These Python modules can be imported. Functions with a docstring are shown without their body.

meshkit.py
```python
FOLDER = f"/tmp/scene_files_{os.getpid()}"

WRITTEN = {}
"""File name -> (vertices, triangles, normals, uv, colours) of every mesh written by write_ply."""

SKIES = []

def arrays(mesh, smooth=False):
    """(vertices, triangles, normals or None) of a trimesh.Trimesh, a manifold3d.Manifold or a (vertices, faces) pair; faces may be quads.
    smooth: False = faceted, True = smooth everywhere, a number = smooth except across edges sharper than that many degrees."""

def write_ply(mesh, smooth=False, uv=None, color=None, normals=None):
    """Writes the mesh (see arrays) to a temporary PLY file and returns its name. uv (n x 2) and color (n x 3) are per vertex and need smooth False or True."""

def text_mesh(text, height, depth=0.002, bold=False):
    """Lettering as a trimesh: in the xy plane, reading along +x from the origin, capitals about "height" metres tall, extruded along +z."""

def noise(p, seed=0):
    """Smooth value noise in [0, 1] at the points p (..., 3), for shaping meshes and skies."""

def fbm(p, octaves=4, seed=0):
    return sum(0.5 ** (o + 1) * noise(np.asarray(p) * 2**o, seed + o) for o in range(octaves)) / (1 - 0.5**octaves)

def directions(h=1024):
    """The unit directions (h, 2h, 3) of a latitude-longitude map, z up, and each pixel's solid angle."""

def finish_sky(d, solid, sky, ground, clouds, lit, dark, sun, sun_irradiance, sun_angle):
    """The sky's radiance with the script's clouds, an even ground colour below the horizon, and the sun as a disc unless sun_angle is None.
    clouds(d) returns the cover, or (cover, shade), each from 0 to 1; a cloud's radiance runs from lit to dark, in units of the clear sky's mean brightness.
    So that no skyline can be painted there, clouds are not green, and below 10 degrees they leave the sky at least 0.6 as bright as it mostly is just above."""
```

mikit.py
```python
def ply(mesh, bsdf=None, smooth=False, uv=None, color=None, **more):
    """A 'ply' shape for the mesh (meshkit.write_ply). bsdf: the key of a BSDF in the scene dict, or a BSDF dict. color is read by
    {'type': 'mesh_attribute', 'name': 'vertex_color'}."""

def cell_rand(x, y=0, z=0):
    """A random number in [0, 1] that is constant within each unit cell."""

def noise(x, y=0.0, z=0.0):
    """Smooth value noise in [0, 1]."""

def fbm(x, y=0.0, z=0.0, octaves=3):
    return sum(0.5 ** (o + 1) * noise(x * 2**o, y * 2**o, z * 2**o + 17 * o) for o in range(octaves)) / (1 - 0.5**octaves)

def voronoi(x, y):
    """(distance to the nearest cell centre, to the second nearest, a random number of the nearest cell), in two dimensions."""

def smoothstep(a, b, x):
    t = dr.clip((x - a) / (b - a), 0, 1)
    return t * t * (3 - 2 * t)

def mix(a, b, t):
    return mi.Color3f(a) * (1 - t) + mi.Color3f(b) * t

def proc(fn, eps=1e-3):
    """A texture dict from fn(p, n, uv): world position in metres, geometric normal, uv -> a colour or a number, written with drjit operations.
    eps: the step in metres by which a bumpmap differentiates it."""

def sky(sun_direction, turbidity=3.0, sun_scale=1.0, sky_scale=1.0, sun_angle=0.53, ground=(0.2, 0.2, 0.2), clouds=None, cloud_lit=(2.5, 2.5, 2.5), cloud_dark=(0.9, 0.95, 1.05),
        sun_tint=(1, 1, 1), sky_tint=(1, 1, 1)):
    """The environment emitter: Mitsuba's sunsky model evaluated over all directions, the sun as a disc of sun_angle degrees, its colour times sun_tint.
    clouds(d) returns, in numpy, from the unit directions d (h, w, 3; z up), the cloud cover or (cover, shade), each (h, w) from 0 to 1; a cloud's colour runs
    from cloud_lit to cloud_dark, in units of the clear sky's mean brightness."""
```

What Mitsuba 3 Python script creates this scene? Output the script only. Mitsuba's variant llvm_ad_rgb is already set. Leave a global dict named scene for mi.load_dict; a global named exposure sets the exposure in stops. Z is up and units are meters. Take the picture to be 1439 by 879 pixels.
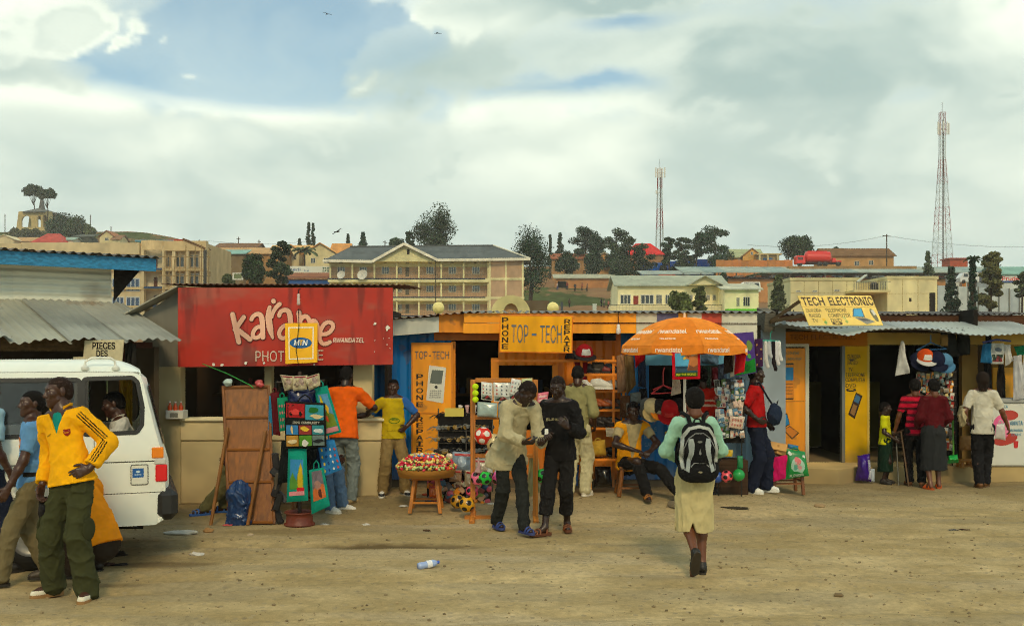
import math, random, numpy as np, trimesh, drjit as dr, mitsuba as mi, mikit, meshkit
from mikit import proc, fbm, noise, smoothstep, mix
from shapely.geometry import Polygon, LineString, Point, box as sbox
from shapely import affinity
from shapely.ops import unary_union
T = mi.ScalarTransform4f
scene, labels = {}, {}
EYE, FPX, HZ = 1.95, 1500.0, 493.0          # eye height, focal length and horizon row measured in the 1439 x 879 photograph
scene['camera'] = {'type': 'perspective', 'fov': math.degrees(2*math.atan(719.5/FPX)), 'fov_axis': 'x', 'near_clip': 0.1, 'far_clip': 4000,
    'principal_point_offset_y': -(HZ-439.5)/879, 'to_world': T().look_at(origin=[0, 0, EYE], target=[0, 10, EYE], up=[0, 0, 1])}

def clouds(d):
    az, el = np.arctan2(d[..., 0], d[..., 1]), np.arcsin(np.clip(d[..., 2], -1, 1))
    q = np.stack([d[..., 0]/(d[..., 2]+.16), d[..., 1]/(d[..., 2]+.16), d[..., 2]*0], -1)
    warp = np.stack([meshkit.fbm(q*1.7+[5, 1, 0], 4, 40), meshkit.fbm(q*1.7+[1, 8, 0], 4, 41), q[..., 2]], -1)-.5
    big, fine = meshkit.fbm(q*1.2+warp*.9+[3.1, 7.7, 0], 7, 4), meshkit.fbm(q*3.4+warp*1.6+[1.3, 2.2, 0], 7, 9); lay = meshkit.fbm(np.stack([az*6, el*34, az*0+3], -1), 6, 21); puff = meshkit.fbm(np.stack([az*17, el*26, az*0+8], -1)+warp*2.2, 7, 33)
    w1, w2 = az+.05*(puff-.5)+.05*(big-.5), el+.03*(fine-.5)+.045*(puff-.5)
    blob = lambda a, e, sa, se: np.exp(-((w1-a)/sa)**2-((w2-e)/se)**2)
    hole = 1.0*blob(-.27, .262, .17, .045)+.85*blob(-.13, .305, .13, .035)+.5*blob(.06, .243, .09, .011)+.5*blob(.11, .298, .05, .010)-.8*blob(-.5, .30, .10, .06)
    n = .45*big+.25*fine+.3*puff
    cover = np.clip((n-.30-.46*hole)/.20+np.clip((.215-el)/.05, 0, 1)*1.6+.25, 0, 1)*np.clip(1.04-.42*np.clip(hole, 0, 1)-.10*puff, 0, 1)
    out = np.clip((np.abs(az)-.55)/.3, 0, 1); cover = np.where(out > 0, cover*(1-out)+out*np.clip((n-.40)/.12, 0, 1), cover)
    dark = .75*blob(.08, .328, .22, .020)+.62*blob(.30, .258, .115, .040)+.42*blob(.20, .285, .12, .03)+.72*blob(-.075, .268, .060, .028)+.85*blob(-.09, .228, .03, .018)+.5*blob(.02, .235, .05, .012)+.42*blob(.12, .24, .03, .012)+.42*blob(-.43, .236, .05, .008)+.5*blob(-.19, .214, .06, .007)+.5*blob(.46, .215, .05, .05)
    lit = 1.7*blob(-.50, .31, .10, .05)+.8*blob(-.40, .217, .20, .010)+.7*blob(-.22, .217, .12, .008)+.7*blob(-.04, .222, .03, .012)+.55*blob(.06, .215, .05, .010)+.5*blob(.13, .222, .05, .008)+.8*blob(.45, .30, .06, .05)+.6*blob(-.06, .30, .10, .012)+.4*blob(.0, .17, .08, .03)
    shade = .50+.30*dark*(.45+1.15*(puff-.25))-.55*lit+.85*(puff-.5)*np.clip(.35+el/.25, 0, 1)+.5*(fine-.5)+.35*(lay-.5)+.3*(big-.5)+.16*np.clip(1-el/.15, 0, 1)+.10-.55*np.clip(hole, 0, 1)
    ss = lambda a, b, x: (lambda k: k*k*(3-2*k))(np.clip((x-a)/(b-a), 0, 1))
    rag = 1.7*(puff-.5)+1.0*(fine-.5)
    cum = ss(.30, .62, blob(-.075, .265, .075, .036)+rag)+.7*ss(.3, .7, blob(.29, .262, .13, .05)+rag)+.75*ss(.3, .75, blob(.07, .335, .26, .030)+rag)+.6*ss(.3, .6, blob(-.43, .238, .07, .012)+rag)+.6*ss(.35, .6, blob(-.10, .226, .04, .014)+rag)+.5*ss(.35, .6, blob(.02, .238, .045, .013)+rag)
    wht = ss(.28, .60, 1.2*blob(-.50, .315, .115, .055)+rag)+.45*ss(.2, .9, blob(-.37, .212, .20, .02)+rag)+.8*ss(.3, .65, blob(.46, .30, .07, .07)+rag)+.6*ss(.3, .7, blob(-.05, .318, .09, .016)+rag)+.35*ss(.2, .9, blob(.02, .215, .10, .02)+rag)+.4*ss(.2, .9, blob(.0, .16, .12, .03)+rag)
    cover = np.clip(cover+cum*.5+wht, 0, 1); shade = shade*(1-.12*cum)+.30*np.clip(cum, 0, 1.2)-.34*np.clip(wht, 0, 1)
    cover = np.maximum(cover, .10+.6*np.clip(puff-.35, 0, 1))
    return cover, np.clip(shade, 0, 1)
scene['sky'] = mikit.sky([0.06, -0.77, 0.60], turbidity=3.5, sun_scale=0.3, sun_angle=10, clouds=clouds, cloud_lit=(2.8, 3.02, 2.55), cloud_dark=(1.2, 1.58, 1.48),
    sky_tint=(1.12, 1.25, 1.12), sun_tint=(1.0, .96, .78), ground=(.3, .26, .15))
exposure = 1.85

# ---------------------------------------------------------------- materials: the colour of every face is in its uv, its grain is the pattern number
PATS = dict(cloth=((16, 16, 16), .22), woodx=((1.5, 45, 45), .6), woodz=((45, 45, 1.5), .6), woody=((45, 1.5, 45), .6), metal=((7, 7, .9), .34), plaster=((1.7, 1.7, 1.7), .42), skin=((24, 24, 24), .16),
    clean=((3, 3, 3), .06), far=((.9, .9, .22), .30), corr=((1.1, 1.1, 1.1), .5), sheet=((5, 5, 5), .3), worn=((2.2, 2.2, 1.5), .30))
PID = {k: i for i, k in enumerate(PATS)}
def _pick(k, vals):
    out = mi.Float(vals[0])
    for i in range(1, len(vals)): out = dr.select(k == i, vals[i], out)
    return out
_V = list(PATS.values())
def base_fn(p, n, uv):
    k = dr.floor(uv.x); kk = dr.floor(uv.y)
    r, g, b = k/255, (uv.x-k-.25)*2, (uv.y-kk-.25)*2
    sx, sy, sz, am = [_pick(kk, [v[0][i] for v in _V]) for i in range(3)] + [_pick(kk, [v[1] for v in _V])]
    q = fbm(p.x*sx, p.y*sy, p.z*sz, 4)
    lo = fbm(p.x*1.3+5, p.y*1.3, p.z*1.3, 2)
    c = mi.Color3f(dr.power(dr.maximum(r, 0), 2.2), dr.power(dr.clip(g, 0, 1), 2.2), dr.power(dr.clip(b, 0, 1), 2.2))
    c = c*dr.select(kk == PID['cloth'], .82, 1)
    c = c*(1+am*2.2*(q-.5)+am*.7*(lo-.5))
    built = (kk == PID['metal']) | (kk == PID['plaster'])
    fade = dr.select(kk == PID['worn'], smoothstep(.50, .70, fbm(p.x*1.7+3, p.y, p.z*2.6, 4))*.40, 0); c = mix(c, (.33, .15, .10), fade)*(1-dr.select(kk == PID['worn'], smoothstep(.55, .75, fbm(p.x*9+3, p.y, p.z*1.1, 3))*.45, 0))
    dust = dr.select(built, .55*smoothstep(.55, .0, p.z+.5*(q-.5)), 0)
    c = mix(c, (.26, .19, .10), dust)
    rust = dr.select(kk == PID['corr'], smoothstep(.63, .74, q)*.6, 0)
    chip = dr.select((kk == PID['metal']), smoothstep(.70, .74, fbm(p.x*5, p.y*5, p.z*5, 3))*.35, 0)
    return mix(c, (.17, .09, .04), rust+chip)
def bsdf(key, rough, spec=.5, metallic=0.0, coat=0.0, fn=base_fn, bump=None, eps=1e-3):
    b = {'type': 'principled', 'base_color': proc(fn), 'roughness': rough, 'specular': spec, 'metallic': metallic, 'clearcoat': coat, 'clearcoat_gloss': .9}
    if bump: b = {'type': 'bumpmap', 'arbitrary': proc(bump, eps), 'scale': 1.0, 'bsdf': b}
    scene[key] = {'type': 'twosided', 'bsdf': b}
bsdf('matte', .9, .25); bsdf('satin', .5, .5); bsdf('gloss', .22, .5, 0, .5); bsdf('metal', .42, .5, .75); bsdf('skin', .38, .5)
scene['glass'] = {'type': 'thindielectric', 'int_ior': 1.5}
scene['pane'] = {'type': 'twosided', 'bsdf': {'type': 'principled', 'base_color': proc(base_fn), 'roughness': .12, 'specular': .7}}
scene['leaf'] = {'type': 'twosided', 'bsdf': {'type': 'diffuse', 'reflectance': proc(base_fn)}}

# ---------------------------------------------------------------- mesh building
I4 = np.eye(4)
def uvcol(c, pat):
    r, g, b = [min(max(x/255.0, 0), 1) for x in c]
    return np.array([math.floor(r*255)+.25+.5*g, PID[pat]+.25+.5*b])
def nrm(v): v = np.asarray(v, float); return v/max(np.linalg.norm(v), 1e-9)
def mtr(x=0, y=0, z=0):
    m = np.eye(4); m[:3, 3] = x, y, z; return m
def rot(axis, deg):
    return trimesh.transformations.rotation_matrix(math.radians(deg), {'x': [1, 0, 0], 'y': [0, 1, 0], 'z': [0, 0, 1]}.get(axis, axis) if isinstance(axis, str) else axis)
def scl(*s):
    m = np.eye(4); m[0, 0], m[1, 1], m[2, 2] = s if len(s) == 3 else s*3; return m
def frame(o, x=(1, 0, 0), up=(0, 0, 1)):
    """2-D drawing plane: origin, reading direction, up; its normal is x cross up (towards the viewer)."""
    x = nrm(x); n = nrm(np.cross(x, up)); u = np.cross(n, x); m = np.eye(4); m[:3, 0], m[:3, 1], m[:3, 2], m[:3, 3] = x, u, n, o; return m
class MB:
    def __init__(s, M=None, col=(128, 128, 128), pat='clean'): s.V, s.F, s.U, s.n, s.M, s.col, s.pat = [], [], [], 0, I4 if M is None else M, col, pat
    def add(s, v, f, col=None, pat=None, flat=False, M=None):
        v, f = np.asarray(v, float), np.asarray(f, int)
        if f.ndim == 2 and f.shape[1] == 4: f = np.vstack([f[:, [0, 1, 2]], f[:, [0, 2, 3]]])
        m = s.M if M is None else s.M@M
        v = v@m[:3, :3].T+m[:3, 3]
        if np.linalg.det(m[:3, :3]) < 0: f = f[:, ::-1]
        if flat: v = v[f].reshape(-1, 3); f = np.arange(len(v)).reshape(-1, 3)
        s.V.append(v); s.F.append(f+s.n); s.U.append(np.tile(uvcol(col or s.col, pat or s.pat), (len(v), 1))); s.n += len(v); return s
    def tm(s, t, col=None, pat=None, flat=True, M=None): return s.add(t.vertices, t.faces, col, pat, flat, M)
    def box(s, x0, x1, y0, y1, z0, z1, col=None, pat=None, ch=0, M=None):
        x0, x1 = sorted((x0, x1)); y0, y1 = sorted((y0, y1)); z0, z1 = sorted((z0, z1))
        c = min(ch, (x1-x0)*.45, (y1-y0)*.45, (z1-z0)*.45)
        if c > 0:
            P = [(x, y, z) for X in ((x0, c), (x1, -c)) for Y in ((y0, c), (y1, -c)) for Z in ((z0, c), (z1, -c))
                 for x, y, z in ((X[0], Y[0]+Y[1], Z[0]+Z[1]), (X[0]+X[1], Y[0], Z[0]+Z[1]), (X[0]+X[1], Y[0]+Y[1], Z[0]))]
            h = trimesh.convex.convex_hull(np.array(P)); return s.add(h.vertices, h.faces, col, pat, True, M)
        v = np.array([[x, y, z] for x in (x0, x1) for y in (y0, y1) for z in (z0, z1)])
        f = np.array([[0, 1, 3, 2], [4, 6, 7, 5], [0, 4, 5, 1], [2, 3, 7, 6], [0, 2, 6, 4], [1, 5, 7, 3]])
        return s.add(v, f, col, pat, True, M)
    def bar(s, p, q, w, h=None, col=None, pat=None, up=(0, 0, 1), ch=0):
        p, q = np.asarray(p, float), np.asarray(q, float); h = h or w; d = q-p; L = np.linalg.norm(d); d = d/L
        if abs(np.dot(d, nrm(up))) > .98: up = (0, 1, 0)
        x = nrm(np.cross(d, up)); u = np.cross(x, d); m = np.eye(4); m[:3, 0], m[:3, 1], m[:3, 2], m[:3, 3] = x, d, u, p
        return s.box(-w/2, w/2, 0, L, -h/2, h/2, col, pat, ch, m)
    def tube(s, pts, r, col=None, pat=None, n=8, cap=True, M=None):
        p = np.asarray(pts, float); r = np.broadcast_to(np.asarray(r, float), (len(p),)); t = np.gradient(p, axis=0); t /= np.linalg.norm(t, axis=1, keepdims=True)+1e-12
        a = np.cross(t[0], [0, 0, 1.] if abs(t[0, 2]) < .9 else [1., 0, 0]); A = []
        for k in range(len(p)): a = a-t[k]*np.dot(a, t[k]); a = nrm(a); A.append(a)
        A = np.array(A); B = np.cross(t, A); th = np.arange(n)*2*np.pi/n
        v = (p[:, None]+r[:, None, None]*(np.cos(th)[None, :, None]*A[:, None]+np.sin(th)[None, :, None]*B[:, None])).reshape(-1, 3)
        i, j = np.meshgrid(np.arange(len(p)-1), np.arange(n), indexing='ij')
        s.add(v, np.stack([i*n+j, i*n+(j+1) % n, (i+1)*n+(j+1) % n, (i+1)*n+j], -1).reshape(-1, 4), col, pat, False, M)
        if cap:
            for k, sg in ((0, -1), (len(p)-1, 1)):
                ring = np.vstack([v[k*n:(k+1)*n], p[k]]); q = np.arange(n); f = np.stack([q, (q+1) % n, q*0+n], 1)
                s.add(ring, f if sg > 0 else f[:, ::-1], col, pat, False, M)
        return s
    def lathe(s, prof, col=None, pat=None, n=16, M=None, sq=None):
        prof = np.asarray(prof, float); th = np.arange(n)*2*np.pi/n
        v = np.stack([prof[:, 0:1]*np.cos(th), prof[:, 0:1]*np.sin(th), np.tile(prof[:, 1:2], (1, n))], -1)
        if sq: v[..., 1] *= sq
        i, j = np.meshgrid(np.arange(len(prof)-1), np.arange(n), indexing='ij')
        return s.add(v.reshape(-1, 3), np.stack([i*n+j, i*n+(j+1) % n, (i+1)*n+(j+1) % n, (i+1)*n+j], -1).reshape(-1, 4), col, pat, False, M)
    def ball(s, c, r, col=None, pat=None, n=12, M=None):
        t = trimesh.creation.uv_sphere(1.0, count=[n, 2*n]); r = np.broadcast_to(np.asarray(r, float), (3,))
        return s.add(t.vertices*r+np.asarray(c, float), t.faces, col, pat, False, M)
    def ico(s, c, r, col=None, pat=None, sub=1, jit=0, seed=0, M=None):
        t = trimesh.creation.icosphere(subdivisions=sub); v = np.array(t.vertices)
        if jit: v = v*(1+jit*(meshkit.noise(v*1.7+seed*3.1, seed)-.5))[:, None]*1.0
        return s.add(v*np.broadcast_to(np.asarray(r, float), (3,))+np.asarray(c, float), t.faces, col, pat, sub < 2, M)
    def poly(s, pg, F, depth=.01, off=0, col=None, pat=None):
        for g in getattr(pg, 'geoms', [pg]):
            if g.is_empty or g.geom_type != 'Polygon' or g.area < 1e-9: continue
            s.tm(trimesh.creation.extrude_polygon(g, depth, engine='earcut'), col, pat, True, F@mtr(0, 0, off))
        return s
    def text(s, txt, F, x, y, h, col, w=None, depth=.004, off=0, bold=False, slant=0, mid=False):
        t = meshkit.text_mesh(txt, h, depth, bold); v = np.array(t.vertices)
        wd = v[:, 0].max()-v[:, 0].min(); k = (w/wd) if w else 1.0
        v[:, 0] = (v[:, 0]-v[:, 0].min())*k + slant*v[:, 1] + (x-(wd*k/2 if mid else 0)); v[:, 1] += y
        return s.add(v, t.faces, col, 'clean', True, F@mtr(0, 0, off))
    def grid(s, fn, nu, nv, col=None, pat=None, thick=0, M=None):
        u, v = np.meshgrid(np.linspace(0, 1, nu), np.linspace(0, 1, nv), indexing='ij'); P = np.stack(np.broadcast_arrays(*fn(u, v)), -1).astype(float)
        i, j = np.meshgrid(np.arange(nu-1), np.arange(nv-1), indexing='ij'); f = np.stack([i*nv+j, (i+1)*nv+j, (i+1)*nv+j+1, i*nv+j+1], -1).reshape(-1, 4)
        s.add(P.reshape(-1, 3), f, col, pat, False, M)
        if thick:
            n = np.cross(np.gradient(P, axis=0), np.gradient(P, axis=1)); n /= np.linalg.norm(n, axis=-1, keepdims=True)+1e-12; Q = P-n*thick
            s.add(Q.reshape(-1, 3), f[:, ::-1], col, pat, False, M)
            for E, G in ((P[0], Q[0]), (P[-1], Q[-1]), (P[:, 0], Q[:, 0]), (P[:, -1], Q[:, -1])):
                k = len(E); q = np.arange(k-1); s.add(np.vstack([E, G]), np.stack([q, q+1, q+1+k, q+k], 1), col, pat, False, M)
        return s
    def corr(s, o, u, v, pitch=.076, amp=.009, col=None, pat='corr', nv=2, thick=.0015, sag=None, per=6):
        """corrugated sheet: u = vector across the waves, v = vector along them"""
        o, u, v = [np.asarray(k, float) for k in (o, u, v)]; n = nrm(np.cross(u, v)); w = np.linalg.norm(u)/pitch; nu = int(w*per)+2
        fn = lambda a, b: [o[k]+u[k]*a+v[k]*b+n[k]*amp*np.sin(2*np.pi*w*a)+((sag(a, b)) if (sag and k == 2) else 0) for k in range(3)]
        return s.grid(fn, nu, nv, col, pat, thick)
    def mesh(s): return trimesh.Trimesh(np.vstack(s.V), np.vstack(s.F), process=False), np.vstack(s.U)

def numbered(key):
    if not any(k == key or k.startswith(key+'__') for k in list(scene)+list(labels)): return key
    n = 1
    while f'{key}_{n:03d}' in _taken or any(k == f'{key}_{n:03d}' for k in labels): n += 1
    return f'{key}_{n:03d}'
_taken = set()
def fresh(key):
    k, n = key, 0
    while k in _taken: n += 1; k = f'{key}_{n:03d}'
    _taken.add(k); return k
def thing(name, label, cat, group=None, kind=None):
    key = fresh(name); labels[key] = {'label': label, 'category': cat}
    if group: labels[key]['group'] = group
    return key
def put(key, mb, mat='matte', smooth=True, extra=None):
    m, uv = mb.mesh(); scene[key] = mikit.ply(m, mat, smooth, uv=uv, **(extra or {})); return key
def part(t, name, mb, mat='matte', label=None, kind=None):
    key = fresh(t+'__'+name); put(key, mb, mat)
    if label or kind: labels[key] = {k: v for k, v in (('label', label), ('kind', kind)) if v}
    return key
def copy(src, dst, M):
    """the entries of thing src again under dst, moved by M"""
    for k in [k for k in scene if k == src or k.startswith(src+'__')]:
        d = dict(scene[k]); d['to_world'] = T(M@(np.array(T(d['to_world']).matrix) if 'to_world' in d else I4)); nk = dst+k[len(src):]; scene[nk] = d; _taken.add(nk)
        if k in labels and k != src: labels[nk] = dict(labels[k])
def solo(name, label, cat, mb, mat='matte', group=None):
    t = thing(name, label, cat, group); put(t, mb, mat); return t
def struct(name, mb, mat='matte'): k = fresh(name); put(k, mb, mat); labels[k] = {'kind': 'structure'}; return k
def at(px, py, Y):
    """point at depth Y that was measured at column px, row py of the photograph"""
    return np.array([(px-719.5)*Y/FPX, Y, EYE+(HZ-py)*Y/FPX])
def gx(px, Y): return (px-719.5)*Y/FPX
def gz(py, Y): return EYE+(HZ-py)*Y/FPX
def foot(px, py):
    """ground point seen at that pixel"""
    Y = EYE*FPX/(py-HZ); return np.array([(px-719.5)*Y/FPX, Y, 0])
R = random.Random(7)
# ================================================================ ground and hillside
def prof(Y, pts):
    ys, zs = np.array(pts, float).T; return np.interp(Y, ys, zs)
PR_L = [(0, 0), (60, 0), (110, 2), (150, 5), (180, 8), (200, 11), (250, 17), (300, 23), (340, 30), (365, 38), (385, 44.5), (400, 46.5), (450, 46.5), (650, 38), (1600, -5)]
PR_C = [(0, 0), (60, 0), (110, 1), (150, 3), (172, 4.5), (200, 9.5), (215, 12), (230, 15.6), (245, 16.2), (262, 20), (300, 25), (350, 29.5), (420, 30), (600, 25), (1600, -5)]
PR_R = [(0, 0), (60, 0), (90, 1), (110, 2.2), (130, 5.2), (150, 7.5), (180, 9), (204, 12), (209, 15), (213, 18.0), (232, 18.4), (300, 23), (350, 26), (420, 27), (600, 22), (1600, -5)]
def hz(x, y):
    x, y = np.asarray(x, float), np.asarray(y, float); t = x/np.maximum(y, 60)
    L, C, Rr = prof(y, PR_L), prof(y, PR_C), prof(y, PR_R)
    s = lambda a, b, q: (lambda k: k*k*(3-2*k))(np.clip((q-a)/(b-a), 0, 1))
    z = L*(1-s(-.36, -.17, t))+C*s(-.36, -.17, t); z = z*(1-s(.12, .25, t))+Rr*s(.12, .25, t)
    far = np.clip((y-60)/80, 0, 1); return z + far*1.2*(meshkit.fbm(np.stack([x/14, y/14, x*0], -1), 3, 5)-.5)
RUT = [(6.4, .05, 1.45), (9.0, -.03, 1.5), (10.9, .06, 1.4), (7.6, .11, 1.45)]
def ruts(x, y):
    z = 0
    for y0, sl, w in RUT:
        for o in (0, w): t = y-y0-o-sl*x-.12*np.sin(x*.5+y0); z = z-.016*np.exp(-(t/.10)**2)*(.5+meshkit.noise(np.stack([x*.5, x*0+y0, x*0], -1), 4))+.007*np.exp(-((np.abs(t)-.2)/.07)**2)
    return z
def _sm(a, b, q): k = np.clip((q-a)/(b-a), 0, 1); return k*k*(3-2*k)
def near(x, y): return ruts(x, y)+ .11*_sm(12.2, 13.7, y)*_sm(-2.6, -1.8, x)*(1-_sm(3.2, 3.9, x))+.035*(meshkit.fbm(np.stack([x/1.6, y/1.6, x*0], -1), 3, 11)-.5)+.012*(meshkit.fbm(np.stack([x/.25, y/.25, x*0], -1), 3, 12)-.5)
xs = np.unique(np.concatenate([np.arange(-8, 10, .09), np.linspace(-30, 30, 121), np.linspace(-260, 260, 261), np.linspace(-800, 800, 41)]))
ys = np.unique(np.concatenate([np.arange(4.5, 18, .09), np.linspace(-40, 60, 101), np.linspace(60, 440, 191), np.linspace(440, 620, 8)]))
Xg, Yg = np.meshgrid(xs, ys, indexing='ij')
Zg = hz(Xg, Yg)+np.where(Yg < 60, near(Xg, Yg), 0)
ii, jj = np.meshgrid(np.arange(len(xs)-1), np.arange(len(ys)-1), indexing='ij'); nv_ = len(ys)
gm = trimesh.Trimesh(np.stack([Xg, Yg, Zg], -1).reshape(-1, 3), np.stack([ii*nv_+jj, (ii+1)*nv_+jj, (ii+1)*nv_+jj+1, ii*nv_+jj+1], -1).reshape(-1, 4), process=False)
def ground_fn(p, n, uv):
    x, y = p.x, p.y
    big, mid, fin = fbm(x*.35, y*.55, 0, 4), fbm(x*2.1+7, y*3.2, 0, 4), fbm(x*26, y*26, 0, 3)
    grain = noise(x*130, y*130, 0)
    c = mix((.375, .278, .135), (.545, .418, .225), smoothstep(.3, .72, big*.45+mid*.55))
    c = mix(c, (.315, .26, .165), smoothstep(.52, .72, fbm(x*.8+11, y*2.6, 0, 4))*.45)
    trk = smoothstep(.55, .75, fbm(x*.22+3, y*2.2+.25*x, 0, 3)); c = mix(c, (.45, .37, .25), trk*.35)
    c = c*(.82+.36*fin)*(.91+.18*grain)
    d1, d2, r1 = mikit.voronoi(x*13, y*13)
    for y0, sl, w in RUT:
        for o in (0, w): t = y-y0-o-sl*x-.12*dr.sin(x*.5+y0); c = mix(c, c*1.0*(.80+.4*noise(x*9, t*30, 2)), dr.exp(-dr.square(t/.12))*.8*smoothstep(.2, .6, noise(x*.6, y0, 1)))
    st = dr.select((r1 > .80), smoothstep(.30, .2, d1), 0)
    c = mix(c, mix((.13, .10, .07), (.42, .34, .22), cell(r1)), st*.6)
    def oil_shade(cx, cy, a, b): return smoothstep(1.15, .35, dr.sqrt(dr.square((x-cx)/a)+dr.square((y-cy)/b))+.9*(mid-.5))
    stain_shade = oil_shade(-1.25, 10.65, .95, .2)*.85+oil_shade(-3.25, 9.75, .8, .14)*.5+oil_shade(-3.6, 8.9, .55, .1)*.5+oil_shade(-4.0, 10.3, 1.1, .7)*.35+oil_shade(-2.3, 11.5, .8, .25)*.3  # oil stains, with the shade on the dirt by the minibus painted in too
    c = mix(c, (.085, .055, .028), dr.minimum(stain_shade, .8))
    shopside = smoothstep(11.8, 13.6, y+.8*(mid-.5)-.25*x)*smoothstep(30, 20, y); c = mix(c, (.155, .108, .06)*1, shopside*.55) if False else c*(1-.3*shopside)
    g = fbm(x*.07, y*.07, 0, 4); g2 = fbm(x*.6, y*.6, 0, 3)
    h = mix((.235, .125, .062), (.33, .20, .105), g2)
    h = mix(h, (.045, .075, .02)*1 if False else mi.Color3f(.075, .095, .034)*(.6+.8*g2), smoothstep(.47, .58, g+.22*(g2-.5)))
    return mix(c, h, smoothstep(30, 55, y))
def cell(r): return dr.clip((r-.72)*3.5, 0, 1)
def ground_h(p, n, uv): return (.010*fbm(p.x*9, p.y*9, 0, 3)+.006*fbm(p.x*42, p.y*42, 0, 2))*smoothstep(40, 15, p.y)
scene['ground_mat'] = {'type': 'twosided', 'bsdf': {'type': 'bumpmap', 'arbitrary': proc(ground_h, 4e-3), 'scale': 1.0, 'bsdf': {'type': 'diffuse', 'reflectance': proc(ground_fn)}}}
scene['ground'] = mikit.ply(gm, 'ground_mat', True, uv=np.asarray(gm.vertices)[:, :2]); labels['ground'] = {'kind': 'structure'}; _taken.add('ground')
# loose gravel lying on the dirt
rg = np.random.default_rng(3); g_ = MB(pat='plaster')
for k in range(3600):
    y = 5.5+10*rg.random()**1.4; x = (rg.random()-.5)*y*1.02; r = .004+.014*rg.random()**4
    c = 60+110*rg.random(); g_.ico((x, y, near(x, y)+r*.25), (r, r*(.7+.5*rg.random()), r*.65), (c, c*.87, c*.66), sub=0, jit=.5, seed=k)
put('gravel', g_); labels['gravel'] = {'label': 'loose gravel scattered over the sandy dirt yard', 'category': 'gravel', 'kind': 'stuff'}; _taken.add('gravel')
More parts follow.
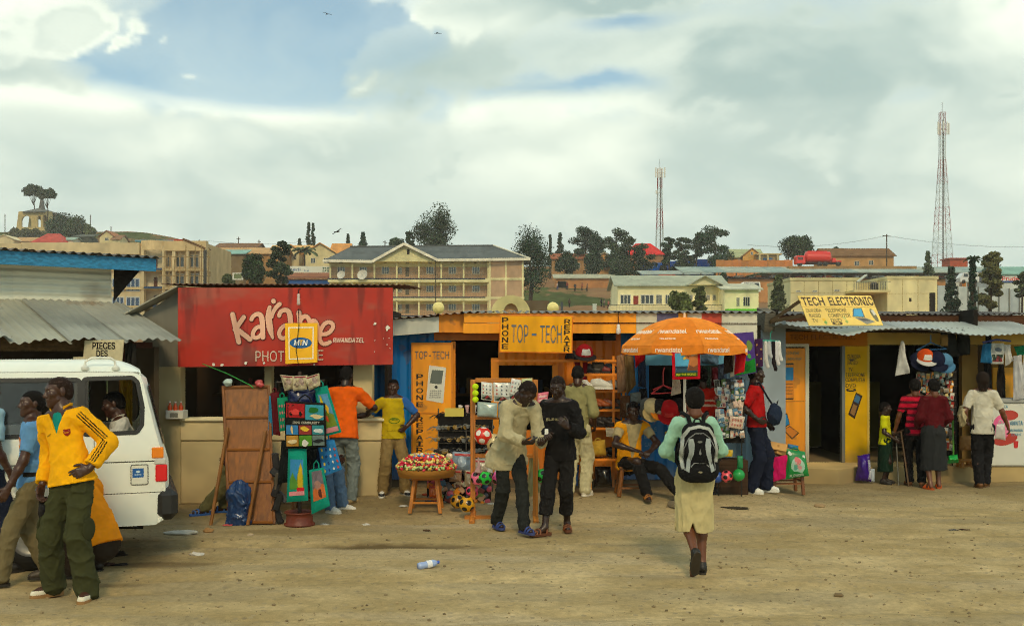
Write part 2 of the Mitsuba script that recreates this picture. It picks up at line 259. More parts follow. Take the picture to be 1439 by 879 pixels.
# ================================================================ shops along the yard
S_ = FPX
def pxframe(px, py, Y, ppm=None, x=(1, 0, 0), up=(0, 0, 1)):
    """drawing plane of a signboard, its units being photograph pixels at depth Y (y up from the given row)"""
    return frame(at(px, py, Y), x, up)@scl(Y/FPX, Y/FPX, 1)
def cwall(mb, x0, x1, z0, z1, Y, col=None, pitch=.26, d=.034, pat='metal', start=0):
    xs_, k = [], 0; x = x0; pts = []
    while x < x1-1e-6:
        for dx, yy in ((0, 0), (.09, 0), (.13, d), (.22, d)):
            if x+dx <= x1: pts.append((x+dx, Y+yy))
        x += pitch
    pts.append((x1, pts[-1][1])); v, f = [], []
    for (a, b), (c, e) in zip(pts[:-1], pts[1:]):
        n = len(v); v += [(a, b, z0), (c, e, z0), (c, e, z1), (a, b, z1)]; f.append((n, n+1, n+2, n+3))
        n = len(v); v += [(a, b+.003, z0), (a, b+.003, z1), (c, e+.003, z1), (c, e+.003, z0)]; f.append((n, n+1, n+2, n+3))
    return mb.add(v, f, col, pat, True)
def blobline(pts, w, n=6):
    """rounded brush stroke; w one width or one per point"""
    from scipy.interpolate import CubicSpline
    p = np.array(pts, float)
    if len(p) > 2:
        t = np.linspace(0, 1, len(p)); q = np.linspace(0, 1, n*len(p)); p2 = CubicSpline(t, p)(q); w2 = np.interp(q, t, np.broadcast_to(w, (len(p),)))
    else: p2, w2 = p, np.broadcast_to(w, (2,))
    return unary_union([Point(a).buffer(r, 6) for a, r in zip(p2, w2)]+[MultiHull(a, b, r, s) for a, b, r, s in zip(p2[:-1], p2[1:], w2[:-1], w2[1:])])
def MultiHull(a, b, r, s): return unary_union([Point(a).buffer(r, 6), Point(b).buffer(s, 6)]).convex_hull
CREAM, BEIGE, DARK = (196, 186, 150), (190, 172, 128), (46, 38, 30)
# ---------------- kiosk with the red sign
k = thing('photo_kiosk', 'low beige plastered kiosk with dark counter opening behind the bag stand', 'kiosk')
Y0 = 13.62
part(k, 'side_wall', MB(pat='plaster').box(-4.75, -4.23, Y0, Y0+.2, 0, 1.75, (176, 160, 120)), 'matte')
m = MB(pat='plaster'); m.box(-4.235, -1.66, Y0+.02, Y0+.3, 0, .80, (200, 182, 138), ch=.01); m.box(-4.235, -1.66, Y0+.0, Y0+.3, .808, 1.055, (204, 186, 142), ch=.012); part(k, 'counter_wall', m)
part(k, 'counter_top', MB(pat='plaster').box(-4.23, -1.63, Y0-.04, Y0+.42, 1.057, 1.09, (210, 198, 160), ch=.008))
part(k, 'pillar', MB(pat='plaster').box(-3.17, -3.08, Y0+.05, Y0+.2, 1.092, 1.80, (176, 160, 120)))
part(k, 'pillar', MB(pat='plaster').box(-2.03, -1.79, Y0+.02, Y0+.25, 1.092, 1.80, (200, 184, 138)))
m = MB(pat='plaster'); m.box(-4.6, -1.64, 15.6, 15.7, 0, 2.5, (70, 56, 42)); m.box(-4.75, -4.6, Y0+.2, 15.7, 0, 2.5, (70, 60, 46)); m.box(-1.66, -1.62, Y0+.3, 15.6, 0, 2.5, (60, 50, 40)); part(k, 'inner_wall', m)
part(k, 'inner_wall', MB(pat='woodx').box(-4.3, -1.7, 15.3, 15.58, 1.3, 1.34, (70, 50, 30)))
m = MB(); rr = random.Random(3)
for i in range(60):
    x = -4.2+i*.042; hgt = .08+.14*rr.random(); m.box(x, x+.033, 15.32, 15.4, 1.342, 1.342+hgt, [(90, 70, 40), (60, 60, 90), (110, 40, 30), (100, 95, 80)][i % 4])
part(k, 'shelf_stock', m, 'satin', kind='stuff')
m = MB(); m.corr((-4.4, Y0-.25, 2.79), (3.05, 0, -.01), (0, 2.6, .10), col=(96, 72, 58)); part(k, 'roof_sheet', m)
m = MB(pat='metal'); m.poly(Polygon([(200, 521), (252, 521), (252, 408), (205, 438), (200, 442)]), frame((0, Y0+.06, 0))@np.array([[Y0/FPX, 0, 0, -719.5*Y0/FPX], [0, -Y0/FPX, 0, EYE+HZ*Y0/FPX], [0, 0, 1, 0], [0, 0, 0, 1]]), .04, 0, (112, 108, 96)); part(k, 'gable_sheet', m, 'satin')
m = MB(pat='metal'); a, b = at(183, 441, Y0), at(256, 403, Y0-.1); m.bar(a, b, .30, .015, (150, 146, 132)); part(k, 'verge_sheet', m, 'satin')

sg = thing('shop_sign', 'long weathered red signboard with pale hand painted lettering over the kiosk', 'sign')
Ys = 13.36; m = MB(pat='metal'); x0, x1 = gx(250, Ys), gx(552, Ys)
m.grid(lambda u, v: (x0+(x1-x0)*u, Ys+.006*np.sin(u*23)*np.sin(v*3.1)+u*0, gz(515.5-3.5*u, Ys)+(gz(404, Ys)-gz(515.5-3.5*u, Ys))*v), 40, 6, (172, 40, 20), 'worn', .02); part(sg, 'board', m, 'satin')
m = MB(pat='woodx'); m.bar((x0, Ys+.06, gz(404, Ys)-.02), (x1, Ys+.06, gz(404, Ys)-.02), .05, .05, (90, 60, 40)); m.bar((x0, Ys+.06, gz(512, Ys)+.02), (x1, Ys+.06, gz(511, Ys)+.02), .05, .05, (90, 60, 40)); part(sg, 'batten', m)
def zpx(zx, zy): return (310+zx/5.756, -(400+zy/5.756))
F0 = frame((0, Ys-.012, 0))@np.array([[Ys/FPX, 0, 0, -719.5*Ys/FPX], [0, Ys/FPX, 0, EYE+HZ*Ys/FPX], [0, 0, 1, 0], [0, 0, 0, 1]])
def strokes(L): return unary_union([blobline([zpx(*p) for p in pts], np.array(w)*1.16/5.756) for pts, w in L])
LET = dict(k=[(((100, 240), (150, 462)), 17), (((190, 262), (120, 362)), 16), (((125, 350), (240, 440)), 17)],
    a=[(((252, 280), (282, 243), (322, 243), (340, 300), (345, 425)), (14, 14, 17, 18, 16)), (((335, 345), (285, 355), (263, 405), (290, 428), (340, 390)), 14)],
    r=[(((400, 180), (392, 260), (402, 350), (425, 430)), (12, 22, 22, 8)), (((418, 262), (440, 200), (480, 157)), (10, 14, 15)), (((430, 131), (431, 135)), 16)],
    a2=[(((477, 250), (505, 207), (548, 213), (566, 270), (575, 400)), (14, 15, 17, 18, 16)), (((560, 330), (500, 345), (476, 400), (505, 432), (560, 390)), 14)],
    m=[(((636, 225), (655, 420)), 17), (((645, 290), (690, 255), (722, 300), (725, 420)), 15), (((725, 310), (765, 295), (790, 350), (800, 430)), 15)],
    e=[(((815, 395), (880, 385), (912, 335), (885, 303), (835, 325), (805, 400), (812, 460), (845, 478), (885, 462)), 14)])
m = MB(col=(222, 168, 142), pat='metal'); mo = MB(col=(92, 26, 18), pat='metal')
for L in LET.values(): P = strokes(L); m.poly(P, F0, .004, .004); mo.poly(P.buffer(.85), F0, .002, .001)
part(sg, 'lettering_outline', mo, 'satin'); m.text('PHOT', F0, 359.5, -507.5, 14.5, (206, 180, 160), w=40, off=.002); m.text('E', F0, 446, -505.8, 14.5, (206, 180, 160), w=8.5, off=.002)
m.text('RWANDATEL', F0, 468, -481, 6.4, (225, 200, 180), w=44, off=.002, slant=.15, bold=True); part(sg, 'lettering', m, 'satin')
rr = random.Random(5)
for px, py, s in ((527, 455, 3), (545.5, 460, 4.4), (544, 463, 2.5), (527, 478, 1.2), (544, 484, 1.3), (547, 475, 1.2), (526.5, 494, 1.2), (539, 475.5, .9), (300, 512, 3), (312, 512.5, 3.2), (346, 510, 3.2), (371, 509.5, 2.4), (442, 512, 1.8), (548, 489, 1.1)):
    m = MB(col=(225, 215, 200)).poly(Polygon([(px+s*(.4+.6*rr.random())*math.cos(a), -py+s*(.4+.6*rr.random())*math.sin(a)*.9) for a in np.arange(7)*.9]), F0, .0015, .001); part(sg, 'bare_patch', m, 'satin')
# network sign hung in front
t = thing('network_sign', 'square yellow network sign with white border and blue oval hung on red board', 'sign')
Ym = 13.24; F1 = frame((0, Ym, 0))@np.array([[Ym/FPX, 0, 0, -719.5*Ym/FPX], [0, Ym/FPX, 0, EYE+HZ*Ym/FPX], [0, 0, 1, 0], [0, 0, 0, 1]])
part(t, 'panel', MB(pat='clean').poly(Polygon([(400.5, -454), (446, -453.5), (445.5, -509), (401, -511)]), F1, .03, -.03, (248, 182, 12)), 'satin')
ring = Polygon([(405, -459.5), (441, -459), (440.5, -504), (406, -505)]); m = MB().poly(ring.difference(ring.buffer(-1.5)), F1, .003, 0, (240, 236, 215))
m.poly(affinity.scale(Point(422.6, -481.5).buffer(1, 24), 15.5, 7.6), F1, .003, 0, (28, 92, 150)); part(t, 'border', m, 'satin')
m = MB(); m.text('M', F1, 413, -485, 7.4, (245, 245, 240), w=7, off=.003, bold=True, slant=.15); m.text('T', F1, 419.6, -485, 7.4, (250, 190, 20), w=6, off=.003, bold=True, slant=.15); m.text('N', F1, 425, -485, 7.4, (245, 245, 240), w=6.5, off=.003, bold=True, slant=.15); part(t, 'lettering', m, 'satin')
t = thing('bulb_lamp', 'white bulb in a holder dangling on dark cable above the yellow sign', 'lamp')
c = at(419.5, 412, 13.2); m = MB(); m.lathe([(0, .0), (.018, -.01), (.016, -.06), (.022, -.07), (.02, -.09), (.022, -.13), (.015, -.145), (0, -.145)], (196, 176, 166), M=mtr(*c)); part(t, 'bulb', m, 'gloss')
m = MB(col=(30, 26, 24)); m.tube([c+(0, .12, .06), c+(0, .02, .05), c], .006); m.tube([c+(0, 0, -.19), c+(.005, .0, -.4), c+(-.03, .0, -.7), c+(.01, .0, -.95), c+(.03, .1, -1.15)], .005, n=5); part(t, 'cable', m)
t = thing('bottle_crate', 'white carton of orange drink bottles on the kiosk counter end', 'crate'); c = at(247, 591, 13.55)
m = MB(pat='clean'); m.box(c[0]-.11, c[0]+.11, 13.48, 13.7, 1.092, 1.2, (215, 212, 200), ch=.006); m.box(c[0]-.05, c[0]+.05, 13.474, 13.48, 1.115, 1.17, (120, 118, 110)); part(t, 'carton', m)
for i in range(3):
    m = MB(); q = (c[0]-.075+.07*i, 13.55, 1.2); m.lathe([(.0, -.05), (.028, -.05), (.028, .045), (.012, .075), (.012, .1), (0, .1)], (214, 78, 30), n=10, M=mtr(*q)); m.lathe([(.0145, .095), (.0145, .112), (0, .112)], (230, 225, 215), n=10, M=mtr(*q)); part(t, 'bottle', m, 'gloss')

# ---------------- shed on the left
e_, s_ = np.array([-.781, -.625, 0]), np.array([.625, -.781, 0]); P0 = np.array([-3.9, 12.6, 2.08]); Q0 = np.array([-5.18, 14.2, 2.59])
k = thing('parts_shed', 'tin shed with sagging grey awning and blue fascia behind the van', 'shed'); rr = random.Random(9)
for i in range(5):
    o = P0+e_*(.62*i); m = MB(); dz = .012*(i % 2); col = [(142, 142, 132), (134, 136, 128), (146, 146, 132), (138, 138, 128), (132, 132, 122)][i]
    sg_ = (lambda a, b, i=i: (-.05*(1-b)*np.sin(np.pi*np.clip(a*1.0+.3*i, 0, 9))**2 if i in (1, 2) else -.012*(1-b)*np.sin(a*9+i)))
    m.corr(o+np.array([0, 0, dz]), e_*.64, (Q0-P0)*(1.0 if i else 1.0), pitch=.105, amp=.014, col=col, nv=10, sag=sg_); part(k, 'awning_sheet', m, 'satin')
Wb = lambda t, d, z: (Q0[0]+e_[0]*t+s_[0]*d, Q0[1]+e_[1]*t+s_[1]*d, z)
m = MB(); o = np.array(Wb(.14, -.02, 2.50))
for i in range(3): m = MB(); m.corr(np.array(Wb(.14+1.2*i, -.02-.003*(i % 2), 2.5)), (0, 0, .60), e_*1.21, pitch=.085, amp=.011, col=[(208, 206, 188), (200, 200, 184), (206, 202, 182)][i]); part(k, 'wall_sheet', m, 'satin')
m = MB(pat='woodx'); m.bar(np.array(Wb(-.32, .34, 3.085)), np.array(Wb(3.6, .34, 3.085)), .03, .165, (44, 122, 168)); part(k, 'fascia', m, 'satin')
for i in range(5): m = MB(); m.corr(np.array(Wb(-.38+.8*i, .42, 3.185-.003*(i % 2))), e_*.82, -s_*2.4+np.array([0, 0, .10]), pitch=.12, amp=.018, col=(58, 52, 50)); part(k, 'roof_sheet', m, 'satin')
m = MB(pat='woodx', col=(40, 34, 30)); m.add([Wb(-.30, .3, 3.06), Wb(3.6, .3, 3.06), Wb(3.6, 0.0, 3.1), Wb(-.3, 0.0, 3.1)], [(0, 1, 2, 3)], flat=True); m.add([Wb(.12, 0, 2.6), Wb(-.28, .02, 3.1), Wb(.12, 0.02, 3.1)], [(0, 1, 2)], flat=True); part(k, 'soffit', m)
Vb = lambda t, d, z: P0+e_*t+s_*d+np.array([0, 0, z-P0[2]])
m = MB(pat='woodx'); m.bar(Vb(.45, -.35, 2.03), Vb(3.1, -.35, 2.03), .06, .16, (96, 74, 46)); part(k, 'beam', m)
m = MB(pat='woodz'); m.bar(Vb(.55, -.36, 0), Vb(.55, -.36, 1.96), .09, .09, (84, 36, 28)); part(k, 'post', m)
m = MB(pat='woodx'); m.bar(Vb(.25, -.3, 2.02), Vb(.6, -.3, 2.02), .07, .07, (70, 44, 34)); part(k, 'bracket', m)
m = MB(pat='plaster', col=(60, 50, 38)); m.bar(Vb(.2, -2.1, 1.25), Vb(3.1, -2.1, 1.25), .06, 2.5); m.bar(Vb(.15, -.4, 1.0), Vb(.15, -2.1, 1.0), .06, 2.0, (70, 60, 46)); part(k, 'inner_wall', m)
t = thing('hanging_sign', 'cream cloth sign with black capitals hanging under the shed awning', 'sign'); Yp = 12.0
Fp = frame((0, Yp, 0))@np.array([[Yp/FPX, 0, 0, -719.5*Yp/FPX], [0, Yp/FPX, 0, EYE+HZ*Yp/FPX], [0, 0, 1, 0], [0, 0, 0, 1]])
part(t, 'panel', MB(pat='cloth').poly(Polygon([(119, -478), (174, -477), (170, -520), (103, -520), (103, -501), (117, -501)]), Fp, .02, -.02, (212, 198, 160)))
m = MB(); m.text('PIECES', Fp, 130, -490, 9.2, (24, 20, 18), w=32, bold=True, off=.001); m.text('DES', Fp, 135.5, -500.5, 8.6, (24, 20, 18), w=16, bold=True, off=.001); part(t, 'lettering', m)
m = MB(pat='cloth'); m.grid(lambda u, v: (gx(176+15*u-1*v, 12.4)+0*v, 12.4+.04*np.sin(u*14)*v, gz(482+29*v+2*np.sin(u*9), 12.4)), 24, 12, (46, 44, 40), thick=.004); solo('hanging_cloth', 'dark rag hanging from the shed bracket beside the cream cloth sign', 'cloth', m)

# ---------------- long container shop, blue and orange
k = thing('container_shop', 'steel container shop painted blue and orange with open hatches', 'container'); Yc = 14.4; BLUE, ORA = (14, 112, 186), (226, 138, 12)
X = lambda px: gx(px, Yc)
def wallpart(px0, px1, z0, z1, col, name='wall_panel', pitch=.26): m = MB(); cwall(m, X(px0), X(px1), z0, z1, Yc, col, pitch); return part(k, name, m, 'satin')
wallpart(521, 634, .22, 2.2, BLUE); m = MB(pat='metal'); m.box(X(634), X(640), Yc-.03, Yc+.08, .22, 2.08, ORA); m.box(X(690), X(701), Yc-.03, Yc+.08, .22, 1.86, ORA); m.box(X(610), X(790), Yc-.02, Yc+.08, 1.87 if 0 else gz(478, Yc), gz(462, Yc), (196, 112, 14)); part(k, 'door_frame', m, 'satin')
wallpart(700, 785, gz(513, Yc), gz(478, Yc)-.003, ORA); wallpart(783, 868, .22, gz(478, Yc)-.003, (206, 118, 14)); wallpart(700, 784, .22, gz(604, Yc), (196, 110, 14))
m = MB(pat='metal'); m.box(X(866), X(872), Yc-.04, Yc+.08, .22, 2.2, (200, 112, 14)); m.box(X(776), X(784), Yc-.045, Yc, gz(604, Yc), gz(513, Yc), ORA); part(k, 'corner_post', m, 'satin')
wallpart(872, 912, .22, 2.2, BLUE); wallpart(910, 985, .22, gz(578, Yc), (10, 104, 170)); wallpart(985, 1072, .22, 2.1, (120, 150, 170)); wallpart(911, 986, gz(512, Yc), 2.2, (60, 120, 160))
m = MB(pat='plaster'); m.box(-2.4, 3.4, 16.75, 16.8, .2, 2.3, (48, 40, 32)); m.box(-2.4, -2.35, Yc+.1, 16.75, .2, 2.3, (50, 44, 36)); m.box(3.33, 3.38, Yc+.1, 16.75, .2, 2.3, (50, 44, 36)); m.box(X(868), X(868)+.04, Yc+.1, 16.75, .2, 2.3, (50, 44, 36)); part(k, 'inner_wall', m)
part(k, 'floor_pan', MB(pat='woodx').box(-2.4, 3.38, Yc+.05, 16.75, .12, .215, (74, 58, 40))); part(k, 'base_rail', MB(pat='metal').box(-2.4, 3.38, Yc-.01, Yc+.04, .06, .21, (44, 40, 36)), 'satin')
m = MB()
for i in range(18): xx = -1.0+.1*i; m.box(xx, xx+.07, 16.4, 16.6, 1.3, 1.36+.2*rr.random(), [(120, 90, 50), (90, 40, 30), (60, 70, 90)][i % 3])
m.box(-1.1, .9, 16.35, 16.7, 1.26, 1.3, (90, 66, 40)); part(k, 'shelf_stock', m, kind='stuff')
Yf = 14.1
m = MB(pat='metal'); m.poly(Polygon([(X(552)/1, gz(472, Yf)), (gx(617, Yf), gz(466.5, Yf)), (gx(617, Yf), gz(445, Yf)), (X(552), gz(449, Yf))]), frame((0, Yf, 0)), .03, 0, (196, 200, 192)); part(k, 'fascia', m, 'satin', 'grey white fascia board')
m = MB(pat='metal'); m.box(gx(617, Yf), gx(655, Yf), Yf-.012, Yf+.02, gz(467, Yf), gz(441, Yf), ORA); part(k, 'fascia', m, 'satin')
Yg_ = 13.92; m = MB(pat='metal'); m.box(gx(651, Yg_), gx(868, Yg_), Yg_, Yg_+.03, gz(468, Yg_), gz(453.5, Yg_), (238, 154, 14)); m.box(gx(652, Yg_), gx(868, Yg_), Yg_-.015, Yg_+.02, gz(453, Yg_), gz(440, Yg_), (236, 150, 14)); m.box(gx(651, Yg_), gx(868, Yg_), Yg_+.03, Yc, gz(466, Yc), gz(466, Yc)+.015, (150, 86, 14)); part(k, 'fascia', m, 'satin', 'orange fascia of two boards')
for px0, px1, py1, col in ((868, 894, 468, (238, 150, 14)), (894, 923, 480, (196, 190, 166)), (923, 953, 478, (88, 84, 116)), (953, 966, 478, (238, 160, 20)), (966, 986, 478, (216, 206, 180)), (986, 1014, 482, (196, 70, 44)), (1014, 1064, 484, (206, 204, 186))):
    part(k, 'fascia', MB(pat='metal').box(gx(px0, Yg_)+.002, gx(px1, Yg_), Yg_, Yg_+.03, gz(py1, Yg_), gz(440, Yg_), col), 'satin')
for i in range(6):
    x0 = gx(646, 13.85)+.68*i; m = MB(); m.corr((x0, 13.84+.02*(i % 2), gz(438.5, 13.85)), (.70, 0, 0), (0, 2.9, .12), pitch=.105, amp=.014, col=(92, 88, 84)); part(k, 'roof_sheet', m, 'satin')
for i in range(2):
    x0 = gx(548, 13.95)+.5*i; m = MB(); m.corr((x0, 14.0-.04*i, gz(447-4.5*i, 13.95)), (.56, 0, .04), (0, 2.9, .08), pitch=.105, amp=.012, col=(132, 108, 92)); part(k, 'roof_sheet', m, 'satin')
m = MB(col=(60, 22, 16)); m.tube([at(797, 453.5, 13.9), at(860, 453.5, 13.9), at(1064, 454.5, 13.9)], .006, n=5); part(k, 'cable', m)
m = MB(pat='metal'); m.box(gx(905, 13.95), gx(1020, 13.95), 13.93, 14.4, gz(503, 13.95), gz(500, 13.95), (92, 150, 178)); m.box(gx(905, 13.95), gx(1020, 13.95), 13.91, 13.94, gz(513, 13.95), gz(487, 13.95), (84, 148, 180)); part(k, 'hatch_flap', m, 'satin')
# yellow door leaf folded back on the blue wall
Yd = 14.28; X2 = lambda px: gx(px, Yd); m = MB(pat='metal'); m.box(X2(578), X2(636), Yd, Yd+.03, .25, gz(481, Yd), (234, 150, 14)); part(k, 'door', m, 'satin', 'yellow door leaf with phone advert'); d_ = k+'__door'
m = MB(pat='metal', col=(206, 124, 14))
for a in ((578, 580.5, 482, 690), (634, 636.5, 482, 690)): m.box(X2(a[0]), X2(a[1]), Yd-.012, Yd, .25, gz(481, Yd))
m.box(X2(580.5), X2(634), Yd-.012, Yd, gz(483.5, Yd), gz(481, Yd)); m.box(X2(580.5), X2(634), Yd-.008, Yd, gz(581, Yd), gz(579, Yd)); part(d_, 'frame', m, 'satin')
def pf(Y): return frame((0, Y, 0))@np.array([[Y/FPX, 0, 0, -719.5*Y/FPX], [0, Y/FPX, 0, EYE+HZ*Y/FPX], [0, 0, 1, 0], [0, 0, 0, 1]])
Fd = pf(Yd-.002); m = MB(); m.text('TOP-TECH', Fd, 583, -504, 10.5, (86, 82, 100), w=48)
for txt, y0, dy in (('PHONE', 532, 9.8), ('REPAIR', 592, 8.6)):
    for i, ch in enumerate(txt): m.text(ch, Fd, 585, -(y0+dy*i), 6.6, (32, 20, 12), w=9.5, bold=True)
part(d_, 'lettering', m, 'satin')
m = MB(); q = Polygon([(604, -514), (626, -517), (622, -565), (600, -561)]); m.poly(q.buffer(1), Fd, .004, 0, (216, 214, 200)); m.poly(affinity.scale(affinity.translate(q, .6, 10), .74, .40), Fd, .003, .004, (96, 104, 98)); m.poly(Point(613, -543.5).buffer(2.2), Fd, .003, .004, (40, 40, 40))
for r_ in range(4):
    for c_ in range(6): m.poly(sbox(603.5+2.7*c_+.3*(3-r_), -550-3*r_, 605.6+2.7*c_+.3*(3-r_), -548-3*r_), Fd, .002, .004, (150, 150, 142))
part(d_, 'advert', m, 'satin')
t = thing('repair_sign', 'yellow sign with grey-blue lettering hung on the orange fascia', 'sign'); Ft = frame(at(702.5, 494, 13.72), (1, 0, -.012), (0, -.16, 1))@scl(13.72/FPX, 13.72/FPX, 1)
m = MB(pat='metal'); m.poly(sbox(0, 0, 101, 51.5), Ft, .02, -.02, (244, 170, 14)); part(t, 'panel', m, 'satin'); m = MB(pat='metal'); m.poly(sbox(-.8, -.8, 101.8, 52.3).difference(sbox(.6, .6, 100.4, 51)), Ft, .024, -.022, (222, 120, 30)); part(t, 'edge', m, 'satin')
m = MB()
for i, ch in enumerate('PHONE'): m.text(ch, Ft, 2.5, 41.5-9.3*i, 7, (58, 44, 30), w=9, bold=True, off=.001)
for i, ch in enumerate('REPAIR'): m.text(ch, Ft, 89.5, 41-7.9*i, 6.3, (58, 44, 30), w=8.5, bold=True, off=.001)
m.text('TOP', Ft, 16, 13.5, 25, (106, 108, 116), w=23.5, off=.001); m.text('TECH', Ft, 56, 13.5, 24.5, (106, 108, 116), w=30.5, off=.001); m.poly(sbox(44.5, 23.5, 51, 26.5), Ft, .004, .001, (90, 110, 140)); part(t, 'lettering', m, 'satin')
for px, nm in ((869, 'white bulb on a cable at the seam of orange and white fascia'),):
    t = thing('bulb_lamp', nm, 'lamp'); c = at(px, 455, 13.86); m = MB(); m.lathe([(0, 0), (.022, -.01), (.022, -.05), (.03, -.07), (.03, -.12), (0, -.14)], (225, 220, 210), n=10, M=mtr(*c)); part(t, 'bulb', m, 'gloss'); part(t, 'cable', MB().tube([c+(0, 0, .15), c], .005, (30, 26, 24), n=5))
# ---------------- electronics shop and its neighbour on the right
k = thing('electronics_shop', 'yellow painted shop front with dark doorways under a tin awning', 'shop'); Yw = 16.6; X = lambda px: gx(px, Yw); z0 = .22; zt = 2.25
YEL = (226, 160, 16); PALE = (196, 164, 84)
part(k, 'corner_post', MB(pat='plaster').box(X(1066)-.02, X(1096), Yw-.35, Yw+.1, 0, zt+.2, (150, 164, 176)), 'matte')
m = MB(pat='plaster'); m.box(X(1096), X(1219), Yw, Yw+.12, gz(486, Yw), zt, (186, 112, 14)); m.text('TECH ELECTRONIC', pf(Yw-.002), 1110, -477, 7, (112, 66, 14), w=92); part(k, 'lintel', m)
m = MB(pat='metal'); m.box(X(1099), X(1131), Yw-.02, Yw+.02, z0, gz(489, Yw), (232, 146, 10)); part(k, 'door', m, 'satin', 'orange door leaf painted with gadgets'); d2 = k+'__door'
m = MB(pat='metal', col=(206, 200, 176)); m.box(X(1096), X(1099), Yw-.04, Yw+.05, z0, gz(483, Yw)); m.box(X(1131), X(1136), Yw-.04, Yw+.05, z0, gz(483, Yw)); m.box(X(1099), X(1131), Yw-.035, Yw+.05, gz(487, Yw), gz(483, Yw)); part(k, 'door_frame', m, 'satin')
F2 = pf(Yw-.022); m = MB(); BK, SC = (50, 30, 16), (30, 130, 190)
m.poly(Polygon([(1099.5, -510), (1115, -510), (1115, -561), (1099.5, -561)]), F2, .003, 0, BK); m.poly(sbox(1101, -559, 1115.5, -512), F2, .004, .001, (214, 130, 20)); m.poly(sbox(1102, -534, 1114.5, -516), F2, .003, .006, SC)
for i in range(4): m.poly(sbox(1102.5, -540-4.5*i, 1114, -538.6-4.5*i), F2, .002, .006, (150, 90, 20))
m.poly(Polygon([(1092+4, -585), (1106, -580), (1110, -596), (1100, -602)]), F2, .003, 0, BK); m.poly(Polygon([(1097.5, -586), (1105.5, -581.8), (1109, -595), (1100.5, -600)]), F2, .003, .004, SC); m.poly(Polygon([(1100, -603), (1110, -598), (1123, -608), (1113, -617)]), F2, .003, 0, BK); m.poly(Polygon([(1101.5, -603), (1110, -599.2), (1121, -607.5), (1113, -615)]), F2, .003, .004, (204, 120, 24))
m.text('TELEPHONE', F2, 1101, -498, 4, (120, 130, 110), w=22); m.text('COMPUTER', F2, 1101, -506, 4, (120, 130, 110), w=25); m.poly(sbox(1099.5, -564, 1130.5, -562.6), F2, .006, 0, (190, 120, 20)); part(d2, 'painting', m, 'satin')
m = MB(pat='plaster'); m.box(X(1186), X(1219), Yw, Yw+.12, z0, gz(486, Yw)-.003, (214, 168, 20)); part(k, 'pier', m)
m = MB(pat='metal'); m.box(X(1182), X(1186.5), Yw-.04, Yw+.06, z0, gz(486, Yw)-.003, (108, 112, 108)); part(k, 'door_jamb', m, 'satin')
F3 = pf(Yw-.002); m = MB()
for i, (txt, w_) in enumerate((('DUKORA', 18), ('RADIO', 14), ('TV', 6), ('TELEPHONE', 27), ('COMPUTER', 27), ('DVD', 14))): m.text(txt, F3, 1191-(2.5 if i > 2 else 0)+(1 if i == 2 else 0), -(503, 512, 521.5, 529, 536, 544)[i], 5.2, (62, 40, 16), w=w_)
m.poly(affinity.scale(Point(1196, -547.5).buffer(1), 7, 2.4).difference(affinity.scale(Point(1196, -547).buffer(1), 4, 1.2)), F3, .003, 0, (40, 24, 14)); m.poly(Polygon([(1190, -504), (1204, -504), (1197, -507.5)]), F3, .003, 0, (60, 40, 16))
m.poly(Polygon([(1203, -551), (1212, -556), (1201, -588), (1192, -582)]), F3, .004, 0, BK); m.poly(Polygon([(1203, -554), (1209, -557.5), (1206, -567), (1199.5, -563)]), F3, .003, .005, (60, 110, 150)); m.poly(Polygon([(1199, -567), (1204.5, -570), (1200, -584), (1194.5, -580)]), F3, .003, .005, (150, 110, 60)); part(k, 'painting', m, 'satin')
m = MB(pat='plaster'); m.box(X(1219), X(1500), Yw, Yw+.12, gz(484, Yw), zt, PALE); m.box(X(1219), X(1222), Yw, Yw+.12, z0, gz(484, Yw)-.003, (204, 178, 96)); m.box(X(1352), X(1374), Yw, Yw+.12, z0, gz(484, Yw)-.003, (140, 112, 62)); m.box(X(1374), X(1386), Yw+.03, Yw+.15, z0, gz(484, Yw)-.003, (70, 56, 40)); m.box(X(1386), X(1500), Yw, Yw+.12, z0, gz(484, Yw)-.003, (150, 110, 44)); part(k, 'front_wall', m)
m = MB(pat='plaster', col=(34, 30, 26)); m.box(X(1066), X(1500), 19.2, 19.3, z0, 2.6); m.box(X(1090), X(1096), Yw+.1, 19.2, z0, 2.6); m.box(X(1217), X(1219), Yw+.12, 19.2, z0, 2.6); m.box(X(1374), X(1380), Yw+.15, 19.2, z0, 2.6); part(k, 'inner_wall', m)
m = MB(pat='plaster'); m.box(4.15, 6.55, 19.0, 19.15, .25, 1.4, (90, 84, 40)); part(k, 'inner_counter', m)
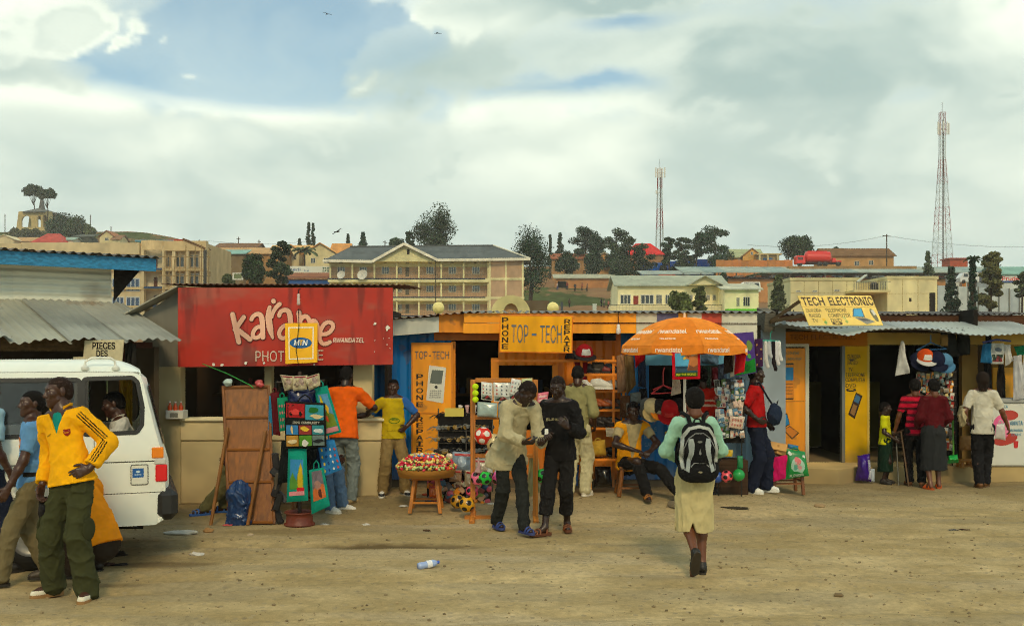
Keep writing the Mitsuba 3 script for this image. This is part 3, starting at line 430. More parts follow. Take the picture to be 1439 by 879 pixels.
# roofs: the back roof edge above, the awning with its wavy front edge below
for i in range(6): x0 = X(1062)+.86*i; m = MB(); m.corr((x0, 17.25+.01*(i % 2), gz(440.5, 17.25)), (.88, 0, -.012), (0, 2.4, .12), pitch=.09, amp=.013, col=(74, 66, 62)); part(k, 'roof_sheet', m, 'satin')
m = MB(pat='woodx'); m.box(X(1066), X(1500), 17.3, 17.34, gz(456, 17.3), gz(441, 17.3)-.02, (84, 56, 40)); part(k, 'fascia', m)
def awn(a, b): 
    return 0
edge = np.array([(1060, 452), (1102, 455), (1125, 459), (1150, 463.5), (1175, 469), (1195, 472), (1208, 468), (1225, 463.5), (1250, 461.5), (1290, 461), (1320, 463), (1340, 467.5), (1365, 470), (1390, 471), (1439, 468.5), (1500, 468)], float)
def awsheet(pxa, pxb, i):
    n = max(2, int((pxb-pxa)*6/9)); 
    def fn(u, v):
        px = pxa+(pxb-pxa)*u; pf_ = np.interp(px, edge[:, 0], edge[:, 1]); Yq = 15.6+(17.22-15.6)*v; xq = (px-719.5)*15.6/FPX
        zf = EYE+(HZ-pf_)*15.6/FPX; zb = gz(452, 17.22)+.0*u; w = .011*np.sin(xq*2*np.pi/.085); sm = gz(466, 15.6)
        z = zf*(1-v)**2.0+(1-(1-v)**2.0)*(sm+(zb-sm)*v)+w
        return xq, Yq, z+.004*(i % 2)
    return MB().grid(fn, int((pxb-pxa)*15.6/FPX/.085*6), 14, [(150, 158, 158), (160, 166, 160), (148, 152, 148)][i % 3], 'corr', .0015)
bnd = [1096, 1158, 1222, 1286, 1352, 1420, 1490]
for i in range(6): part(k, 'awning_sheet', awsheet(bnd[i], bnd[i+1]+3, i), 'satin')
m = MB(pat='woodx', col=(70, 58, 42)); m.bar(at(1082, 452, 16.0), at(1124, 423, 15.9), .09, .05); m.bar(at(1082, 452, 16.0), at(1128, 443, 15.9), .09, .05); m.bar(at(1070, 446, 16.4), at(1082, 452, 16.0), .16, .3, (96, 92, 82)); part(k, 'sign_bracket', m)
m = MB(pat='woodx', col=(66, 54, 40)); m.bar((X(1100), 16.5, gz(462, 16.5)), (X(1490), 16.5, gz(466, 16.5)), .06, .08); part(k, 'awning_beam', m)
t = thing('slanted_sign', 'tilted pale yellow electronics sign with dark lettering on the awning', 'sign'); o = at(1137, 457, 15.75); ux = at(1240, 456.5, 15.75)-o; vv = at(1121, 415.5, 15.95)-o
n_ = nrm(np.cross(ux, vv)); Fs = np.eye(4); Fs[:3, 0], Fs[:3, 1], Fs[:3, 2], Fs[:3, 3] = ux/103, vv/42.5, n_, o
part(t, 'panel', MB(pat='metal').poly(sbox(0, 0, 104, 42.5), Fs, .02, -.02, (240, 206, 108)), 'satin'); m = MB(); DK = (58, 38, 22)
m.text('TECH', Fs, 3, 28.5, 11.5, DK, w=31, bold=True); m.text('ELECTRONIC', Fs, 41, 28.5, 11.5, DK, w=62, bold=True); m.poly(sbox(0, 26, 104, 26.6), Fs, .002, 0, (190, 150, 60))
for i, (a, w1, b, w2) in enumerate((('DUKORA', 21, 'TELEPHONE', 30), ('RADIO', 16, 'COMPUTER', 31), ('TV', 8, 'DVD', 15))): m.text(a, Fs, 4+i*1.6, 18.6-7.2*i, 5.2, DK, w=w1); m.text(b, Fs, 31+i*1.2, 18.6-7.2*i, 5.4, DK, w=w2)
m.poly(affinity.scale(Point(41, 2.6).buffer(1), 7.5, 2.2).difference(affinity.scale(Point(41, 2.8).buffer(1), 4, 1)), Fs, .002, 0, DK)
m.poly(Polygon([(66, 12), (71, 24), (83.5, 24.6), (83, 11)]), Fs, .002, 0, (70, 74, 80)); m.poly(Polygon([(67.5, 12.8), (72, 23), (82.3, 23.5), (81.8, 11.8)]), Fs, .002, .002, (60, 160, 214)); m.poly(Polygon([(68, 11), (83, 10.4), (95, 4.8), (82, 1.2)]), Fs, .002, 0, (132, 134, 130)); m.poly(Polygon([(72, 9.6), (82, 9.4), (89, 6.2), (79, 5.4)]), Fs, .002, .002, (84, 84, 84))
m.poly(affinity.rotate(affinity.scale(Point(97, 14).buffer(1), 3.2, 9.5), 12), Fs, .003, 0, (112, 108, 80)); m.poly(affinity.rotate(sbox(95.6, 14, 99.6, 21.5), 12), Fs, .002, .003, (206, 206, 196))
for x_, y_, c_ in ((24, 8, (226, 176, 20)), (25, 4, (110, 160, 80)), (55, 5, (150, 170, 90)), (54, 10.5, (190, 190, 110))): m.poly(Point(x_, y_).buffer(2.2), Fs, .002, 0, c_)
part(t, 'lettering', m, 'satin')
# concrete ledges
m = MB(pat='plaster'); m.box(gx(500, 13.6), gx(572, 13.6), 13.45, 13.96, -.05, .097, (150, 128, 92), ch=.03); m.box(gx(500, 14.1), gx(880, 14.1), 13.95, 14.38, -.05, .10, (150, 128, 92), ch=.03); m.box(gx(880, 14.1), gx(1075, 14.1), 14.15, 14.38, -.05, .08, (120, 96, 66), ch=.03); struct('pavement', m)
m = MB(pat='plaster'); pg = Polygon([(gx(1126, 16.1), 16.6), (gx(1126, 15.9), 15.75), (gx(1178, 15.6), 15.6), (gx(1205, 15.9), 15.9), (gx(1300, 16), 16.0), (gx(1500, 16), 16.0), (gx(1500, 16), 16.66), (gx(1126, 16.6), 16.66)])
m.tm(trimesh.creation.extrude_polygon(pg, .27, engine='earcut'), (186, 162, 112), M=mtr(0, 0, -.05)); m.box(X(1066), X(1500), 16.6, 19.2, .1, .218, (90, 78, 60)); struct('terrace', m)
# ================================================================ people: signed-distance bodies turned into one continuous skin
def gh(x, y): return float(hz(x, y)+near(x, y))
class Cone:
    def __init__(s, a, b, ra, rb, fl=None, cap=None, k=None, neg=False): s.a, s.b, s.ra, s.rb, s.fl, s.cap, s.k, s.neg = np.asarray(a, float), np.asarray(b, float), ra, rb, fl, cap, k, neg
    def bounds(s, m):
        r = max(s.ra, s.rb)+m; return np.minimum(s.a, s.b)-r, np.maximum(s.a, s.b)+r
    def d(s, p):
        q = p-s.a; ba = s.b-s.a
        if s.fl is not None: n, f = s.fl; n = np.asarray(n); q = q+n*((q@n)*(1/f-1))[..., None]; ba = ba+n*(ba@n)*(1/f-1)
        L = max(ba@ba, 1e-9); t = np.clip((q@ba)/L, 0, 1); dd = np.linalg.norm(q-t[..., None]*ba, axis=-1)-(s.ra+(s.rb-s.ra)*t)
        if s.fl is not None: dd = dd*(.5+.5*s.fl[1])
        if s.cap is not None: dd = np.maximum(dd, (p-s.b)@nrm(s.b-s.a)-s.cap)
        return dd
class Ell(Cone):
    def __init__(s, c, r, M=None, neg=False, k=None): s.c, s.r, s.M, s.neg, s.k = np.asarray(c, float), np.asarray(r, float), (np.eye(3) if M is None else M), neg, k
    def bounds(s, m): R_ = max(s.r)+m; return s.c-R_, s.c+R_
    def d(s, p):
        q = (p-s.c)@s.M; k0 = np.linalg.norm(q/s.r, axis=-1); return (k0-1)*min(s.r)*.5+(k0-1)*.5*k0/np.maximum(np.linalg.norm(q/s.r**2, axis=-1), 1e-6)
def snets(f, o, h):
    s = f < 0; nx, ny, nz = f.shape
    c = sum(s[a:nx-1+a, b:ny-1+b, d:nz-1+d].astype(np.int8) for a in (0, 1) for b in (0, 1) for d in (0, 1))
    act = (c > 0) & (c < 8); I = np.argwhere(act); idx = np.full(act.shape, -1, np.int64); idx[act] = np.arange(len(I))
    acc, cnt = np.zeros((len(I), 3)), np.zeros(len(I)); i, j, k = I.T
    cs = [(a, b, d) for a in (0, 1) for b in (0, 1) for d in (0, 1)]
    for A in cs:
        for B in cs:
            if sum(abs(np.subtract(A, B))) == 1 and A < B:
                fa, fb = f[i+A[0], j+A[1], k+A[2]], f[i+B[0], j+B[1], k+B[2]]; x = (fa < 0) != (fb < 0); t = fa[x]/(fa[x]-fb[x])
                acc[x] += np.array(A)+t[:, None]*(np.array(B)-np.array(A)); cnt[x] += 1
    v = o+h*(I+acc/cnt[:, None]); F = []
    for ax in range(3):
        sl0, sl1 = [slice(None)]*3, [slice(None)]*3; sl0[ax], sl1[ax] = slice(0, -1), slice(1, None)
        ch = s[tuple(sl0)] != s[tuple(sl1)]; E = np.argwhere(ch); b, d = (ax+1) % 3, (ax+2) % 3
        E = E[(E[:, b] > 0) & (E[:, d] > 0) & (E[:, b] < f.shape[b]-1) & (E[:, d] < f.shape[d]-1)]
        def cell_(db, dd): q = E.copy(); q[:, b] += db; q[:, d] += dd; return idx[q[:, 0], q[:, 1], q[:, 2]]
        Q = np.stack([cell_(-1, -1), cell_(0, -1), cell_(0, 0), cell_(-1, 0)], 1); fl = s[E[:, 0], E[:, 1], E[:, 2]]; Q[~fl] = Q[~fl][:, ::-1]; F.append(Q)
    F = np.vstack(F); F = F[(F >= 0).all(1)]; return v, np.vstack([F[:, [0, 1, 2]], F[:, [0, 2, 3]]])
def sdf_mesh(prims, h, k=.02, disp=None, cuts=(), bmask=None):
    m = .03+k; lo = np.min([p.bounds(m)[0] for p in prims if not p.neg], 0); hi = np.max([p.bounds(m)[1] for p in prims if not p.neg], 0)
    if bmask is not None: lo, hi = np.maximum(lo, bmask[0]), np.minimum(hi, bmask[1])
    n = np.ceil((hi-lo)/h).astype(int)+1; f = np.full(tuple(n), m+.02)
    ax = [lo[i]+h*np.arange(n[i]) for i in range(3)]
    for p in prims:
        a, b = p.bounds(m); i0 = np.clip(np.floor((a-lo)/h).astype(int), 0, n); i1 = np.clip(np.ceil((b-lo)/h).astype(int)+1, 0, n)
        if (i1 <= i0).any(): continue
        sl = tuple(slice(x, y) for x, y in zip(i0, i1)); P = np.stack(np.meshgrid(*[ax[q][sl[q]] for q in range(3)], indexing='ij'), -1)
        d = np.minimum(p.d(P), m+.02); g = f[sl]; kk = p.k or k
        if p.neg: w = np.maximum(kk-np.abs(g+d), 0)/kk; f[sl] = np.maximum(g, -d)+w*w*kk/4
        else: w = np.maximum(kk-np.abs(g-d), 0)/kk; f[sl] = np.minimum(g, d)-w*w*kk/4
    if disp is not None or cuts:
        P = np.stack(np.meshgrid(*ax, indexing='ij'), -1)
        if disp is not None: f = f+np.where(np.abs(f) < .05, disp(P), 0)
        for c in cuts: f = np.maximum(f, c(P))
    f[0], f[-1], f[:, 0], f[:, -1], f[:, :, 0], f[:, :, -1] = [np.maximum(q, 1e-3) for q in (f[0], f[-1], f[:, 0], f[:, -1], f[:, :, 0], f[:, :, -1])]
    return snets(f, lo, h)
def addc(mb, vf, cols, pat, fn=None):
    """adds a mesh whose faces take their colour from fn(centroids) -> index into cols"""
    v, f = vf
    if fn is None: return mb.add(v, f, cols[0] if isinstance(cols, list) else cols, pat)
    ix = fn(v[f].mean(1))
    for i in range(len(cols)):
        g = f[ix == i]
        if len(g): u, inv = np.unique(g, return_inverse=True); mb.add(v[u], inv.reshape(-1, 3), cols[i], pat)
    return mb
def ik(a, t, l1, l2, hint):
    a, t = np.asarray(a, float), np.asarray(t, float); d = t-a; L = np.linalg.norm(d); dn = d/max(L, 1e-6)
    if L > .995*(l1+l2): t = a+dn*.995*(l1+l2); L = .995*(l1+l2)
    x = (l1*l1-l2*l2+L*L)/(2*L); y = math.sqrt(max(l1*l1-x*x, 0)); h = np.asarray(hint, float); h = nrm(h-dn*(h@dn)); return a+dn*x+h*y, t
def wrinkle(amp, seed, f=(9, 9, 4)):
    def fn(P):
        W_ = P+.10*(np.stack([meshkit.noise(P*4.3, seed), meshkit.noise(P*4.3, seed+1), meshkit.noise(P*4.3, seed+2)], -1)-.5); r = np.abs(2*meshkit.noise(W_*np.array(f)*1.5, seed+5)-1); r2 = np.abs(2*meshkit.noise(W_*np.array(f)*3.1+3, seed+6)-1)
        return amp*.7*(meshkit.fbm(P*np.array(f)*.8, 2, seed)-.5)+amp*.75*(np.clip(1-r*2.6, 0, 1)**1.5-.18)*-1+amp*.3*(np.clip(1-r2*2.6, 0, 1)-.2)*-1
    return fn
def hand(W, h, n, side, curl=25, thumb=30, s=1.0, size=.0052, fore=None):
    h = nrm(h); n = nrm(np.asarray(n)-h*(np.dot(n, h))); ac = side*np.cross(n, h); P = []; k = s
    if fore is not None: P.append(Cone(fore, W, .031*s, .026*s))
    P.append(Cone(W, W+h*.035*k, .026*k, .031*k, fl=(n, .62)))
    for j, off in enumerate((.027, .009, -.009, -.026)): P.append(Cone(W+h*.02*k+ac*off*.6*k, W+h*(.088-.004*abs(j-1))*k+ac*off*k, .015*k, .0135*k, fl=(n, .85), k=.012))
    for j, (off, L) in enumerate(((.027, .072), (.009, .082), (-.009, .077), (-.026, .06))):
        p = W+h*(.088-.004*abs(j-1))*k+ac*off*k; ang = 0
        for q, fr in enumerate((.42, .32, .26)):
            ang += math.radians(curl*(1.0 if q else .8)+4*j); dr_ = h*math.cos(ang)+n*math.sin(ang)+ac*(.10*(1.5-j)/1.5 if q == 0 else 0); e = p+nrm(dr_)*L*fr*k
            P.append(Cone(p, e, (.0100-.0011*q)*k, (.0092-.0012*q)*k, k=.004)); p = e
    t0 = W+h*.022*k+ac*.024*k; t1 = t0+(h*.6+ac*.75+n*.25)*.036*k; t2 = t1+nrm(h*1+ac*math.sin(math.radians(thumb))*.6+n*.35)*.032*k; t3 = t2+nrm(h*1+ac*.1+n*.5)*.024*k
    P += [Cone(t0, t1, .0145*k, .0115*k, k=.012), Cone(t1, t2, .0112*k, .0098*k, k=.004), Cone(t2, t3, .0098*k, .0082*k, k=.004)]
    return sdf_mesh(P, size, .008)
SKINS = dict(a=(74, 46, 34), b=(66, 42, 32), c=(104, 64, 44), d=(50, 33, 27))
def person(label, pos, yaw, H=1.75, skin='b', pose=None, top=None, bottom=None, shoes=None, hair=None, fem=False, fine=1.0, group=None, child=False, z=None, under=None):
    """pose is given in metres of a 1.75 m body in its own frame: x to the left hand, y to the back, z up"""
    po = dict(pose or {}); s = H/1.75; sk = SKINS[skin] if isinstance(skin, str) else skin; key = thing('person', label, 'person', group)
    z = gh(pos[0], pos[1]) if z is None else z
    M = mtr(pos[0], pos[1], z)@rot('z', yaw)@scl(s); A = lambda *q: np.array(q, float)
    Pl = A(*po.get('pel', (0, 0, .93))); d = nrm(A(*po.get('lean', (0, 0)), 1.0)); tw = math.radians(po.get('twist', 0)); ax = A(math.cos(tw), math.sin(tw), po.get('tilt', 0)); ax = nrm(ax-d*(ax@d)*.8); bk = nrm(np.cross(d, ax))
    pt = math.radians(po.get('ptwist', 0)); px_ = A(math.cos(pt), math.sin(pt), 0)
    bend = A(*po.get('bend', (0, 0))+(0,) if len(po.get('bend', (0, 0))) == 2 else po['bend'])
    Wd, C, S = Pl+d*.17, Pl+d*.36+bend*.4, Pl+d*.495+bend*.8; N = Pl+d*.55+bend
    sw = (.152 if fem else .166)*po.get('sw', 1)
    hp = math.radians(1); hy, hpch, hr = [math.radians(q) for q in po.get('head', (0, 0, 0))]
    nk = nrm(d+bend*1.5+A(math.sin(hy)*math.sin(hpch)*.5, -math.cos(hy)*math.sin(hpch)*.5, 0)+A(*po.get('neck', (0, 0)), 0)); hc = N+nk*(.145); hs = 1.0+(.16 if child else 0)
    Rm = trimesh.transformations.euler_matrix(0, 0, tw+hy)[:3, :3]@trimesh.transformations.euler_matrix(hpch, hr, 0)[:3, :3]
    fl = (bk, .66); J = {}
    for sd, nm in ((1, 'L'), (-1, 'R')):
        sh = S+ax*sw*sd+d*(-.012)+A(0, 0, po.get('sh'+nm, 0)); hip = Pl+px_*.080*sd-A(0, 0, .02)
        wr = A(*po['a'+nm]) if 'a'+nm in po else sh+A(sd*.07, -.03, -.545)
        el, wr = ik(sh, wr, .295, .262, po.get('e'+nm, (sd*.35, .9, -.1)))
        an = A(*po['f'+nm]) if 'f'+nm in po else A(sd*.095, .02, .085)
        kn, an = ik(hip, an, .43, .425, po.get('k'+nm, (sd*.12, -1, 0)))
        J[nm] = (sd, sh, el, wr, hip, kn, an)
    body = [Cone(Pl-A(0, 0, .03), Wd, .125, .11, fl), Cone(Wd, C, .11, .125, fl), Cone(S-ax*.09, S+ax*.09, .075, .075, (bk, .8)), Cone(S-d*.02, N+nk*.06, .062, .053), Cone(S+ax*.09, N, .052, .048), Cone(S-ax*.09, N, .052, .048), Cone(N, hc-Rm@A(0, -.008, .05), .053, .052)]
    head_lo = hc-A(.2, .2, .2)
    for nm in 'LR':
        sd, sh, el, wr, hip, kn, an = J[nm]; f_ = .9 if fem else 1
        body += [Cone(sh, el, .05*f_, .041*f_), Cone(el, el+(wr-el)*.35, .041*f_, .039*f_), Cone(el+(wr-el)*.35, wr, .039*f_, .0265), Cone(hip, kn, .074, .053), Cone(kn, kn+(an-kn)*.35+A(0, .012, 0), .051, .052), Cone(kn+(an-kn)*.35+A(0, .012, 0), an, .05, .034)]
        ft = math.radians(po.get('t'+nm, 12*sd)); fd = A(math.sin(ft), -math.cos(ft), po.get('p'+nm, -.25)); body += [Cone(an, an+fd*.10-A(0, 0, .02), .034, .026), Cone(an+A(0, .025, -.04), an+fd*.13-A(0, 0, .02), .03, .024)]
    mb = MB(M, sk, 'skin'); mb.add(*sdf_mesh(body, .0145*fine, .03))
    # head, built in its own frame then turned on the neck
    hp_ = [Ell((0, .014, .035), (.0765, .097, .083)), Ell((0, -.03, -.03), (.058, .062, .088)), Cone((.036, -.015, -.058), (.008, -.066, -.094), .03, .024), Cone((-.036, -.015, -.058), (-.008, -.066, -.094), .03, .024),
           Cone((0, -.084, .02), (0, -.104, -.026), .009, .0155, k=.010), Cone((-.016, -.094, -.03), (.016, -.094, -.03), .0105, .0105, k=.008), Cone((-.036, -.079, .034), (.036, -.079, .034), .012, .012), Ell((.045, -.058, -.012), (.026,)*3), Ell((-.045, -.058, -.012), (.026,)*3),
           Cone((-.021, -.086, -.055), (.021, -.086, -.055), .0095, .0095, k=.006), Cone((-.018, -.084, -.068), (.018, -.084, -.068), .0105, .0105, k=.006), Ell((.031, -.100, .012), (.016, .016, .011), neg=True, k=.012), Ell((-.031, -.100, .012), (.016, .016, .011), neg=True, k=.012),
           Ell((.078, .014, -.002), (.011, .021, .033), k=.008), Ell((-.078, .014, -.002), (.011, .021, .033), k=.008), Cone((0, .028, -.05), (0, .04, -.13), .055, .055)]
    hM = np.eye(4); hM[:3, :3] = Rm*hs; hM[:3, 3] = hc; v, f = sdf_mesh(hp_, .0066*fine, .022); mb.add(v, f, M=hM)
    for nm in 'LR':
        sd, sh, el, wr, hip, kn, an = J[nm]; hd = A(*po['h'+nm]) if 'h'+nm in po else nrm(wr-el); pn = A(*po['n'+nm]) if 'n'+nm in po else -ax*sd
        mb.add(*hand(wr, hd, pn, sd, po.get('c'+nm, 24), s=.96 if fem else 1.04, size=.0056*fine, fore=wr-nrm(wr-el)*.05))
    part(key, 'body', mb, 'skin')
    for sd in (1, -1):
        m = MB(M@hM); m.ball((.031*sd, -.0785, .0115), (.0118, .0095, .0085), (128, 112, 98), n=6); m.ball((.031*sd, -.0835, .0115), .0066, (20, 14, 11), n=5); part(key, 'eye', m, 'gloss')
    if hair:
        hz_ = hair.get('line', .052); th = hair.get('th', .006); cr = hair.get('col', (22, 18, 17)); pr = [Ell((0, .014, .035), (.0765+th, .097+th, .083+th))]
        if hair.get('back'): pr.append(Ell((0, .05, -.01), (.07+th, .062+th, .075)))
        cut = lambda P: np.maximum((hz_-P[..., 2])-np.clip((P[..., 1]+.035)*1.5, 0, .135)+0*P[..., 0], -1)*.6
        v, f = sdf_mesh(pr, .0075*fine, .02, disp=lambda P: .006*(meshkit.noise(P*85, 3)-.5)+.004*(meshkit.noise(P*170, 4)-.5), cuts=[cut]); m = MB(M@hM); m.add(v, f, cr, 'cloth'); part(key, 'hair', m)
    cf = .0115*fine; sd_ = sum(map(ord, label)) % 97
    MS = {}
    for top in ([top] if isinstance(top, dict) else (top or [])):
        lo = top.get('loose', .012); hem = top.get('hem', .10); sl = top.get('sleeve', .6); hw = .010 if fem else 0; lo = lo*.75
        pr = [Cone(C+d*.02, Wd, .136-hw+lo*.7, .129-hw+lo, fl), Cone(Wd, Pl-d*(hem), .129-hw+lo, .150+lo+hw*.3+top.get('flare', 0), (bk, .74)), Cone(S-ax*(sw-.055)-d*.02, S+ax*(sw-.055)-d*.02, .073+lo*.5, .073+lo*.5, (bk, .85)), Cone(S, N-d*.012, .066, .062)]+[Cone(S+ax*q*.10-d*.005, N-d*.02, .058, .055) for q in (-1, 1)]
        if fem: pr += [Ell(C-bk*.085+ax*.062-d*.01, (.058,)*3), Ell(C-bk*.085-ax*.062-d*.01, (.058,)*3)]
        for nm in 'LR':
            sd, sh, el, wr = J[nm][:4]; e = sl if not isinstance(sl, dict) else sl[nm]
            if e <= 0: continue
            t = min(e, 1); q = sh+(el-sh)*t; pr.append(Cone(sh, q, .059+lo*.4, .050-.004*t+lo*.9, cap=0 if e < 1 else None))
            if e > 1: q2 = el+(wr-el)*(e-1); pr.append(Cone(el, q2, .048+lo*.9, .041+lo*.8 if e < 1.9 else .038+lo*.6, cap=0))
        cuts = [lambda P: -((P-Pl)@d)-hem+top.get('dip', 0)*((P-Pl)@ax), lambda P: (P-N)@nk-.0-.10*((P-N)@bk)+.006]
        if top.get('vneck'): cuts.append(lambda P: -np.maximum(np.maximum(np.abs((P-N)@ax)-top['vneck'][0]*((P-N)@d+top['vneck'][1]), -((P-N)@d)-top['vneck'][1]), ((P-N)@bk)+.0))
        v, f = sdf_mesh(pr, cf, .035, wrinkle(top.get('wr', .016), sd_), cuts)
        MS[top.get('name', 'shirt')] = (v, f); m = MB(M); addc(m, (v, f), top['col'], 'cloth', top.get('fn')and(lambda c: top['fn'](c, J, d, Pl, N, ax, bk))); part(key, top.get('name', 'shirt'), m)
    if under:
        v, f = sdf_mesh([Cone(C, S, .139, .098, fl), Cone(S, N, .070, .060)], cf, .03, None, [lambda P: (P-N)@nk+.012]); m = MB(M); m.add(v, f, under, 'cloth'); part(key, 'undershirt', m)
    if bottom:
        lo = bottom.get('loose', .012)
        if bottom['kind'] == 'skirt':
            ze, flr = bottom['end'], bottom.get('flare', .19)
            pr = [Cone(Pl+d*.10, Pl-A(0, 0, .05), .128+lo*.4, .158+lo, (bk, .74)), Cone(Pl-A(0, 0, .05), A(Pl[0]*.5+po.get('sx', 0), Pl[1]*.5+po.get('sy', 0), ze), .158+lo, flr, (bk, .74))]
            cuts = [lambda P: ze-P[..., 2]+.008*np.sin(P[..., 0]*22), lambda P: (P-Pl)@d-.11]
            if bottom.get('slit'): cuts.append(lambda P: -np.maximum(np.maximum(np.abs(P[..., 0]-bottom['slit'][0])-.35*(bottom['slit'][1]-P[..., 2]), P[..., 2]-bottom['slit'][1]), -P[..., 1]+.0))
            v, f = sdf_mesh(pr, cf, .04, wrinkle(.020, sd_+9, (11, 11, 1.6)), cuts)
        else:
            e = bottom.get('end', 2.0); pr = [Cone(Pl+d*.09, Pl-A(0, 0, .05), .120+lo*.5, .134+lo*.5, (bk, .74))]
            for nm in 'LR':
                sd, sh, el, wr, hip, kn, an = J[nm]; pr.append(Cone(hip-A(0, 0, .01), kn, .080+lo*.5, .062+lo*.9))
                q = kn+(an-kn)*(e-1); pr.append(Cone(kn, q, .062+lo*.9, bottom.get('cuff', .056)+lo*.8, cap=bottom.get('over', .03)))
            v, f = sdf_mesh(pr, cf, .018, wrinkle(bottom.get('wr', .020), sd_+9, (9, 9, 5)), [lambda P: (P-Pl)@d-.10])
        m = MB(M); addc(m, (v, f), bottom['col'], 'cloth'); part(key, bottom.get('name', 'skirt' if bottom['kind'] == 'skirt' else 'trousers'), m)
    if shoes:
        for nm in 'LR':
            sd, an = J[nm][0], J[nm][6]; ft = math.radians(po.get('t'+nm, 12*sd)); pit = po.get('q'+nm, 0)
            fm = M@mtr(*an)@rot('z', math.degrees(ft))@rot('x', pit)@mtr(0, 0, -.085)
            kind = shoes.get('kind', 'shoe'); out = unary_union([Point(0, .045).buffer(.036), Point(.006*sd, -.105).buffer(.046), Point(.002*sd, -.15).buffer(.036)]).convex_hull
            sm = MB(fm, shoes.get('sole', (40, 36, 32)), 'clean'); sm.tm(trimesh.creation.extrude_polygon(out, shoes.get('st', .024), engine='earcut')); k_ = part(key, 'shoe' if kind != 'sandal' else 'sandal', sm, 'satin')
            if kind == 'shoe':
                pr = [Cone((0, .035, .055), (.006*sd, -.10, .040), .040, .041), Cone((.006*sd, -.10, .040), (.002*sd, -.148, .034), .041, .034), Cone((0, .02, .06), (0, .01, .105), .042, .041, cap=0), Cone((0, -.02, .085), (0, -.06, .06), .036, .034)]
                v, f = sdf_mesh(pr, .008*fine, .015, None, [lambda P: .014-P[..., 2]]); m = MB(fm); addc(m, (v, f), shoes['col'], 'clean', shoes.get('fn')); part(k_, 'upper', m, 'satin')
            else:
                m = MB(fm, shoes['col'], 'clean')
                for yy, zz, w in ((-.085, .075, .043), (-.125, .058, .044), (.0, .10, .036)): m.tube([(w*math.cos(a)*1.02, yy+.01*math.sin(2*a), .02+(zz-.02)*math.sin(a)) for a in np.linspace(0, math.pi, 11)], .010, n=6)
                part(k_, 'strap', m, 'satin')
    return dict(key=key, M=M, J=J, hc=hc, Rm=Rm, N=N, S=S, C=C, P=Pl, d=d, ax=ax, bk=bk, hM=M@hM, s=s, mesh=MS)
from scipy.spatial import cKDTree
def conform(P, name, F, polys, depth=.0025):
    """flat print laid on the cloth: polys = [(shapely polygon in metres, colour)], F = frame in body coordinates"""
    v = P['mesh'][name][0]; Fi = np.linalg.inv(F); q = v@Fi[:3, :3].T+Fi[:3, 3]; ok = (np.abs(q[:, 0]) < .3) & (np.abs(q[:, 1]) < .3) & (q[:, 2] > -.12)
    q = q[ok]; tr = cKDTree(q[:, :2]); m = MB(P['M']@F)
    for pg, c in polys:
        t = trimesh.creation.extrude_polygon(pg, depth, engine='earcut') if not isinstance(pg, trimesh.Trimesh) else pg.copy()
        t = t.subdivide_to_size(.025) if not isinstance(pg, trimesh.Trimesh) and pg.area > 4e-4 else t
        w = np.array(t.vertices); dd, ix = tr.query(w[:, :2], k=12); zz = np.sort(q[ix][:, :, 2], 1)[:, -5:].mean(1); w[:, 2] += zz+.002+.0007*len(m.V); m.add(w, t.faces, c, 'cloth', True)
    return m
def chest(P, x, z, side=-1, yaw=0):
    """drawing frame on the chest (side -1) or the back (+1) in body coordinates, centred at height z above the pelvis"""
    c = P['P']+P['d']*z+P['ax']*x+P['bk']*.1*side; xx = P['ax']*(-side); return frame(c, xx*1.0, P['d'])
def collar(P, col, h=.045, r=.068, open_=40, flare=.02, pos=0):
    m = MB(P['M'], col, 'cloth'); N, nk, ax, bk = P['N']-P['d']*(.02-pos), P['d'], P['ax'], P['bk']; o = math.radians(open_)
    def fn(u, v):
        a = -math.pi/2+o+(2*math.pi-2*o)*u; rr_ = r+flare*v; cx, cy = np.cos(a)*rr_, np.sin(a)*rr_*.92; zz = h*v-.03*np.clip(-np.sin(a), 0, 1)
        return [N[i]+ax[i]*cx+bk[i]*cy+nk[i]*zz for i in range(3)]
    m.grid(fn, 28, 4, thick=.006); return m
def text_t(txt, h, w): t = meshkit.text_mesh(txt, h, .0025, True); v = np.array(t.vertices); v[:, 0] = (v[:, 0]-v[:, 0].mean()); v[:, 0] *= w/np.ptp(v[:, 0]); t.vertices = v; return t
SHORT = dict(th=.004, line=.06, back=True); AFRO = dict(th=.016, line=.05, back=True)
def shoefn(c): return np.where((c[:, 2] > .062) | (np.abs(c[:, 1]+.06) < .014) | (c[:, 1] > .05), 1, 0)
# -- left group
pY = foot(100, 836); pY[1] = 8.5; pY[0] = gx(97, 8.5)
def stripes(c, J, d, Pl, N, ax, bk):
    out = np.zeros(len(c), int)
    for nm in 'L':
        sd, sh, el, wr = J[nm][:4]
        for a, b in ((sh, el), (el, wr)):
            t = nrm(b-a); q = c-a; al = q@t; pe = q-al[:, None]*t; o = nrm(ax*sd*.35-bk*1.0+np.array([0, 0, .3])-t*((ax*sd*.35-bk*1.0+np.array([0, 0, .3]))@t)); w = pe@np.cross(t, o)
            out[(np.abs(np.abs(w)-.0) < .0045) & (pe@o > .01) & (al > (.035 if b is wr else -.02)) & (al < np.linalg.norm(b-a)-(.04 if b is wr else .03)) & (np.linalg.norm(pe, axis=1) < .11)] = 1
            out[(np.abs(np.abs(w)-.019) < .0045) & (pe@o > .01) & (al > (.035 if b is wr else -.02)) & (al < np.linalg.norm(b-a)-(.04 if b is wr else .03)) & (np.linalg.norm(pe, axis=1) < .11)] = 1
    return out
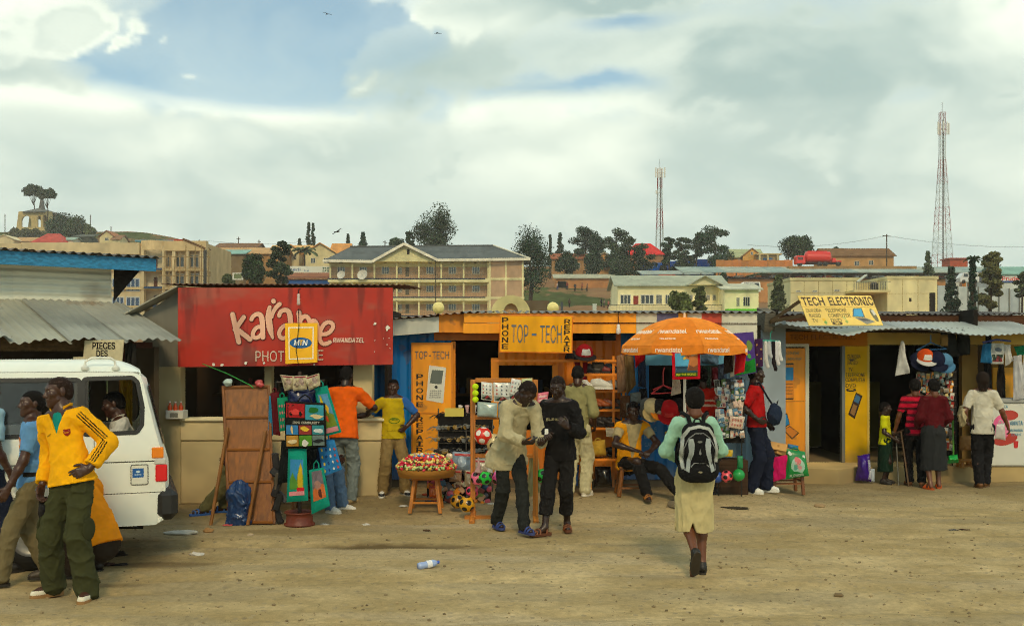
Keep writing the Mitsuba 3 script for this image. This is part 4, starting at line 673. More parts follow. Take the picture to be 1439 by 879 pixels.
P = person('man in yellow pullover and dark olive trousers with one hand on his hip', pY, -16, 1.77, 'b', dict(aL=(.235, -.06, 1.03), eL=(.6, .6, -.1), hL=(-.72, -.55, -.35), nL=(-.45, .8, -.1), cL=18, aR=(-.235, -.02, .88), fL=(.19, -.03, .085), fR=(-.17, .03, .085), tL=22, tR=-26, head=(-38, 4, 0), pel=(.03, 0, .935), lean=(-.18, 0), tilt=.06),
    top=dict(col=[(255, 182, 8), (46, 34, 26)], sleeve=dict(L=1.86, R=1.9), hem=.035, loose=.022, wr=.015, vneck=(.42, .19), name='pullover', fn=stripes, flare=.035), bottom=dict(kind='trousers', col=(64, 66, 40), loose=.022, cuff=.072, over=.07, wr=.022),
    shoes=dict(col=[(214, 206, 184), (70, 44, 30)], sole=(150, 112, 70), fn=shoefn, st=.03), hair=dict(th=.001, line=.062, back=True, col=(44, 31, 25)), fine=.72, under=(18, 140, 132)); P1 = P
part(P['key'], 'collar', collar(P, (250, 178, 8), .05, .070, 44, .022, .012))
F = chest(P, .085, .365); sh_ = Polygon([(-.022, .026), (.022, .026), (.022, -.006), (.012, -.02), (0, -.028), (-.012, -.02), (-.022, -.006)]); part(P['key'], 'badge', conform(P, 'pullover', F, [(sh_, (150, 40, 30)), (sbox(-.017, .008, .017, .017), (226, 190, 150)), (sbox(-.014, -.004, .014, .003), (222, 150, 40))]))
F = chest(P, -.075, .36); part(P['key'], 'crest_print', conform(P, 'pullover', F, [(Polygon([(-.03, -.008), (.02, .010), (.024, .016), (-.02, .002)]), (150, 110, 20))]))
for sd in (1, -1): hip, kn = P['J']['L' if sd > 0 else 'R'][4:6]; c = hip+(kn-hip)*.85; m = MB(P['M'], (58, 60, 36), 'cloth'); m.ico(c+np.array([.092*sd, .01, 0]), (.016, .075, .09), sub=2); part(P['key'], 'cargo_pocket', m)
P = person('man in sky blue T-shirt walking beside the man in yellow', (gx(44, 8.95), 8.95), -62, 1.62, 'b', dict(aL=(.22, -.20, .90), eL=(.2, 1, -.1), aR=(-.2, .1, .9), fL=(.08, -.26, .085), fR=(-.09, .16, .1), tL=0, tR=-5, head=(8, -2, 0)),
    top=dict(col=(98, 148, 200), sleeve=.72, hem=.07, loose=.018), bottom=dict(kind='trousers', col=(118, 106, 76), loose=.016, over=.05), shoes=dict(col=(60, 50, 38), sole=(40, 34, 28)), hair=SHORT)
F = chest(P, .0, .33); part(P['key'], 'print', conform(P, 'shirt', F, [(Polygon([(-.1, -.04), (.1, -.04), (.095, -.012), (-.095, -.012)]), (226, 120, 40)), (Polygon([(.085*math.cos(a)*1.0, .085*math.sin(a)-.012) for a in np.linspace(0, math.pi, 16)]).difference(Polygon([(.055*math.cos(a), .05*math.sin(a)-.012) for a in np.linspace(0, math.pi, 16)])), (196, 120, 80)), (sbox(-.04, -.006, -.012, .03), (238, 236, 230)), (sbox(.0, -.006, .03, .024), (238, 236, 230))]))
m = MB(P['M'], (30, 26, 22), 'clean'); m.lathe([(.153, -.02), (.158, -.02), (.158, .02), (.153, .02)], n=28, sq=.74, M=mtr(*(P['P']+P['d']*.07))); part(P['key'], 'belt', m)
P = person('man in pale blue shirt and dark jeans cut off by the picture edge', (gx(-17, 9.35), 9.35), 140, 1.72, 'b', dict(aR=(-.26, -.08, .90), fL=(.1, .1, .085), fR=(-.12, -.08, .085)), top=dict(col=(150, 186, 204), sleeve=.8, hem=.10, loose=.02), bottom=dict(kind='trousers', col=(28, 36, 56), loose=.014), shoes=dict(col=(30, 28, 26)), hair=SHORT)
P = person('man in bright orange shirt squatting by the van wheel', (gx(138, 9.3), 9.3), -118, 1.72, 'b', dict(pel=(0, .06, .33), lean=(0, -.50), bend=(0, -.10), head=(0, 25, 0), aL=(.2, -.55, .40), aR=(-.16, -.55, .40), fL=(.16, -.12, .085), fR=(-.14, -.18, .085), kL=(.4, -1, .5), kR=(-.4, -1, .5)),
    top=dict(col=(250, 150, 16), sleeve=.9, hem=.05, loose=.035), bottom=dict(kind='trousers', col=(50, 40, 30), loose=.015), shoes=dict(col=(36, 30, 28)), hair=SHORT)
# -- kiosk
P = person('person in orange T-shirt and faded jeans leaning into the kiosk counter', (gx(484, 13.25), 13.2), 172, 1.72, 'd', dict(lean=(0, -.16), head=(0, 12, 0), aL=(.22, -.42, 1.14), aR=(-.2, -.42, 1.14), eL=(1, .2, -.5), eR=(-1, .2, -.5), fL=(.09, .05, .085), fR=(-.09, .0, .085)),
    top=dict(col=(244, 100, 12), sleeve=.85, hem=.10, loose=.024, flare=.03), bottom=dict(kind='trousers', col=(126, 136, 134), loose=.014), shoes=dict(col=(176, 150, 104), sole=(120, 100, 70)), hair=SHORT)
P = person('boy in yellow vest over blue T-shirt leaning on the kiosk counter', (gx(549, 13.62), 13.68), 14, 1.50, 'b', dict(aL=(.21, -.06, 1.02), eL=(1, .25, 0), hL=(-.5, -.75, -.3), nL=(-.7, .6, 0), aR=(-.60, .02, 1.18), eR=(-.2, .6, -1), hR=(-1, -.1, -.1), nR=(0, 0, -1), fL=(.2, -.05, .085), fR=(-.14, -.08, .085), tilt=.06, pel=(.03, 0, .925), head=(-14, 0, 3)),
    top=[dict(col=(52, 108, 186), sleeve=.82, hem=.04, loose=.018), dict(col=(206, 176, 22), sleeve=dict(L=0, R=.62), hem=.07, loose=.034, name='vest', flare=.01)], bottom=dict(kind='trousers', col=(142, 118, 76), loose=.022), shoes=dict(col=[(40, 40, 44), (206, 204, 196)], sole=(210, 206, 196), fn=shoefn), hair=SHORT, z=.10)
F = chest(P, -.0, .2); el_ = affinity.scale(Point(0, 0).buffer(1, 20), .082, .042); part(P['key'], 'print', conform(P, 'vest', F, [(el_.difference(el_.buffer(-.009)), (70, 120, 30)), (text_t('MTN', .03, .085), (70, 120, 30))]))
F = chest(P, 0, .05); part(P['key'], 'pocket', conform(P, 'vest', F, [(sbox(-.11, -.0, .11, .006), (150, 124, 14))]))
person('person seated behind the wooden display board with outstretched blue sandals', (gx(358, 13.0), 13.0), -72, 1.72, 'b', dict(pel=(0, .1, .5), lean=(0, -.05), fL=(.06, -.60, .085), fR=(-.08, -.36, .085), aL=(.2, -.28, .66), aR=(-.2, -.28, .66)), top=dict(col=(70, 60, 50), sleeve=1.9, hem=.05), bottom=dict(kind='trousers', col=(96, 92, 60), loose=.014), shoes=dict(kind='sandal', col=(52, 96, 160), sole=(44, 84, 150)), hair=SHORT)
person('person in jeans and white sneakers seated behind the bag stand', (gx(436, 13.05), 13.05), 64, 1.70, 'b', dict(pel=(0, .1, .5), lean=(0, .05), fL=(.1, -.42, .085), fR=(-.1, -.38, .085), aL=(.2, -.28, .66), aR=(-.2, -.28, .66)), top=dict(col=(52, 60, 84), sleeve=1.9, hem=.05), bottom=dict(kind='trousers', col=(92, 118, 150), loose=.016), shoes=dict(col=(216, 212, 200), sole=(220, 218, 210)), hair=SHORT)
# -- the two men with phones
P = person('man in loose cream shirt bowing over the phone in his hands', (gx(718, 11.45), 11.45), 28, 1.72, 'd', dict(pel=(0, .04, .92), lean=(0, -.38), bend=(0, -.10), head=(18, 52, 0), aR=(-.12, -.52, 1.02), aL=(.09, -.52, 1.0), eR=(-.5, .4, -1), eL=(.4, .5, -1), hR=(.55, -.75, .05), hL=(-.5, -.8, .1), nR=(.3, .3, .9), nL=(-.3, .2, .9), cR=42, cL=42, fR=(-.05, .24, .10), fL=(.0, -.30, .095), tR=-4, tL=4, kL=(.02, -1, 0)),
    top=dict(col=(186, 174, 138), sleeve=1.95, hem=.19, loose=.034, wr=.018, flare=.075, dip=.08), bottom=dict(kind='trousers', col=(40, 42, 40), loose=.008, over=.06), shoes=dict(kind='sandal', col=(44, 66, 130), sole=(50, 60, 110)), hair=dict(th=.0015, line=.064, back=True, col=(36, 26, 22)), fine=.85)
part(P['key'], 'collar', collar(P, (188, 170, 126), .05, .072, 26, .02))
W = P['J']['R'][3]; t = thing('mobile_phone', 'small pale mobile phone held by the man in cream shirt', 'phone'); m = MB(P['M']@mtr(*(W+np.array([.055, -.085, .035])))@rot('z', 35)@rot('x', -30)); m.box(-.025, .025, -.055, .055, -.007, .007, (60, 60, 62), ch=.004); m.box(-.019, .019, -.02, .05, .007, .009, (190, 196, 196)); put(t, m, 'gloss')
P = person('man in black sweatshirt and cropped black trousers looking at his hands', (gx(788, 11.4), 11.4), -20, 1.69, 'd', dict(pel=(.0, 0, .93), lean=(-.02, -.05), head=(-6, 24, 0), aR=(-.05, -.36, 1.10), aL=(.17, -.30, 1.20), eR=(-.35, .5, -1), eL=(.35, .4, -1), hR=(.3, -.85, .2), hL=(-.5, -.5, .6), nR=(.5, .2, -.7), nL=(-.6, .5, .2), cR=46, cL=42, fR=(-.10, -.26, .085), fL=(.03, .14, .10), tR=-42, tL=20, kR=(0, -1, 0)),
    top=dict(col=(27, 25, 26), sleeve=1.93, hem=.12, loose=.026, wr=.022, name='sweatshirt'), bottom=dict(kind='trousers', col=(31, 29, 29), loose=.012, end=1.62, cuff=.062, over=.02), shoes=dict(kind='sandal', col=(120, 68, 34), sole=(92, 52, 28), st=.03), hair=dict(th=.0015, line=.064, back=True, col=(36, 26, 22)), fine=.85)
F = chest(P, .0, .33); part(P['key'], 'print', conform(P, 'sweatshirt', F, [(text_t('BLJR HAVYE', .026, .22), (170, 160, 120))]))
W = P['J']['R'][3]; t = thing('mobile_phone', 'small white mobile phone held upright by the man in black sweatshirt', 'phone'); m = MB(P['M']@mtr(*(W+np.array([.03, -.085, .035])))@rot('z', -10)); m.box(-.02, .02, -.007, .007, -.045, .05, (226, 224, 216), ch=.004); put(t, m, 'gloss')
P = person('man in olive shirt and cream trousers standing at the shoe shelf, seen from behind', (gx(812, 13.55), 13.55), 160, 1.66, 'b', dict(head=(14, 14, 0), aL=(.2, -.3, 1.05), aR=(-.2, -.12, .95), fL=(.10, .08, .085), fR=(-.09, -.05, .085)), top=dict(col=(150, 144, 98), sleeve=1.2, hem=.13, loose=.024), bottom=dict(kind='trousers', col=(206, 196, 156), loose=.024, over=.05), shoes=dict(col=(222, 216, 200), sole=(220, 214, 200)), hair=SHORT)
part(P['key'], 'collar', collar(P, (150, 144, 98), .05, .072, 20, .01))
P = person('man in open yellow vest sitting on a wooden stool beside the umbrella stall', (gx(889, 13.45), 13.5), 16, 1.68, 'd', dict(pel=(0, .12, .45), lean=(.0, -.2), bend=(0, -.02), head=(-14, 10, 0), aR=(-.10, -.30, .64), aL=(.12, -.32, .62), eR=(-1, .2, -.3), eL=(1, .2, -.3), hR=(.7, -.7, -.2), hL=(-.7, -.6, -.2), cR=40, cL=40, nR=(0, .2, -1), nL=(0, .2, -1), fR=(.06, -.34, .085), fL=(.46, -.50, .085), kR=(-.1, -1, .6), kL=(.3, -1, .6)),
    top=[dict(col=(176, 160, 120), sleeve=.6, hem=.05, loose=.012), dict(col=(240, 160, 16), sleeve=.2, hem=.10, loose=.03, name='vest', vneck=(.22, .52))], bottom=dict(kind='trousers', col=(30, 29, 30), loose=.014), shoes=dict(kind='sandal', col=(150, 96, 40), sole=(60, 46, 34)), hair=SHORT)
# -- walking student
P = person('young woman in mint top and cream skirt walking away with a backpack', (gx(976, 9.4), 9.4), 180, 1.64, 'c', dict(pel=(0, 0, .93), aL=(.13, -.26, 1.06), aR=(-.13, -.26, 1.06), eL=(.7, .4, -.6), eR=(-.7, .4, -.6), fL=(.035, .24, .23), fR=(-.075, -.02, .085), tL=2, tR=-8, pL=-1.6, qL=62, kL=(.05, -1, 0), kR=(-.05, -1, 0), head=(0, 0, 0)),
    top=dict(col=(158, 206, 182), sleeve=1.95, hem=.06, loose=.012, wr=.014), bottom=dict(kind='skirt', col=(206, 190, 138), end=.40, flare=.176, loose=.012, slit=(.035, .50)), shoes=dict(col=(36, 34, 32), sole=(52, 46, 40), st=.016), hair=dict(th=.013, line=.045, back=True), fem=True, fine=.8)
bpM = P['M']; t = thing('backpack', 'black and silver backpack on the back of the walking young woman', 'backpack'); zc = 1.17; yb = P['C'][1]+.205
v, f = sdf_mesh([Cone((-.085, yb, zc-.18), (.085, yb, zc-.18), .105, .105, fl=(np.array([0, 1., 0]), .8)), Cone((-.085, yb-.01, zc+.02), (.085, yb-.01, zc+.02), .105, .105, fl=(np.array([0, 1., 0]), .75)), Cone((-.05, yb-.03, zc+.16), (.05, yb-.03, zc+.16), .10, .10, fl=(np.array([0, 1., 0]), .7)), Cone((-.06, yb+.04, zc-.20), (.06, yb+.04, zc-.20), .085, .085, fl=(np.array([0, 1., 0]), .7)), Cone((-.03, yb+.035, zc-.05), (.03, yb+.035, zc+.10), .10, .085, fl=(np.array([0, 1., 0]), .6))], .0075, .03)
m = MB(bpM); addc(m, (v, f), [(22, 22, 24)], 'cloth'); part(t, 'bag', m); bag = dict(mesh=dict(bag=(v, f)), M=bpM)
FB = frame((0, yb+.05, zc), (-1, 0, 0), (0, 0, 1)); arc = lambda pts, w: LineString(pts).buffer(w, cap_style=2)
pol = [(arc([(-.155, -.16), (-.165, .0), (-.145, .13), (-.09, .205), (0, .225), (.09, .205), (.145, .13), (.165, .0), (.16, -.10)], .014), (170, 174, 166)), (arc([(-.14, -.17), (-.145, .02), (-.10, .12), (-.04, .165), (.04, .165), (.10, .12), (.145, .02), (.14, -.17)], .0035), (128, 130, 128))]
for sd in (-1, 1): pol.append((Polygon([(.10*sd, .115), (.062*sd, .12), (.048*sd, .06), (.055*sd, -.02), (.085*sd, -.11), (.10*sd, -.19), (.135*sd, -.17), (.11*sd, -.07), (.098*sd, .0), (.105*sd, .06)]), (156, 164, 162)))
pol += [(arc([(-.085, -.14), (-.05, -.105), (.05, -.105), (.085, -.14)], .004), (128, 130, 128)), (Polygon([(-.012, -.02), (0, .03), (.012, -.02), (0, -.03)]), (120, 120, 118)), (affinity.scale(Point(0, .09).buffer(1), .022, .01), (110, 112, 104)), (affinity.scale(Point(0, -.185).buffer(1), .02, .008), (150, 140, 110))]
part(t, 'panel', conform(bag, 'bag', FB, pol, .004), 'satin')
for sd in (1, -1): m = MB(bpM, (24, 24, 26), 'cloth'); m.tube([(.05*sd, yb-.07, zc+.20), (.075*sd, P['S'][1]+.08, P['S'][2]+.055), (.115*sd, P['S'][1]+.0, P['S'][2]+.085), (.135*sd, P['S'][1]-.11, P['S'][2]-.03), (.14*sd, P['S'][1]-.12, P['S'][2]-.16), (.165*sd, P['S'][1]-.02, zc-.12), (.13*sd, yb-.03, zc-.2)], .02, n=8); part(t, 'strap', m)
m = MB(bpM, (24, 24, 26), 'cloth'); m.tube([(-.04, yb-.06, zc+.245), (-.02, yb-.05, zc+.29), (.02, yb-.05, zc+.29), (.04, yb-.06, zc+.245)], .009, n=6); part(t, 'handle', m)
# -- umbrella stall and right hand shops
def rw(c, J, d, Pl, N, ax, bk): z_ = (c-Pl)@d; return np.where((np.abs(z_-.30) < .016) | (np.abs(z_-.37) < .014), 1, 0)
person('person in red top with white stripes standing behind the umbrella pole', (gx(990, 13.75), 13.72), 150, 1.62, 'b', dict(aL=(.2, -.2, .95), aR=(-.24, -.06, .93)), top=dict(col=[(198, 42, 26), (220, 190, 170)], sleeve=1.0, hem=.1, loose=.02, fn=rw), bottom=dict(kind='trousers', col=(40, 36, 36)), shoes=dict(col=(40, 36, 34)), hair=SHORT)
P = person('man in red polo shirt and navy jeans with hand on hip', (gx(1063, 13.95), 13.95), 66, 1.66, 'd', dict(aR=(-.23, -.06, 1.02), eR=(-.6, 1, -.1), hR=(.45, -.75, -.4), aL=(.24, -.10, .95), fL=(.14, -.10, .085), fR=(-.13, .05, .085), head=(14, 2, 0), pel=(0, 0, .935)), top=dict(col=(186, 22, 24), sleeve=.86, hem=.03, loose=.03, wr=.02), bottom=dict(kind='trousers', col=(27, 34, 54), loose=.026, over=.05, cuff=.07), shoes=dict(col=[(222, 220, 212), (222, 220, 212)], sole=(216, 214, 204), st=.03), hair=SHORT)
part(P['key'], 'collar', collar(P, (176, 20, 22), .05, .07, 20, .015)); JL = P['J']['L']
t = thing('shoulder_bag', 'navy drawstring shoulder bag hanging at the side of the man in red polo', 'bag'); bc = P['P']+np.array([.05, -.235, .16]); v, f = sdf_mesh([Ell(bc, (.12, .085, .13)), Ell(bc-np.array([0, 0, .05]), (.125, .09, .1))], .012, .05, wrinkle(.02, 4)); m = MB(P['M']); m.add(v, f, (34, 46, 68), 'cloth'); part(t, 'bag', m)
m = MB(P['M'], (28, 32, 44), 'cloth'); m.tube([bc+(0, .02, .11), P['C']+P['bk']*-.155+np.array([-.02, 0, .02]), P['S']+P['bk']*-.06+np.array([-.10, 0, .085]), P['S']+P['bk']*.07+np.array([-.10, 0, .07]), P['C']+P['bk']*.15+np.array([.02, 0, 0])], .013, n=6); part(t, 'strap', m); m = MB(P['M'], (28, 32, 44), 'cloth'); m.tube([bc+(.02, -.02, .11), bc+(.05, -.04, .17), bc+(.08, -.02, .12)], .008, n=6); part(t, 'cord', m)
P = person('child in lime yellow blouse and dark green skirt leaning on a crutch', (gx(1243, 15.75), 15.72), 64, 1.20, 'd', dict(aL=(.2, -.26, 1.02), aR=(-.22, -.22, .98), eR=(-.4, 1, -.3), fL=(.1, .0, .085), fR=(-.1, .03, .085), head=(8, 4, 0)), top=dict(col=(214, 214, 24), sleeve=.75, hem=.08, loose=.03, flare=.02), bottom=dict(kind='skirt', col=(20, 48, 34), end=.27, flare=.21, loose=.02), shoes=dict(col=(40, 36, 32)), hair=SHORT, child=True)
t = thing('crutch', 'thin forked crutch standing between the child and the striped woman', 'crutch'); a, b = at(1259, 612, 15.6), at(1266, 606, 15.55); g1 = np.array([gx(1263, 15.5), 15.5, gh(gx(1263, 15.5), 15.5)]); g2 = np.array([gx(1277, 15.4), 15.4, gh(gx(1277, 15.4), 15.4)])
m = MB(col=(126, 120, 108)); m.tube([a, g1], .011, n=6); part(t, 'leg', m, 'metal'); m = MB(col=(96, 74, 52)); m.tube([b, g2], .013, n=6); part(t, 'leg', m, 'satin'); part(t, 'grip', MB(col=(60, 44, 34)).tube([a+(-.05, 0, .02), b+(.05, 0, .02)], .018, n=8), 'matte')
def ps(c, J, d, Pl, N, ax, bk): z_ = (c-Pl)@d; return np.where((z_ % .105) < .042, 1, 0)
person('woman in pink and maroon striped top and black trousers', (gx(1286, 15.45), 15.45), 168, 1.55, 'c', dict(aL=(.30, -.12, .88), aR=(-.2, -.05, .9), eL=(.6, .7, 0), fL=(.08, -.06, .085), fR=(-.08, .14, .10)), top=dict(col=[(214, 26, 60), (92, 14, 34)], sleeve=.7, hem=.10, loose=.014, fn=ps), bottom=dict(kind='trousers', col=(26, 25, 27), loose=.012), shoes=dict(col=(120, 76, 44), sole=(80, 60, 44)), hair=dict(th=.014, line=.03, back=True), fem=True)
person('woman in maroon cardigan, long grey skirt and orange sandals', (gx(1312, 15.15), 15.15), 180, 1.56, 'c', dict(aL=(.19, -.2, .98), aR=(-.19, -.2, .98), fL=(.09, .10, .085), fR=(-.10, -.05, .085), tR=-20), top=dict(col=(88, 10, 22), sleeve=1.9, hem=.12, loose=.028), bottom=dict(kind='skirt', col=(44, 46, 48), end=.30, flare=.205, loose=.02), shoes=dict(kind='sandal', col=(196, 84, 30), sole=(176, 80, 36)), hair=dict(th=.012, line=.03, back=True), fem=True)
P = person('woman in white short sleeved shirt and black trousers walking with a bag', (gx(1381, 15.35), 15.35), 160, 1.66, 'c', dict(aR=(-.36, -.16, .92), eR=(-.4, 1, 0), aL=(.22, -.14, 1.0), fL=(.05, .1, .085), fR=(-.04, -.06, .085)), top=dict(col=(214, 208, 190), sleeve=.8, hem=.12, loose=.022), bottom=dict(kind='trousers', col=(28, 27, 30), loose=.016), shoes=dict(col=(110, 74, 40), sole=(90, 64, 40)), hair=dict(th=.016, line=.02, back=True, col=(40, 30, 24)), fem=True); PW = P
m = MB(P['M'], (40, 30, 24), 'cloth')
for i in range(7): x_ = -.06+.02*i; m.tube([P['hc']+np.array([x_, .085, .02]), P['hc']+np.array([x_*1.1, .10, -.08]), P['hc']+np.array([x_*.8, .095, -.17])], [.012, .012, .006], n=5)
part(P['key'], 'braids', m)
t = thing('handbag', 'pale cloth handbag tucked under the arm of the woman in white shirt', 'bag'); c = P['J']['L'][2]+np.array([.03, -.08, -.08]); v, f = sdf_mesh([Ell(c, (.05, .15, .15))], .012, .03, wrinkle(.03, 8)); m = MB(P['M']); m.add(v, f, (196, 180, 140), 'cloth'); put(t, m)
# ================================================================ stalls and goods
class Pillow:
    """stuffed or hanging cloth between four corners (top left, top right, bottom right, bottom left), bulged by 'th' and rumpled"""
    def __init__(s, c, th=.04, rum=.012, seed=0, fl=(0, -1, 0)):
        s.c = [np.asarray(q, float) for q in c]; s.th, s.rum, s.seed = th, rum, seed; s.n = nrm(np.cross(s.c[1]-s.c[0], s.c[0]-s.c[3])); s.n = s.n if s.n[1] < 0 else -s.n
    def surf(s, u, v, sd=1, off=0):
        u, v = np.asarray(u, float)[..., None], np.asarray(v, float)[..., None]; p = (s.c[0]*(1-u)+s.c[1]*u)*(1-v)+(s.c[3]*(1-u)+s.c[2]*u)*v
        b = s.th*(np.clip(16*u*(1-u)*v*(1-v), 0, 1)**.45); w = s.rum*(meshkit.fbm(np.concatenate([u*3.1+s.seed, v*2.3, u*0], -1), 3, s.seed)-.5)[..., None]*2
        return p+s.n*(sd*(b+off)+w)
    def body(s, m, col, pat='cloth', n=14):
        for sd in (1, -1): m.grid(lambda u, v: np.moveaxis(s.surf(u, v, sd, .0015), -1, 0), n, n, col, pat)
        return m
    def prints(s, m, polys, off=.003):
        for pg, col in polys:
            t = trimesh.creation.extrude_polygon(pg, 1e-6, engine='earcut') if not isinstance(pg, trimesh.Trimesh) else pg.copy(); t = t.subdivide_to_size(.14) if not isinstance(pg, trimesh.Trimesh) else t
            w = np.array(t.vertices); tri = t.faces[t.face_normals[:, 2] > .5]; m.add(s.surf(w[:, 0], 1-w[:, 1], 1, off+.0008*len(m.V)), tri, col, 'cloth', True)
        return m
def blob(cx, cy, rx, ry, seed=0, j=.3, n=12): return Polygon([(cx+rx*(1+j*(meshkit.noise([a*1.3+9, seed, 0], 2)-.5)*2)*math.cos(a), cy+ry*(1+j*(meshkit.noise([a*1.3+9, seed, 0], 2)-.5)*2)*math.sin(a)) for a in np.arange(n)*2*math.pi/n]).intersection(sbox(.01, .01, .99, .99))
def q4(px, Y): return [at(a, b, Y) for a, b in px]
def uvtext(txt, x, y, h, w): t = text_t(txt, h, w); v = np.array(t.vertices); v[:, 0] += x; v[:, 1] += y-h/2; v[:, 2] = 0; t.vertices = v; return t
def tote(name, label, cat, px, Y, col, prints=(), th=.05, group=None, handle=None, rum=.014, seed=1, mat='matte', hcol=None, pname='body'):
    t = thing(name, label, cat, group); P = Pillow(q4(px, Y), th, rum, seed); part(t, pname, P.body(MB(), col), mat)
    if prints: part(t, 'print', P.prints(MB(), prints), mat, kind='stuff' if len(prints) > 4 else None)
    if handle:
        a, b = P.surf(.32, 0), P.surf(.68, 0); top = (a+b)/2+np.array([0, 0, handle]); m = MB(col=hcol or col, pat='cloth'); m.tube([a, a*.4+top*.6+(-.015, 0, 0), top, b*.4+top*.6+(.015, 0, 0), b], .008, n=6); part(t, 'handle', m, mat)
    return t, P
def rects(spec): return [(sbox(a, b, c, d), col) for a, b, c, d, col in spec]
# -- wooden display board with its props
t = thing('display_board', 'brown wooden display board propped on two sticks in front of the kiosk', 'board'); WD = (122, 74, 26)
tl, tr, br, bl = at(314, 542, 12.55), at(378, 541, 12.55), at(386, 736, 12.1), at(323, 736, 12.1)
bi = lambda u, v: (tl*(1-u)+tr*u)*(1-v)+(bl*(1-u)+br*u)*v
m = MB(pat='woodx'); m.grid(lambda u, v: np.moveaxis(bi(u[..., None], v[..., None]), -1, 0), 6, 8, (122, 72, 20), 'woodz', .012); part(t, 'panel', m, 'satin')
for v in (0.01, .235, .468, .70, .985): part(t, 'batten', MB(pat='woodx').bar(bi(0, v)+(0, -.02, 0), bi(1, v)+(0, -.02, 0), .03, .028, (124, 74, 20), ch=.004), 'satin')
for u in (.0, 1.0): part(t, 'side_rail', MB(pat='woodz').bar(bi(u, 0)+(0, -.024, 0), bi(u, 1)+(0, -.024, 0), .03, .03, (116, 68, 18), ch=.004), 'satin')
for a, b in (((320, 600), (296, 736)), ((373, 605), (348, 738))): A_ = at(*a, 12.32); B_ = foot(*b); B_[2] = gh(B_[0], B_[1]); part(t, 'prop', MB(pat='woodz').bar(A_, B_, .032, .03, (126, 82, 36), ch=.004), 'satin')
m = MB(pat='cloth'); m.tube([at(285, 511, 13.2), at(318, 524, 12.95), at(352, 541, 12.5), at(356, 545, 12.48)], .006, (70, 170, 80), n=5); solo('rope', 'thin green rope tied from the shed to the display board top', 'rope', m)
for px, c, lb in (((320, 534), (180, 200, 190), 'pale plastic bag lying on top of the display board'), ((365, 536), (190, 70, 70), 'red and white wrapper on the display board top edge')): m = MB(pat='cloth'); m.ico(at(px[0], px[1]+3, 12.5), (.05, .04, .045), c, sub=2, jit=.8, seed=px[0]); solo('wrapper', lb, 'litter', m, 'gloss')
c = at(336, 712, 12.05); v, f = sdf_mesh([Cone(c+(0, 0, -.17), c+(0, 0, .15), .125, .115), Cone(c+(0, 0, .15), c+(.02, 0, .25), .11, .06)], .012, .03, wrinkle(.04, 3), [lambda P: gh(c[0], c[1])-P[..., 2]]); m = MB(); m.add(v, f, (28, 58, 104), 'cloth'); solo('blue_sack', 'dark blue plastic sack standing under the wooden display board', 'sack', m, 'gloss')
rr = random.Random(21)
tk = thing('sandal_bundle', 'bundle of dark sandals hanging down the display board right edge', 'sandals')
for i in range(9):
    c = at(389+rr.uniform(-3, 6), 648+9.5*i, 12.1+rr.uniform(-.05, .1)); m = MB(rot('z', 0)); m.box(-.10, .10, -.012, .012, -.04, .04, [(34, 32, 34), (60, 60, 66), (24, 24, 26), (80, 72, 60)][i % 4], ch=.012, M=mtr(*c)@rot('y', rr.uniform(40, 110))@rot('x', rr.uniform(-30, 30))); part(tk, 'sandal', m, 'satin')
tote('cloth_strip', 'light blue cloth strip hanging from the display board corner', 'cloth', [(378, 556), (386, 556), (384, 612), (377, 610)], 12.4, (50, 130, 170), th=.012)
# -- bag stand
t = thing('bag_stand', 'rusty wheel rim with an upright pole carrying the hanging bags', 'stand'); b_ = at(421, 737, 11.95); bz = gh(b_[0], b_[1])
m = MB(col=(112, 54, 40), pat='corr'); m.lathe([(.06, .03), (.15, .02), (.168, .0), (.172, .02), (.150, .035), (.146, .10), (.150, .125), (.168, .14), (.172, .15), (.160, .155), (.140, .13), (.135, .05), (.06, .04), (.06, .03)], n=28, M=mtr(b_[0], b_[1], bz)); part(t, 'wheel_rim', m, 'satin')
m = MB(col=(60, 44, 36)); m.tube([(b_[0], b_[1], bz+.02), (b_[0], b_[1], 1.72)], .022, n=8); part(t, 'pole', m, 'satin')
m = MB(col=(60, 50, 44)); m.tube([(b_[0]-.26, b_[1], 1.6), (b_[0]+.28, b_[1], 1.62)], .01, n=6); m.tube([(b_[0], b_[1]-.22, 1.58), (b_[0], b_[1]+.2, 1.58)], .01, n=6); m.tube([(b_[0]-.22, b_[1]+.02, 1.1), (b_[0]+.26, b_[1]+.02, 1.1)], .01, n=6); part(t, 'cross_arm', m, 'satin')
TEAL = (16, 150, 130); BG = 'bags hanging on the stand'
